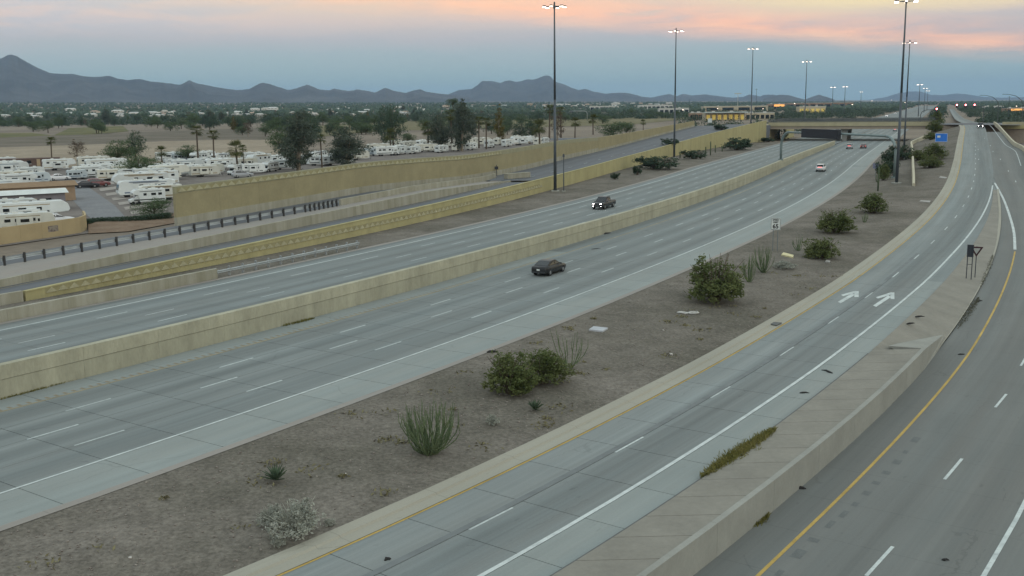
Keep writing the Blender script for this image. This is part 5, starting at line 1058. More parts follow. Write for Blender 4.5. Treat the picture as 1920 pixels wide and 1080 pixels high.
# ============================================================ OVERPASS AND CROSS STREET
M_BRTAN = mat('overpass_tan_concrete', (.36, .33, .22), .9, var=.1, scale=.4, fine=.06); M_BRGIR = mat('overpass_girder', (.30, .26, .21), .9, var=.08, scale=.4); M_BRDARK = mat('overpass_grey_concrete', (.20, .20, .19), .9, var=.1, scale=.4)  # M_BRDARK: a plain darker grey concrete for decks, pier and pier cap
M_FENCE = mat('dark_fence_rail', (.075, .085, .09), .7, var=.1); M_BARPALE = mat('pale_rail_concrete', (.44, .41, .31), .85, var=.08, scale=.8, fine=.05)
sB = FW.s_at_Y(402); thB = float(FW.head(sB)); CB = FW.at(sB, 0.0); ux = np.array([math.cos(thB), -math.sin(thB)]); uy = np.array([math.sin(thB), math.cos(thB)])
br = empty('overpass', (CB[0], CB[1], 2.0), -thB)        # local x: across the freeway to the right, local y: away from the camera
ZD = 6.2                                                 # deck level above the freeway
def bpart(name, c, d, mt, parent=br, bevel=0.0, taper=(1, 1)): m = MB(); m.box(c, d, taper=taper); return m.build(name, mt, parent, bevel=bevel)
x0, x1 = -45.0, 17.0; xm, xl = (x0+x1)/2, x1-x0; WD = 24.0
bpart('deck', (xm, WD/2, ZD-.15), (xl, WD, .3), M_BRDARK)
for k in range(6): bpart('girder', (xm, .55+k*4.5, ZD-.95), (xl-.6, .9, 1.3), M_BRGIR)
for y in (-.1, WD+.1):
    for k in range(8): bpart('parapet_panel', (x0+xl*(k+.5)/8, y, ZD+.30), (xl/8-.03, .35, 1.5), M_BRTAN)
bpart('abutment', (x0-1.0, WD/2, ZD/2-.4), (3.0, WD+1.5, ZD+.9), M_BRTAN); bpart('abutment', (x1+1.2, WD/2, ZD/2-.4), (3.0, WD+1.0, ZD+.9), M_BRTAN)
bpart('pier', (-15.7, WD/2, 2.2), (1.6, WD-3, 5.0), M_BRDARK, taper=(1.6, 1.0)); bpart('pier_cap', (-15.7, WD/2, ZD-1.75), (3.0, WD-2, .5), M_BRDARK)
bpart('back_wall', (x0+3.4, WD+13, 2.0), (.5, 28, 5.2), M_YWALL)
for y in (-.1, WD+.1):
    for k in range(int(xl/3.1)+1): bpart('fence_post', (x0+k*3.1, y, ZD+1.65), (.08, .08, 1.3), M_FENCE)
    for zz in (1.15, 1.5, 1.85, 2.3): bpart('fence_rail', (xm, y, ZD+zz), (xl, .05, .05 if zz < 2.2 else .10), M_FENCE)
fm = bpy.data.materials.new('chain_link_mesh'); fm.use_nodes = True; _n = fm.node_tree; _t = _n.nodes.new('ShaderNodeBsdfTransparent'); _m = _n.nodes.new('ShaderNodeMixShader'); _m.inputs[0].default_value = .42; _b = _n.nodes['Principled BSDF']; _b.inputs['Base Color'].default_value = (.10, .115, .12, 1); _b.inputs['Roughness'].default_value = .7; _n.links.new(_t.outputs[0], _m.inputs[1]); _n.links.new(_b.outputs[0], _m.inputs[2]); _n.links.new(_m.outputs[0], _n.nodes['Material Output'].inputs[0])
for y in (-.1, WD+.1):
    for k in range(10): bpart('fence_mesh', (x0+xl*(k+.5)/10, y, ZD+1.72), (xl/10-.1, .02, 1.30), fm)
tag(br, 'tan concrete overpass with a railing carrying the cross street over the freeway', 'overpass')
def B2W(x, y, z): p = CB+ux*x+uy*y; return (p[0], p[1], 2.0+z)
# the cross street itself, left and right of the bridge
def quad_sheet(name, pts, mt, kind='structure', parent=None): o = link(name, me_from(pts, [tuple(range(len(pts)))], [(p[0], p[1]) for p in pts]), mt, parent); o['kind'] = kind; return o
def solid_street(name, rows, mt):
    V = []; F = []
    for x_, z_, y0_, y1_ in rows: V += [B2W(x_, y0_, z_), B2W(x_, y1_, z_), B2W(x_, y0_-3, -1.0), B2W(x_, y1_+3, -1.0)]
    for i in range(len(rows)-1): a_, b_ = 4*i, 4*i+4; F += [(a_, a_+1, b_+1, b_), (a_+2, a_, b_, b_+2), (a_+1, a_+3, b_+3, b_+1)]
    o = link(name, me_from(V, F, [(p[0], p[1]) for p in V]), mt); o['kind'] = 'structure'; return o
solid_street('cross_street', [(-44, ZD+.06, -1, WD+1), (-66, ZD-.1, -1, WD+1), (-90, ZD-2.6, 0, WD), (-120, .6, 1, WD-1), (-150, .06, 2, WD-2)], M_ASPH)
quad_sheet('cross_street', [B2W(17, -2, ZD+.06), B2W(46, -14, ZD+.02), B2W(46, WD+2, ZD+.06), B2W(17, WD+2, ZD+.06)], M_ASPH)
for xx, lab in ((32, 'earth bank carrying the cross street right of the overpass'),):
    m = MB(); m.box((0, WD/2, ZD/2-.4), (34, WD+14, ZD+.7), taper=(.92, .8)); o = m.build('embankment', M_GROUND); o.location = (*(CB+ux*xx), 2.0-.1); o.rotation_euler = (0, 0, -thB); o['kind'] = 'structure'
# second span over the railway at the right
b2 = empty('overpass', B2W(62, -4, 0), -thB)
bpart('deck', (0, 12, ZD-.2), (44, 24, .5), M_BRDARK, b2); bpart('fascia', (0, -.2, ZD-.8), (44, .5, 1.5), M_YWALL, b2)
for k in range(8): bpart('parapet_panel', (-19.2+k*5.5, -.25, ZD+.45), (5.44, .35, 1.1), M_BRTAN, b2)
bpart('pier', (-20, 10, 1.5), (2.2, 20, ZD+1.0), M_BRTAN, b2)
for k in range(15): bpart('fence_post', (-21+k*3, -.2, ZD+1.7), (.08, .08, 1.6), M_FENCE, b2)
for zz in (1.4, 1.9, 2.5): bpart('fence_rail', (0, -.2, ZD+zz), (44, .05, .06), M_FENCE, b2)
tag(b2, 'second overpass span over the railway at the far right', 'overpass')
# railway in the cutting at the right
M_BALLAST = mat('ballast', (.16, .14, .14), .95, var=.2, scale=.5, fine=.2, fscale=3); M_TRK = mat('rail_steel', (.22, .20, .19), .5, metal=.6)
rw = RB.at(RB.len*.8, 9.0)
RW = Ref([tuple(RB.at(q, 11.0)) for q in np.linspace(RB.len*.5, RB.len, 14)]+[B2W(60, 60, 0)[:2], B2W(66, 200, 0)[:2]])
rail = structure(strip('railway_bed', RW, [-6, 6], 0, RW.len, 6, lambda Y: np.full_like(np.asarray(Y, float), 1.6), M_BALLAST))
for o_ in (-3.6, -2.1, 1.6, 3.1): strip('rail', RW, [o_-.12, o_+.12], 0, RW.len, 6, lambda Y: np.full_like(np.asarray(Y, float), 1.78), M_TRK, rail)
# concrete barrier on the right edge of the ramp road
q0, q1 = RB.len*.48, RB.len
wall('concrete_barrier', RB, .1, q0, q1, lambda Y: zR(Y), lambda q: 1.0, .4, 6.0, [('barrier_panel', 0, 1, M_BARPALE, 0)], label='pale concrete barrier along the right edge of the climbing ramp', cat='barrier')
# pale rail running up the slope: it runs almost along the line of sight
PRp = [tuple(at2(x, y)[:2]) for x, y in [(1713, 349), (1712, 325), (1711, 300), (1710, 282), (1709, 272)]]+[tuple(at2(1722, 266)[:2]), tuple(at2(1742, 257)[:2])]
PRR = Ref(PRp, .6)
def zPR(q): p = PRR.at(q); return zG(p[0], p[1])
root = empty('concrete_rail', (*PRR.at(0), zPR(0))); O = np.array(root.location); n = int(PRR.len/5.0)
for i in range(n):
    V = []
    a, b = PRR.len*i/n+.02, PRR.len*(i+1)/n-.02
    for dz in (-.3, 1.15):
        for q, o_ in ((a, .28), (b, .28), (b, -.28), (a, -.28)): p = PRR.at(q, o_*(.75 if dz > 0 else 1)); V.append((p[0]-O[0], p[1]-O[1], zPR(q)+dz*(min(1, .45+q*.09) if dz > 0 else 1)-O[2]))
    link('rail_panel', me_from(V, [(0, 3, 2, 1), (4, 5, 6, 7), (0, 1, 5, 4), (1, 2, 6, 5), (2, 3, 7, 6), (3, 0, 4, 7)]), M_BARPALE, root)
tag(root, 'pale concrete rail climbing the gravel slope towards the overpass', 'rail')
# traffic signals of the cross street
def signal(P, arm_vec, h, heads, lab, curved=False):
    root = empty('traffic_signal', tuple(P)); a = Vector(arm_vec); m = MB(); m.tube((0, 0, 0), (0, 0, h if not curved else h-2), .18, .13, 8); m.build('pole', M_FENCE, root)
    m = MB(); m.path([Vector((0, 0, h-2)), Vector((0, 0, h-.9))+a*.05, Vector((0, 0, h-.2))+a*.18, Vector((0, 0, h))+a*.4, Vector((0, 0, h))+a] if curved else [Vector((0, 0, h-.3)), Vector((0, 0, h-.1))+a*.5, Vector((0, 0, h))+a], .12, 8); m.build('mast_arm', M_FENCE, root)
    for t in heads:
        p = Vector((0, 0, h-.1))+a*t; m = MB(); m.box((p.x, p.y, p.z), (.75, .35, 1.6), -thB); hd = m.build('signal_head', M_SIGNBACK, root)
        m = MB(); m.tube((p.x-.14*uy[0], p.y-.14*uy[1], p.z+.45), (p.x-.24*uy[0], p.y-.24*uy[1], p.z+.45), .30, n=12); m.build('red_lamp', M_RED, hd)
    return tag(root, lab, 'traffic signal')
def sig_at(x, yb, D, z0): d = ray(x, 200); t = D/d[1]; return np.array([d[0]*t, D, z0])
Pa = sig_at(1845, 0, 425, 8.2); Pb = sig_at(1793, 0, 432, 8.2); signal(Pa, tuple(Pb-Pa), rise(Pa, 198), (.02, .34, .66, .98)[1:], 'signal mast arm with three red lights over the far side of the cross street')
Pa = sig_at(1727, 0, 408, 8.2); Pb = sig_at(1762, 0, 402, 8.2); signal(Pa, tuple(Pb-Pa), rise(Pa, 206), (.85,), 'curved signal arm with one red light at the overpass end', curved=True)
def street_arm(x, xe, ytop, D, lab):
    P = sig_at(x, 0, D, 2.0); E = sig_at(xe, 0, D+4, 2.0); h = rise(P, ytop); a = Vector(tuple(E-P)); root = empty('street_light', tuple(P)); m = MB(); m.tube((0, 0, 0), (0, 0, h-4.5), .2, .16, 8); m.build('pole', M_FENCE, root)
    m = MB(); m.path([Vector((0, 0, h-4.5)), Vector((0, 0, h-2.6))+a*.12, Vector((0, 0, h-1.0))+a*.35, Vector((0, 0, h-.2))+a*.7, Vector((0, 0, h))+a], [.16, .14, .12, .1, .08], 8); m.build('curved_arm', M_FENCE, root); m = MB(); e = Vector((0, 0, h-.05))+a; m.box((e.x, e.y, e.z), (.9, .4, .2)); m.build('lamp_head', M_FENCE, root); tag(root, lab, 'street light')
street_arm(1918, 1880, 176, 470, 'curved street light arm at the far right edge'); street_arm(1872, 1838, 178, 520, 'curved street light arm left of the far right one')

# ============================================================ PLAIN: FIELDS, TRAILER PARK, TREES, BUILDINGS, HILLS
def field(name, pts, mt, z=2.03): return structure(link(name, me_from([tuple(at(x, y, z)) for x, y in pts], [tuple(range(len(pts)))]), mt))
def gm(n, a, b, sc): return mat(n, a, .95, scale=sc, col2=b, coord='World', spec=.1, fine=.2, fscale=sc*9, thr=(.36, .64))
M_DIRT = gm('pale_dirt', (.245, .205, .155), (.30, .255, .195), .03); M_BROWN = gm('brown_scrub_field', (.115, .105, .08), (.165, .142, .115), .03); M_LAWN = gm('dull_lawn', (.10, .105, .05), (.15, .14, .07), .02)
M_PARK = gm('park_gravel', (.15, .135, .125), (.20, .18, .165), .12); M_LANE = gm('grey_paved_lane', (.185, .19, .20), (.215, .22, .225), .3); M_SITE = gm('pale_pad', (.30, .275, .25), (.34, .315, .285), .3); M_OLIVE = gm('olive_field', (.13, .12, .065), (.185, .165, .10), .02)
field('dirt_field', [(-300, 330), (-300, 276), (0, 276), (140, 272), (300, 265), (420, 262), (560, 262), (560, 300), (420, 312), (200, 318), (0, 322)], M_DIRT, 2.02)
field('scrub_field', [(-300, 276), (-300, 252), (0, 256), (200, 250), (480, 240), (560, 236), (560, 262), (420, 262), (300, 265), (140, 272), (0, 276)], M_BROWN, 2.04)
field('lawn', [(100, 254), (130, 240), (230, 236), (242, 246), (170, 252)], M_LAWN, 2.08); field('lawn', [(-200, 258), (-200, 251), (60, 249), (100, 254), (0, 258)], M_LAWN, 2.08)
field('olive_field', [(590, 258), (700, 246), (940, 240), (1180, 234), (1300, 222), (1300, 214), (1100, 218), (900, 224), (700, 228), (590, 236)], M_OLIVE, 2.06)
field('park_ground', [(-260, 470), (-200, 325), (0, 318), (300, 306), (560, 292), (900, 270), (1040, 262), (1120, 268), (1000, 296), (720, 345), (480, 385), (345, 405), (200, 432), (0, 462)], M_PARK, 2.10)
lane = field('park_lane', [(100, 330), (128, 330), (165, 350), (215, 385), (240, 412), (172, 412), (150, 390), (130, 368), (112, 345)], M_LANE, 2.14)
for k in range(7):
    u = k/6; x, y = 170+u*70, 352+u*52; link('site_pad', me_from([tuple(at(x+4, y-7, 2.15)), tuple(at(x+70, y-16, 2.15)), tuple(at(x+74, y-11.5, 2.15)), tuple(at(x+7, y-2, 2.15))], [(0, 1, 2, 3)]), M_SITE, lane)
# park wall, dirt bank and hedge at the frontage road
LWp = Ref([tuple(at(x, y, 2.1)[:2]) for x, y in [(-160, 488), (-80, 474), (0, 459), (80, 447), (148, 437), (164, 431), (160, 422)]], .8)
pw = wall('park_wall', LWp, 0, 0, LWp.len, lambda Y: 2.1+0*np.asarray(Y), lambda q: 1.95, .25, 3.0, [('wall_panel', 0, 1, mat('beige_park_wall', (.40, .32, .19), .9, var=.08, scale=.5, rnd=.02), 0)], label='beige wall with a rounded end below the trailer park')
sA = LWp.locate(at(70, 444, 2.1))[0]; sE = LWp.locate(at(100, 442, 2.1))[0]; O = np.array(pw.location); V = [(LWp.at(q, .012)[0]-O[0], LWp.at(q, .012)[1]-O[1], z-O[2]) for q, z in ((sA, 2.75), (sE, 2.75), (sE, 3.5), (sA, 3.5))]; link('graffiti_patch', me_from(V, [(0, 1, 2, 3)]), mat('smeared_paint_patch', (.26, .23, .19), .9, scale=3.5, col2=(.12, .09, .09), thr=(.45, .6)), pw)
HDG = Ref([tuple(at(x, y, 2.1)[:2]) for x, y in [(164, 428), (180, 424), (240, 422), (300, 416), (322, 413)]], .8)
P = []; r = np.random.default_rng(4)
for i in range(9000): q = HDG.len*r.random(); p = HDG.at(q, r.uniform(-.7, .5)); P.append((p[0], p[1], 2.2+1.1*r.random()**.7*(1-.2*r.random())))
P = np.array(P); c0 = P[0].copy(); c0[2] = 2.1; V, F = leaves(P-c0, .16, 1.2, .2, 8); o = link('hedge', np_mesh(V, F), M_LF_DARK); o.location = tuple(c0); tag(o, 'low dark clipped hedge at the end of the park lane', 'hedge')
m = MB(); pts = [at(x, y, 2.1) for x, y in [(166, 438), (240, 434), (340, 416), (338, 406), (240, 421), (166, 426)]]; top = [2.12, 2.12, 2.12, 2.75, 2.75, 2.75]; m.add([(p[0], p[1], z) for p, z in zip(pts, top)], [(0, 1, 4, 5), (1, 2, 3, 4)]); structure(m.build('dirt_bank', gm('reddish_bank', (.17, .12, .085), (.22, .165, .12), .4)))
# ---- parked campers
KINDS = {}
def rvk(kind, shell, stripe, seed, nm): KINDS[nm] = rv(kind, MATS[shell], MATS[stripe], seed, {'trailer': 'travel_trailer', 'fifth': 'fifth_wheel_trailer', 'coach': 'motor_coach', 'classc': 'camper_motorhome', 'small': 'travel_trailer'}[kind])
for a in [('trailer', 'white_trailer_shell', 'dark_stripe_decal', 1, 'tw'), ('trailer', 'cream_trailer_shell', 'tan_stripe_decal', 2, 'tc'), ('fifth', 'white_trailer_shell', 'tan_stripe_decal', 3, 'fw'), ('fifth', 'cream_trailer_shell', 'dark_stripe_decal', 4, 'fc'), ('coach', 'white_trailer_shell', 'blue_grey_decal', 5, 'cw'), ('coach', 'cream_trailer_shell', 'tan_stripe_decal', 6, 'cc'), ('classc', 'white_trailer_shell', 'dark_stripe_decal', 7, 'mw'), ('small', 'silver_trailer_shell', 'blue_grey_decal', 8, 'ss')]: rvk(*a)
DESC = {'tw': 'white travel trailer', 'tc': 'cream travel trailer', 'fw': 'white fifth-wheel trailer', 'fc': 'cream fifth-wheel trailer', 'cw': 'white motor coach', 'cc': 'cream motor coach', 'mw': 'white cab-over motorhome', 'ss': 'small silver trailer'}
CATS = {'t': 'trailer', 'f': 'trailer', 'c': 'motorhome', 'm': 'motorhome', 's': 'trailer'}
def put_rv(k, x, y, hd, lab, group=None, zc=None):
    P = at(x, y, 2.12); pr = KINDS[k]; rz = math.pi/2-math.radians(hd)
    sv = .80*(1+.09*math.sin(x*7.1)); sx = sv*(1+.10*math.sin(x*3.3+y))
    if k in used: o = copy_tree(pr, tuple(P), rz, (sx, sv, sv))
    else: used.add(k); o = pr; o.location = tuple(P); o.rotation_euler = (0, 0, rz); o.scale = (sx, sv, sv)
    if 'group' in o: del o['group']
    return tag(o, lab, CATS[k[0]], group)
EXTRA = [
 ('tc', 52, 433, 57, 'cream trailer roof just showing over the beige park wall at the left'), ('tw', 30, 404, 57, 'white travel trailer behind the large fifth-wheel, at the left edge'), ('cw', 6, 362, 57, 'white motor coach at the left edge behind the brown-roofed cabin'), ('tw', 58, 334, 57, 'white travel trailer right behind the left cab-over motorhome'), ('ss', 70, 344, 57, 'small silver trailer nose beside the left cab-over motorhome'), ('tw', 20, 319, 57, 'white trailer in the back left corner'), ('tc', 300, 375, 237, 'cream trailer hard against the end of the sound wall'), ('tw', 298, 361, 237, 'white trailer roof behind the second bay coach'), ('fw', 296, 348, 237, 'white fifth-wheel roof behind the third bay'), ('tw', 286, 340, 57, 'white trailer behind the fourth bay coach'), ('cc', 282, 332, 57, 'cream coach behind the fifth bay trailer'), ('tw', 268, 326, 57, 'white trailer below the low spreading mesquite'), ('fw', 202, 322, 57, 'white fifth-wheel left of the low spreading mesquite'), ('tw', 186, 330, 57, 'white trailer behind the dull red car'), ('mw', 170, 334, 57, 'cab-over motorhome behind the dark sedan'), ('tc', 212, 338, 57, 'cream trailer right of the dull red car'), ('tw', 330, 316, 57, 'white trailer below the small palm'), ('cw', 352, 318, 57, 'white coach below the round tree'), ('tw', 376, 314, 57, 'white trailer below the left tall palm'), ('tc', 398, 326, 57, 'cream trailer above the frieze left of the broad palm'), ('fw', 420, 318, 57, 'white fifth-wheel left of the broad palm'), ('tw', 474, 326, 57, 'white trailer above the frieze right of the broad palm'), ('mw', 478, 304, 57, 'cab-over motorhome in the back row above the broad palm'), ('tw', 515, 308, 57, 'white trailer in the back row left of the tall eucalyptus'), ('tw', 640, 306, 57, 'white trailer right of the slim middle palm'), ('tc', 672, 300, 57, 'cream trailer right of the second big eucalyptus'), ('cw', 660, 294, 57, 'white coach behind the second big eucalyptus'), ('tw', 575, 308, 57, 'white trailer right of the tall eucalyptus trunk')]
LIST = EXTRA+[  # kind, column, row of the middle of its footprint, heading, label
 ('fw', 62, 420, 57, 'large white fifth-wheel trailer directly behind the beige park wall'), ('mw', 40, 352, 57, 'cab-over motorhome left of the paved lane, behind the brown roof'), ('tc', 28, 341, 57, 'cream travel trailer at the left edge behind the cab-over motorhome'), ('cw', 18, 327, 57, 'white motor coach at the left edge, in front of the dirt field'), ('tw', 8, 313, 57, 'white travel trailer at the far left edge of the field'),
 ('mw', 276, 382, 237, 'white cab-over motorhome in the nearest bay right of the lane'), ('cw', 272, 368, 237, 'white motor coach in the second bay right of the lane'), ('fw', 264, 356, 237, 'white fifth-wheel trailer in the third bay right of the lane'), ('cc', 252, 346, 237, 'cream motor coach in the fourth bay right of the lane'), ('tw', 244, 337, 237, 'white travel trailer in the fifth bay right of the lane'), ('tc', 236, 329, 57, 'cream travel trailer in the sixth bay right of the lane'),
 ('ss', 145, 336, 57, 'small silver trailer at the head of the lane'), ('fw', 112, 319, 60, 'long white fifth-wheel trailer parked across the head of the lane'), ('fc', 178, 316, 58, 'cream fifth-wheel trailer behind the low mesquite tree'), ('tw', 318, 303, 62, 'white travel trailer beside the small palm'), ('ss', 340, 303, 60, 'silver trailer under the round tree right of the small palm'),
 ('mw', 372, 304, 200, 'cab-over motorhome facing the camera right of the round tree'), ('mw', 388, 300, 30, 'cab-over motorhome with white overhang beside the tall palms'), ('cw', 414, 304, 200, 'blunt white motor coach seen end-on near the two tall palms'), ('ss', 404, 312, 80, 'little silver trailer beside the end-on coach'), ('tw', 312, 326, 57, 'white travel trailer behind the fourth bay, left of the sound wall end'), ('fc', 318, 337, 57, 'cream fifth-wheel trailer half hidden by the sound wall end'), ('tw', 350, 330, 57, 'white trailer just above the left end of the sound wall'), ('tc', 384, 331, 57, 'cream trailer just above the sound wall frieze'),
 ('mw', 445, 327, 205, 'cab-over motorhome behind the broad palm at the sound wall'), ('tc', 462, 316, 30, 'cream trailer right of the broad palm'), ('fw', 486, 312, 200, 'white fifth-wheel trailer facing left between palm and tall eucalyptus'), ('mw', 506, 322, 195, 'white cab-over motorhome left of the tall eucalyptus'), ('tw', 530, 318, 70, 'white trailer at the foot of the tall eucalyptus'), ('cw', 597, 300, 200, 'white coach seen end-on between the two big eucalyptus'), ('mw', 600, 310, 60, 'low white motorhome below the end-on coach'), ('tw', 622, 310, 60, 'white trailer beneath the right big eucalyptus')]
for a in LIST: put_rv(*a)
ORD = 'first second third fourth fifth sixth seventh eighth ninth tenth eleventh twelfth thirteenth fourteenth fifteenth sixteenth seventeenth eighteenth nineteenth twentieth twenty-first twenty-second twenty-third twenty-fourth twenty-fifth'.split()
rr = random.Random(12); ks = list(KINDS)
for i, (x, y) in enumerate([(693, 292), (712, 284), (725, 292), (741, 278), (748, 290), (765, 281), (776, 288), (790, 276), (800, 285), (818, 279), (828, 286), (846, 276), (858, 283), (872, 274), (884, 281), (900, 273), (918, 277), (934, 272), (952, 275), (968, 266), (978, 272), (992, 269), (1008, 272), (1022, 270)]):
    k = rr.choice(ks); put_rv(k, x, y, rr.choice([58, 62, 200, 15, 25]), f'{DESC[k]}, {ORD[i]} from the left in the far row above the sound wall', 'campers of the far row')
# cars and clutter of the park
for x, y, p, k, lab in [(112, 338, M_CARW, 'sedan', 'white sedan beside the small silver trailer'), (163, 352, M_CARD, 'sedan', 'dark sedan in a bay right of the lane'), (184, 350, M_CARR, 'suv', 'dull red car in a bay right of the lane'), (108, 420, M_CARW, 'sedan', 'white car behind the end of the beige park wall'), (455, 333, M_CARS, 'suv', 'silver car below the broad palm'), (408, 316, M_CARW, 'sedan', 'white sedan near the tall palms')]:
    P = at(x, y, 2.12); car(k, p, 'parked_car', lab, 'car', tuple(P), math.radians(57 if x < 400 else 60), tail=False)
P = at(52, 428, 2.12); m = MB(); m.path([(-2.2, 0, .3), (-1.4, 0, .25), (0, 0, .22), (1.4, 0, .25), (2.2, 0, .32)], [.03, .26, .34, .26, .03], 8); o = m.build('kayak', mat('yellow_plastic', (.50, .36, .06), .5), smooth=True); o.location = (P[0], P[1], 2.6); o.rotation_euler = (0, 0, 1.3); tag(o, 'yellow kayak lying behind the beige park wall', 'kayak')
def shed(x, y, L, Wd, h, hd, wallm, roofm, lab, ov=.5, nm='park_cabin'):
    P = at(x, y, 2.12); root = empty(nm, tuple(P), math.pi/2-math.radians(hd)); m = MB(); m.box((0, 0, h/2), (L, Wd, h)); m.build('wall', wallm, root); m = MB(); a, b = L/2+ov, Wd/2+ov; m.add([(-a, -b, h), (a, -b, h), (a, b, h), (-a, b, h), (-a, 0, h+Wd*.14), (a, 0, h+Wd*.14)], [(0, 1, 5, 4), (2, 3, 4, 5), (1, 2, 5), (3, 0, 4), (3, 2, 1, 0)]); m.build('roof', roofm, root)
    for t in (-.3, 0, .3):
        for s in (-1, 1): m = MB(); m.box((L*t, s*(Wd/2+.01), h*.55), (1.1, .06, .9)); w_ = m.build('window', M_GLASS, root); m = MB(); m.box((L*t, s*(Wd/2+.01), h*.55-.5), (1.3, .1, .08)); m.build('sill', M_RVW, w_)
    m = MB(); m.box((L*.15, -(Wd/2+.02), 1.0), (.9, .06, 2.0)); m.build('door', M_STRIPE2, root); return tag(root, lab, 'cabin')
shed(36, 396, 13, 4.2, 2.7, 57, mat('grey_lilac_cladding', (.20, .19, .21), .8), M_RVROOF, 'long grey park cabin with a pale roof behind the large fifth-wheel')
shed(50, 378, 15, 5.0, 2.6, 57, mat('tan_cladding', (.30, .22, .15), .8), mat('brown_roof', (.24, .165, .10), .85, var=.1), 'long park cabin with a brown roof left of the lane')
shed(55, 312, 16, 1.2, 2.2, 62, mat('brown_board', (.12, .085, .075), .85), mat('brown_board_top', (.13, .09, .08), .85), 'long brown screen wall at the back of the trailer park', .1, 'screen_wall')
# ---- trees
PROT = {
 'mesq': (tree('mesquite_tree', lobes_round(6, 9, 1, 9, .12), (2.0, .2), 5200, .26, M_LF_MESQ, M_BARK, 3), 9.0, 6.6), 'round': (tree('broadleaf_tree', lobes_round(8, 8.5, 2, 9, .18), (2.8, .25), 5200, .28, M_LF_MESQ, M_BARK, 5), 8.5, 8.2),
 'dark': (tree('evergreen_tree', lobes_round(8, 7.5, 9, 8, .15), (2.6, .25), 4600, .28, M_LF_DARK, M_BARK, 6), 7.5, 8.2), 'euc': (tree('eucalyptus_tree', lobes_tall(15, 10, 4, 13, .12), (5.5, .38), 9000, .34, M_LF_EUC, M_BARKP, 7, elong=1.6, droop=.4), 10.0, 15.0),
 'euc2': (tree('eucalyptus_tree', lobes_tall(13, 11, 14, 14, .10), (4.5, .36), 9000, .33, M_LF_EUC, M_BARKP, 17, elong=1.6, droop=.4), 11.0, 13.0), 'gold': (tree('cottonwood_tree', lobes_tall(12, 4.5, 8, 9, .1), (4, .25), 3800, .30, M_LF_GOLD, M_BARKP, 8), 4.5, 12.0),
 'rust': (tree('thin_tree', lobes_tall(8, 6.5, 10, 6, .35), (3.5, .2), 1700, .28, M_LF_RED, M_BARKP, 9), 6.5, 8.0), 'palm': (palm('palm_tree', 9.0, 1), 4.0, 10.6), 'palm2': (palm('palm_tree', 6.0, 5, frond=2.4, n=44), 4.8, 7.8)}
def put_tree(k, x, y, wp, hp, lab, cat='tree', group=None, z=2.05):
    P = at(x, y, z); q = ppm(P); pr, bw, bh = PROT[k]; w, h = wp/q, hp/q
    if 'palm' in k: h *= 1.08; w = bw*h/bh*1.15
    rz = (x*12.9898) % 6.28; s = (w/bw, w/bw, h/bh)
    if k in used: o = copy_tree(pr, tuple(P), rz, s)
    else: used.add(k); o = pr; o.location = tuple(P); o.rotation_euler = (0, 0, rz); o.scale = s
    if 'group' in o: del o['group']
    return tag(o, lab, cat, group)
for a in [('rust', 146, 303, 40, 42, 'thin reddish tree standing in the dirt field, left'), ('round', 224, 312, 72, 52, 'rounded green tree behind the low mesquite'), ('dark', 256, 305, 44, 62, 'taller dark tree right of the rounded green one'), ('mesq', 262, 335, 100, 46, 'low spreading mesquite in front of the dark tree'), ('round', 353, 304, 46, 34, 'round tree above the parked motorhomes'), ('mesq', 290, 410, 84, 40, 'bright green mesquite bush at the sound wall end'),
  ('palm', 98, 312, 0, 52, 'slim palm at the left of the trailer park'), ('palm2', 304, 316, 0, 38, 'small palm beside the white travel trailer'), ('palm', 372, 308, 0, 68, 'tall slim palm, left one of two'), ('palm', 402, 310, 0, 62, 'tall slim palm, right one of two'), ('palm2', 446, 328, 0, 58, 'broad palm just above the sound wall'), ('palm', 458, 318, 0, 44, 'thin palm behind the broad one'), ('palm', 604, 318, 0, 62, 'slim palm between the two big eucalyptus'),
  ('euc', 560, 322, 92, 116, 'biggest grey green eucalyptus above the sound wall'), ('round', 530, 300, 60, 70, 'green tree joined to the left of the big eucalyptus'), ('dark', 583, 270, 40, 60, 'dark tree rising behind the big eucalyptus'), ('euc2', 652, 312, 92, 80, 'broad brownish eucalyptus, second big one above the sound wall'), ('dark', 738, 282, 52, 88, 'tall dark tree in the field behind the far row'), ('dark', 722, 262, 44, 66, 'dark tree left of the tall one in the field'), ('euc2', 825, 284, 56, 74, 'brownish thin eucalyptus left of the tallest dark one'), ('euc', 866, 284, 56, 102, 'tall dark eucalyptus above the far trailer row'), ('gold', 938, 272, 26, 76, 'narrow yellowing cottonwood above the far trailer row'), ('mesq', 765, 268, 36, 20, 'small bush tree right of the tall dark tree'),
  ('palm2', 733, 290, 0, 44, 'bushy palm in front of the tall dark tree'), ('palm2', 803, 284, 0, 50, 'bushy palm left of the thin eucalyptus'), ('palm', 848, 282, 0, 72, 'slim palm in front of the tall dark eucalyptus'), ('palm', 898, 278, 0, 56, 'slim palm left of the cottonwood, first of two'), ('palm', 912, 280, 0, 56, 'slim palm left of the cottonwood, second of two'), ('palm2', 1012, 282, 0, 52, 'bushy palm at the right end of the trailer row'), ('dark', 1000, 268, 40, 56, 'dark tree at the right end of the trailer row'), ('rust', 1045, 268, 40, 60, 'brownish tree behind the nearest light mast'), ('palm', 1030, 262, 0, 62, 'tall palm left of the nearest light mast'), ('palm', 1052, 258, 0, 54, 'palm right of the nearest light mast'), ('palm2', 1078, 258, 0, 34, 'palm in the field right of the nearest mast'), ('palm2', 1112, 252, 0, 34, 'palm in the field before the curved grey arm'), ('mesq', 1150, 258, 70, 32, 'spreading mesquite above the lower tan wall'), ('mesq', 1175, 252, 44, 24, 'mesquite right of the spreading one above the tan wall'), ('palm2', 1206, 246, 0, 20, 'short palm above the lower tan wall'), ('dark', 975, 262, 40, 36, 'rounded dark tree left of the right-end palm')]: put_tree(*a)
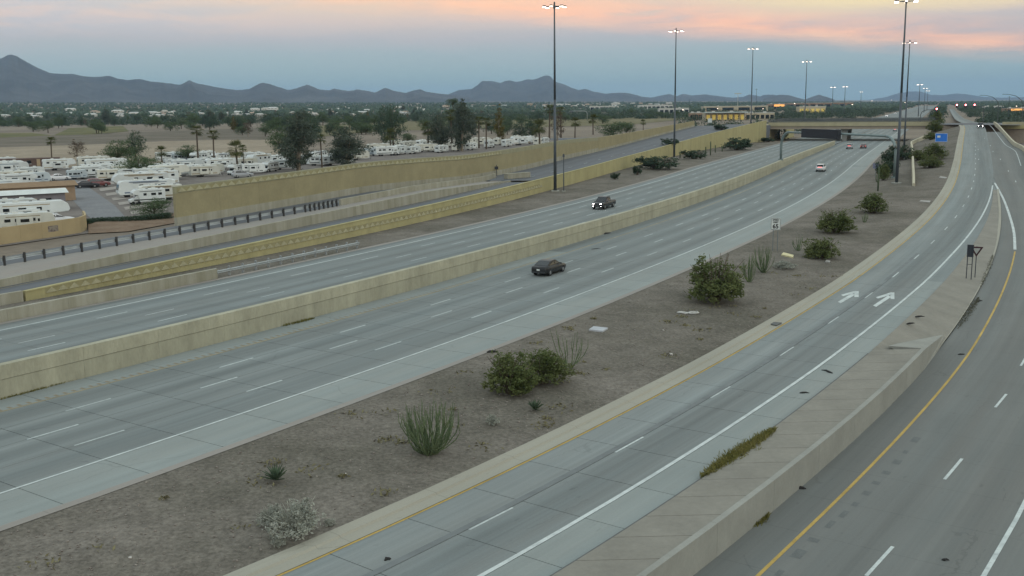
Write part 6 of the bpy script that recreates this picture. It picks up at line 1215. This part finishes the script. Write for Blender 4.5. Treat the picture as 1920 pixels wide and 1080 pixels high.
# ---- trees across the plain that can still be told apart
LAND = [(-60, 'beyond the left edge of the trailer park'), (50, 'above the large fifth-wheel trailer'), (110, 'above the head of the paved lane'), (190, 'above the left lawn'), (260, 'above the low spreading mesquite'), (330, 'above the small palm'), (390, 'above the two tall slim palms'), (450, 'above the broad palm'), (520, 'left of the biggest eucalyptus'), (580, 'right of the biggest eucalyptus'), (650, 'above the second big eucalyptus'), (710, 'left of the tall dark field tree'), (770, 'right of the tall dark field tree'), (830, 'above the thin eucalyptus'), (890, 'right of the tall dark eucalyptus'), (945, 'right of the cottonwood'), (990, 'above the right end of the trailer row'), (1050, 'behind the nearest light mast'), (1100, 'near the curved grey arm'), (1160, 'above the spreading mesquite'), (1220, 'left of the second light mast'), (1300, 'right of the second light mast')]
_seen = {}
def spot(x, y, kind):
    """a label for a thing on the plain, by landmark below it and by distance"""
    lm = min(LAND, key=lambda l: abs(l[0]-x))[1]; dep = 'near' if y > 240 else ('mid-distance' if y > 226 else ('distant' if y > 212 else 'very distant'))
    base = f'{dep} {kind} {lm}'; n = _seen.get(base, 0); _seen[base] = n+1
    return base if n == 0 else f'{base}, {["next to another", "behind two others", "in a close group", "at the back", "half hidden there", "at the edge"][min(5, n-1)]}'
def gz(x, y): return ground_z(x, y)
def atg(x, y): return at2(x, y, gz)
rr = random.Random(5)
KN = {'dark': ('dark round tree', 8.0, 7.5), 'round': ('green round tree', 8.5, 7.5), 'mesq': ('low spreading tree', 9.5, 5.0), 'euc2': ('tall grey tree', 11, 14), 'gold': ('yellowish narrow tree', 5, 10), 'rust': ('thin brownish tree', 6.5, 8)}
TL = []
while len(TL) < 170:
    x = rr.uniform(-40, 1300); y = 200+58*rr.random()**1.25
    if 60 < x < 430 and y > 246: continue
    if x < 130 and y > 242 and rr.random() < .7: continue
    if x > 1000 and y > 238-(x-1000)*.06: continue
    TL.append((rr.choices(['dark', 'round', 'mesq', 'euc2', 'gold', 'rust'], [5, 4, 5, 1.2, .6, .7])[0], x, y, rr.uniform(.8, 1.35)))
for x, y, k, s in [(185, 250, 'round', 1.0), (152, 236, 'dark', 1.3), (215, 236, 'dark', 1.2), (258, 232, 'dark', 1.5), (290, 228, 'round', 1.4), (305, 232, 'dark', 1.3), (360, 232, 'round', 1.3), (390, 234, 'dark', 1.2), (428, 236, 'round', 1.2), (470, 238, 'dark', 1.4), (500, 236, 'dark', 1.6), (520, 250, 'round', 1.4), (620, 222, 'euc2', 1.1), (650, 226, 'dark', 1.3), (690, 228, 'gold', 1.2), (715, 224, 'rust', 1.2), (1130, 232, 'mesq', 1.6), (1060, 228, 'mesq', 1.4), (1010, 226, 'dark', 1.4), (1240, 222, 'mesq', 1.5), (1290, 222, 'mesq', 1.2)]: TL.append((k, x, y, s))
rr2 = random.Random(77)
for i in range(64):
    x = rr2.uniform(-30, 700); y = rr2.choice([rr2.uniform(226, 240), rr2.uniform(238, 252)]) if x > 60 else rr2.uniform(224, 240)
    TL.append((rr2.choices(['dark', 'round', 'mesq'], [3, 3, 4])[0], x, y, rr2.uniform(1.0, 1.7)))
for k, x, y, s in TL:
    P = atg(x, y); q = ppm(P); kind, w, h = KN[k]; pr, bw, bh = PROT[k]; o = copy_tree(pr, tuple(P), (x*12.9) % 6.28, (w*s/bw, w*s/bw, h*s/bh)); tag(o, spot(x, y, kind), 'tree', 'trees of the plain')
# ---- far scrub: reads as one mass
r = np.random.default_rng(9); VV = []; FF = []; n0 = 0
b2_ = bmesh.new(); bmesh.ops.create_icosphere(b2_, subdivisions=2, radius=1); iv2 = np.array([v.co[:] for v in b2_.verts]); it2 = np.array([[v.index for v in f.verts] for f in b2_.faces]); b2_.free()
def horizon_y(x): return 187.5-max(0, (1760-x))/1760*.5*0+0
cnt = 0; NEAR = []
def on_road(x, y):
    s_, o_ = FW.locate((x, y)); return -42 < o_ < 10 or (RP.locate((x, y))[1] < 14 and RP.locate((x, y))[1] > -6)
while cnt < 19000:
    D = 420*(17.0**(r.random()**.85)); tn = r.uniform(-.56, .56); x, y = D*tn, D
    if D < 1050 and tn < .16: continue
    cl = mnoise.noise(Vector((x*.004, y*.004, 2)))+.35*mnoise.noise(Vector((x*.02, y*.02, 7)))
    if cl < (.0 if D < 900 else -.38): continue
    if tn > .2 and D < 3300 and on_road(x, y): continue
    if tn > .05 and D < 700 and tn < .45: 
        if r.random() < .8: continue
    R_ = r.uniform(1.6, 4.2)*(1.0+.25*min(1, D/3000)); h = R_*r.uniform(.7, 1.25); big = D < 1700; b_, t_ = iv, itri
    if big:                                                          # near enough to show its leaves
        NEAR.append((x, y, ground_z(x, y), R_, h)); cnt += 1; continue
    v = b_*(1+(.30 if big else .22)*r.normal(size=(len(b_), 1)))*np.array([R_, R_*r.uniform(.7, 1.2), h])+np.array([x, y, ground_z(x, y)+h*.55]); VV.append(v); FF.append(t_+n0); n0 += len(b_); cnt += 1
o = link('far_scrub', np_mesh(np.vstack(VV), np.vstack(FF)), M_LF_FAR); tag(o, 'dark green scrub and treetops covering the plain to the hills', 'scrub', kind='stuff')
LP = []; LS = []
for x, y, z, R_, h in NEAR:
    k = 80; d = r.normal(size=(k, 3)); d /= np.linalg.norm(d, axis=1)[:, None]; d *= (r.random((k, 1))**.33); d[:, 2] = np.abs(d[:, 2])*1.5-.35; LP.append(np.array([x, y, z+h*.35])+d*np.array([R_, R_, h])+r.normal(size=(k, 3))*.15); LS.append(np.full(k, .30*R_))
LP = np.vstack(LP); LS = np.concatenate(LS); V, F = leaves(LP, LS, 1.1, .1, 31); o = link('scrub', np_mesh(V, F), M_LF_FAR); tag(o, 'leafy scrub and bushes of the nearer plain', 'scrub', kind='stuff')
# ---- far houses
HP = []
for i, (L_, W_, h_, wm, rm) in enumerate([(16, 10, 3.4, (.55, .53, .48), (.50, .49, .46)), (13, 9, 3.2, (.45, .38, .30), (.30, .24, .20)), (22, 12, 4.2, (.60, .60, .57), (.55, .56, .55)), (18, 9, 3.5, (.48, .43, .36), (.42, .30, .24))]):
    root = empty('house'); wm_ = mat('far_house_wall', wm, .9, rnd=.1); rm_ = mat('far_house_roof', rm, .9, rnd=.1); m = MB(); m.box((0, 0, h_/2), (L_, W_, h_+.4)); m.box((L_*.3, W_*.5, h_/2), (L_*.35, W_*.6, h_)); m.build('wall', wm_, root)
    m = MB(); a, b = L_/2+.5, W_/2+.5; m.add([(-a, -b, h_), (a, -b, h_), (a, b, h_), (-a, b, h_), (-a*.6, 0, h_+1.6), (a*.6, 0, h_+1.6)], [(0, 1, 5, 4), (2, 3, 4, 5), (1, 2, 5), (3, 0, 4), (3, 2, 1, 0)]); m.build('roof', rm_, root)
    for t in (-.32, -.05, .3): m = MB(); m.box((L_*t, -(W_/2+.01), h_*.55), (1.6, .1, 1.3)); m.build('window', M_GLASS, root)
    HP.append(root)
rr = random.Random(21); nH = 0; HN = ['white house', 'tan house', 'large pale house', 'red-roofed house']
while nH < 200:
    x = rr.uniform(-40, 1260); y = 183+(46*rr.random()**1.5)
    if x > 820: y = 190+12*rr.random()
    P = None
    d = ray(x, y)
    try: P = atg(x, y)
    except Exception: continue
    D = math.hypot(P[0], P[1])
    if not (1700 < D < 7600) or P[1] < 0 or abs(px(P)[1]-y) > 1.5: continue
    if D < 1300 and rr.random() < .6: continue
    k = rr.choices([0, 1, 2, 3], [5, 3, 3, 2])[0]; sc = rr.uniform(.6, 1.0)*(.8+.4*D/6000)
    if nH < 4: k = nH
    if nH < 4: o = HP[k]; o.location = tuple(P); o.rotation_euler = (0, 0, rr.uniform(0, 6.3)); o.scale = (sc,)*3
    else: o = copy_tree(HP[k], (P[0], P[1], P[2]+1.4*min(1, D/4000)), rr.uniform(-.6, .6), sc)
    tag(o, spot(x, y, HN[k]), 'house', 'far houses on the plain'); nH += 1
# ---- commercial buildings left of the overpass and at the right
M_STORE = mat('store_stucco', (.42, .37, .27), .9, var=.08, scale=.1, rnd=.05); M_STOREW = mat('pale_metal_siding', (.50, .50, .47), .8, var=.06, scale=.1, rnd=.06); M_STORER = mat('store_brown', (.25, .17, .12), .9, rnd=.06); M_CANOPY = mat('teal_white_canopy', (.40, .46, .45), .7)
M_LITY = mat('lit_yellow_wall', (.50, .40, .12), .8, var=.12, scale=.2, emit=(1.0, .72, .16), estr=.22); M_LITO = mat('lit_orange_sign', (.6, .3, .1), .6, emit=(1.0, .45, .12), estr=.9); M_ROOFG = mat('grey_flat_roof', (.33, .33, .32), .9)
def bldg(x0, x1, yb, yt, depth, wm, lab, lit=None, canopy=False, nb=6, sign=None, roof=None):
    A, B = atg(x0, yb), atg(x1, yb); D_ = (A[1]+B[1])/2; A = A*(D_/A[1]); B = B*(D_/B[1]); z0 = ground_z((A[0]+B[0])/2, D_); P = np.array([(A[0]+B[0])/2, D_, z0]); L_ = B[0]-A[0]; h = max(2.5, rise(P, yt)); root = empty('commercial_building', tuple(P)); q = lambda n, c, d, m_, p=root: (lambda mm: (mm.box(c, d), mm.build(n, m_, p))[1])(MB())
    q('wall', (0, depth/2, h/2-.3), (L_, depth, h+.6), wm); rf = q('roof', (0, depth/2, h+.1), (L_-.6, depth-.6, .2), roof or M_ROOFG); q('parapet', (0, .1, h+.25), (L_+.3, .4, .6), M_STOREW); q('roof_unit', (L_*.2, depth*.4, h+.8), (2.6, 2, 1.2), M_AC, rf); q('roof_unit', (-L_*.25, depth*.6, h+.8), (2.2, 2, 1.1), M_AC, rf)
    for k in range(nb):
        xx = -L_/2+L_*(k+.5)/nb; q('bay_wall' if lit else 'window', (xx, -.04, h*.42), (L_/nb*.70, .12, h*.62), lit or M_GLASS)
    if canopy:
        q('canopy', (0, -3.2, h+.2), (L_+3, 6.4, .9), M_CANOPY)
        for k in range(nb+1): q('canopy_column', (-L_/2+L_*k/nb, -5.6, h/2), (.4, .4, h), M_STORER)
    if sign: q('lit_sign', (L_*sign[0], -.3, h*.75), (L_*sign[1], .3, h*.35), M_LITO)
    return tag(root, lab, 'building')
bldg(1322, 1396, 226, 211, 14, M_STORE, 'low store with yellow lit bays under a canopy, left of the overpass', lit=M_LITY, canopy=True, nb=7)
bldg(1294, 1318, 225, 212, 10, M_STORER, 'small brown building left of the yellow lit store'); bldg(1398, 1452, 224, 212, 12, M_STORE, 'tan store behind the third light mast'); bldg(1320, 1440, 208, 199, 30, M_STORE, 'long pale warehouse behind the yellow lit store', nb=4)
bldg(1236, 1292, 214, 203, 16, M_STOREW, 'pale shop row left of the small brown building'); bldg(1198, 1262, 206, 197, 24, M_STOREW, 'long white shed beyond the second light mast', nb=8); bldg(1106, 1160, 207, 199, 18, M_STOREW, 'white flat building above the mesquites')
bldg(1440, 1472, 206, 195, 14, M_STORER, 'brown building with an orange lit sign left of the overpass', sign=(.15, .6)); bldg(1498, 1548, 214, 200, 14, M_STORE, 'yellow lit building above the overpass deck', lit=M_LITY, nb=5); bldg(1476, 1600, 202, 193, 30, M_STORER, 'long brown building on the horizon above the overpass', nb=9); bldg(1888, 1935, 214, 203, 14, M_STORER, 'brown building with a lit strip at the far right', sign=(-.1, .5)); bldg(900, 955, 198, 192, 25, M_STOREW, 'white building left of the nearest light mast on the horizon'); bldg(1846, 1884, 205, 199, 12, M_STOREW, 'pale shed behind the red signals')
# poles, fence and arm on the plain
def pole(x, yb, yt, lab, cross=True, r_=.18, zf=None):
    P = atg(x, yb); h = rise(P, yt); root = empty('utility_pole', tuple(P)); m = MB(); m.tube((0, 0, -.3), (0, 0, h), r_, r_*.7, 8); m.build('pole', M_FENCE, root)
    if cross: m = MB(); m.box((0, 0, h-.8), (2.6, .16, .18)); m.build('cross_arm', M_FENCE, root)
    return tag(root, lab, 'pole')
pole(1417, 222, 166, 'utility pole right of the third light mast'); pole(1450, 216, 188, 'short utility pole left of the overpass buildings'); pole(1292, 216, 186, 'thin utility pole right of the second mast'); pole(92, 228, 188, 'pale lone pole in the far scrub at the left', False); pole(1890, 222, 180, 'utility pole at the far right')
P = atg(1383, 206); h = rise(P, 176); root = empty('stadium_light', tuple(P)); m = MB(); m.tube((0, 0, 0), (0, 0, h), .5, .35, 8); m.build('pole', M_STOREW, root)
for k in range(6): m = MB(); m.box(((k-2.5)*2.2, 0, h+.6), (1.7, .8, 1.8)); m.build('floodlight', M_STOREW, root)
tag(root, 'pale stadium light above the warehouse roofs', 'light mast')
Pa = atg(1101, 227); h = rise(Pa, 208); Pb = atg(1058, 227); root = empty('bent_sign_post', tuple(Pa)); m = MB(); a = Vector((-16.5*1.0, 0, 0)); m.path([Vector((0, 0, -.2)), Vector((0, 0, h-2.4)), Vector((-.5, 0, h-1.0)), Vector((-1.9, 0, h-.1)), Vector((-6, 0, h)), a+Vector((0, 0, h-.1))], .32, 8); m.build('bent_pipe', M_STEEL, root, smooth=True); m = MB(); m.box((-14.5, 0, h-.4), (3, .3, 1.6)); m.build('sign_panel', M_SIGNBACK, root); tag(root, 'bent grey pipe arm in the field left of the spreading mesquite', 'sign arm')
# small lit lamps among the far buildings
for x, yb, yt, lab in [(1489, 214, 194, 'lit lot lamp left of the overpass, above the deck'), (1597, 212, 196, 'lit lot lamp above the middle of the overpass'), (1634, 205, 189, 'lit lamp on the horizon left of the far queue'), (1671, 200, 188, 'lit lamp on the horizon above the far queue'), (1696, 204, 192, 'lit lamp right beside the gantry-side masts'), (1280, 222, 206, 'lit lot lamp right of the second light mast'), (1345, 214, 203, 'lit lot lamp above the yellow lit store'), (1430, 214, 204, 'lit lot lamp right of the third light mast'), (1905, 208, 199, 'lit lot lamp at the far right')]:
    P = atg(x, yb); h = rise(P, yt); root = empty('street_light', tuple(P)); m = MB(); m.tube((0, 0, -.3), (0, 0, h), .12, .09, 6); m.build('pole', M_FENCE, root); m = MB(); m.box((0, -.5, h), (.9, 1.4, .3)); m.build('lamp_head', M_LAMP, root); tag(root, lab, 'street light')
# ---- hills
M_HILL = mat('hill_rock', (.075, .085, .095), .95, scale=.0012, col2=(.115, .12, .125), coord='World', spec=.05, fine=.25, fscale=.006)
def hill(name, D, prof, depth, seed, nz=26):
    prof = np.array(prof, float); xs = np.arange(prof[0, 0], prof[-1, 0]+.1, 2.5); ys = np.interp(xs, prof[:, 0], prof[:, 1]); V = []; n = len(xs)
    k = np.array([1, 2, 1])/4; ys2 = np.convolve(np.pad(ys, 1, 'edge'), k, 'valid'); ys = ys2+np.array([.6*mnoise.noise(Vector((x*.12, seed, 0)))+.7*mnoise.noise(Vector((x*.31, seed, 4))) for x in xs])
    for j in range(nz):
        u = -1+2*j/(nz-1)*1.0
        for x, y in zip(xs, ys):
            d = ray(x, y); t = D/math.hypot(d[0], d[1]); hx, hy, hz = d[0]*t, d[1]*t, CAMH+d[2]*t; rr_ = 1+u*depth/D; gx_, gy_ = hx*rr_, hy*rr_; zb = ground_z(gx_, gy_)-12
            f = max(0, 1-abs(u))**1.25; sp = mnoise.fractal(Vector((gx_*.003, gy_*.003, seed)), .9, 2.1, 5)*.34*math.sin(math.pi*min(1, abs(u)))
            V.append((gx_, gy_, zb+(hz-zb)*max(-.05, min(1, f+sp))))
    F = [(j*n+i, j*n+i+1, (j+1)*n+i+1, (j+1)*n+i) for j in range(nz-1) for i in range(n-1)]
    return structure(link(name, me_from(V, F, smooth=True), M_HILL))
hill('hills', 8600, [(-160, 176), (-110, 150), (-60, 128), (-20, 113), (0, 107), (10, 102), (18, 99), (33, 103), (48, 113), (62, 121), (80, 130), (95, 136.5), (140, 137), (160, 141), (180, 143), (205, 140.5), (220, 146), (240, 149.5), (262, 147), (285, 152), (310, 154), (338, 157.5), (348, 152), (355, 148.5), (366, 154), (400, 162), (445, 168), (468, 166), (480, 158), (492, 154), (510, 158), (540, 168), (560, 163), (576, 157), (590, 163), (600, 167.5), (618, 169), (626, 165.5), (638, 168), (655, 169.5), (670, 166), (690, 169), (703, 173), (722, 163), (738, 169), (760, 173.5), (775, 169), (787, 167), (800, 172), (840, 177), (880, 182)], 2600, 3)
hill('hills', 11500, [(820, 182), (842, 176), (860, 168), (885, 166), (897, 157), (904, 149.5), (922, 149.5), (938, 153), (955, 147.5), (966, 152), (980, 150.5), (988, 147), (1000, 148), (1010, 145.5), (1022, 140), (1032, 141), (1040, 151), (1060, 157), (1072, 164), (1085, 168), (1097, 165.5), (1110, 170), (1135, 175), (1160, 173), (1180, 174), (1205, 181), (1230, 184)], 2600, 8)
hill('hills', 12500, [(1215, 184), (1238, 179), (1256, 175.5), (1268, 180), (1281, 175), (1298, 178.5), (1322, 176), (1350, 180), (1372, 183), (1395, 181), (1404, 177), (1416, 178), (1425, 181), (1432, 177.5), (1448, 176.5), (1468, 181), (1490, 183.5)], 2200, 12)
hill('hills', 9500, [(1430, 186), (1448, 180), (1462, 176.5), (1480, 178), (1496, 183), (1510, 186.5), (1522, 181), (1535, 176.5), (1550, 181), (1566, 187)], 1500, 15)
hill('hills', 21000, [(1630, 187), (1660, 182), (1688, 173), (1712, 170.5), (1728, 171), (1745, 177), (1772, 178), (1792, 174.5), (1812, 176), (1840, 181), (1875, 183), (1920, 182), (1980, 186)], 3000, 18)
# ---- haze: one closed box of faintly blue air round everything
hz = MB(); hz.box((0, 10500, 276), (56000, 42000, 572)); ho = hz.build('haze', None); hm = bpy.data.materials.new('haze_air'); hm.use_nodes = True; nt = hm.node_tree; nt.nodes.clear(); out = nt.nodes.new('ShaderNodeOutputMaterial'); pv = nt.nodes.new('ShaderNodeVolumePrincipled'); pv.inputs['Color'].default_value = (.46, .68, 1.0, 1); pv.inputs['Density'].default_value = HAZE; pv.inputs['Anisotropy'].default_value = .0; nt.links.new(pv.outputs[0], out.inputs['Volume']); ho.data.materials.append(hm); ho['kind'] = 'stuff'; tag(ho, 'thin blue morning haze over the whole plain', 'haze')
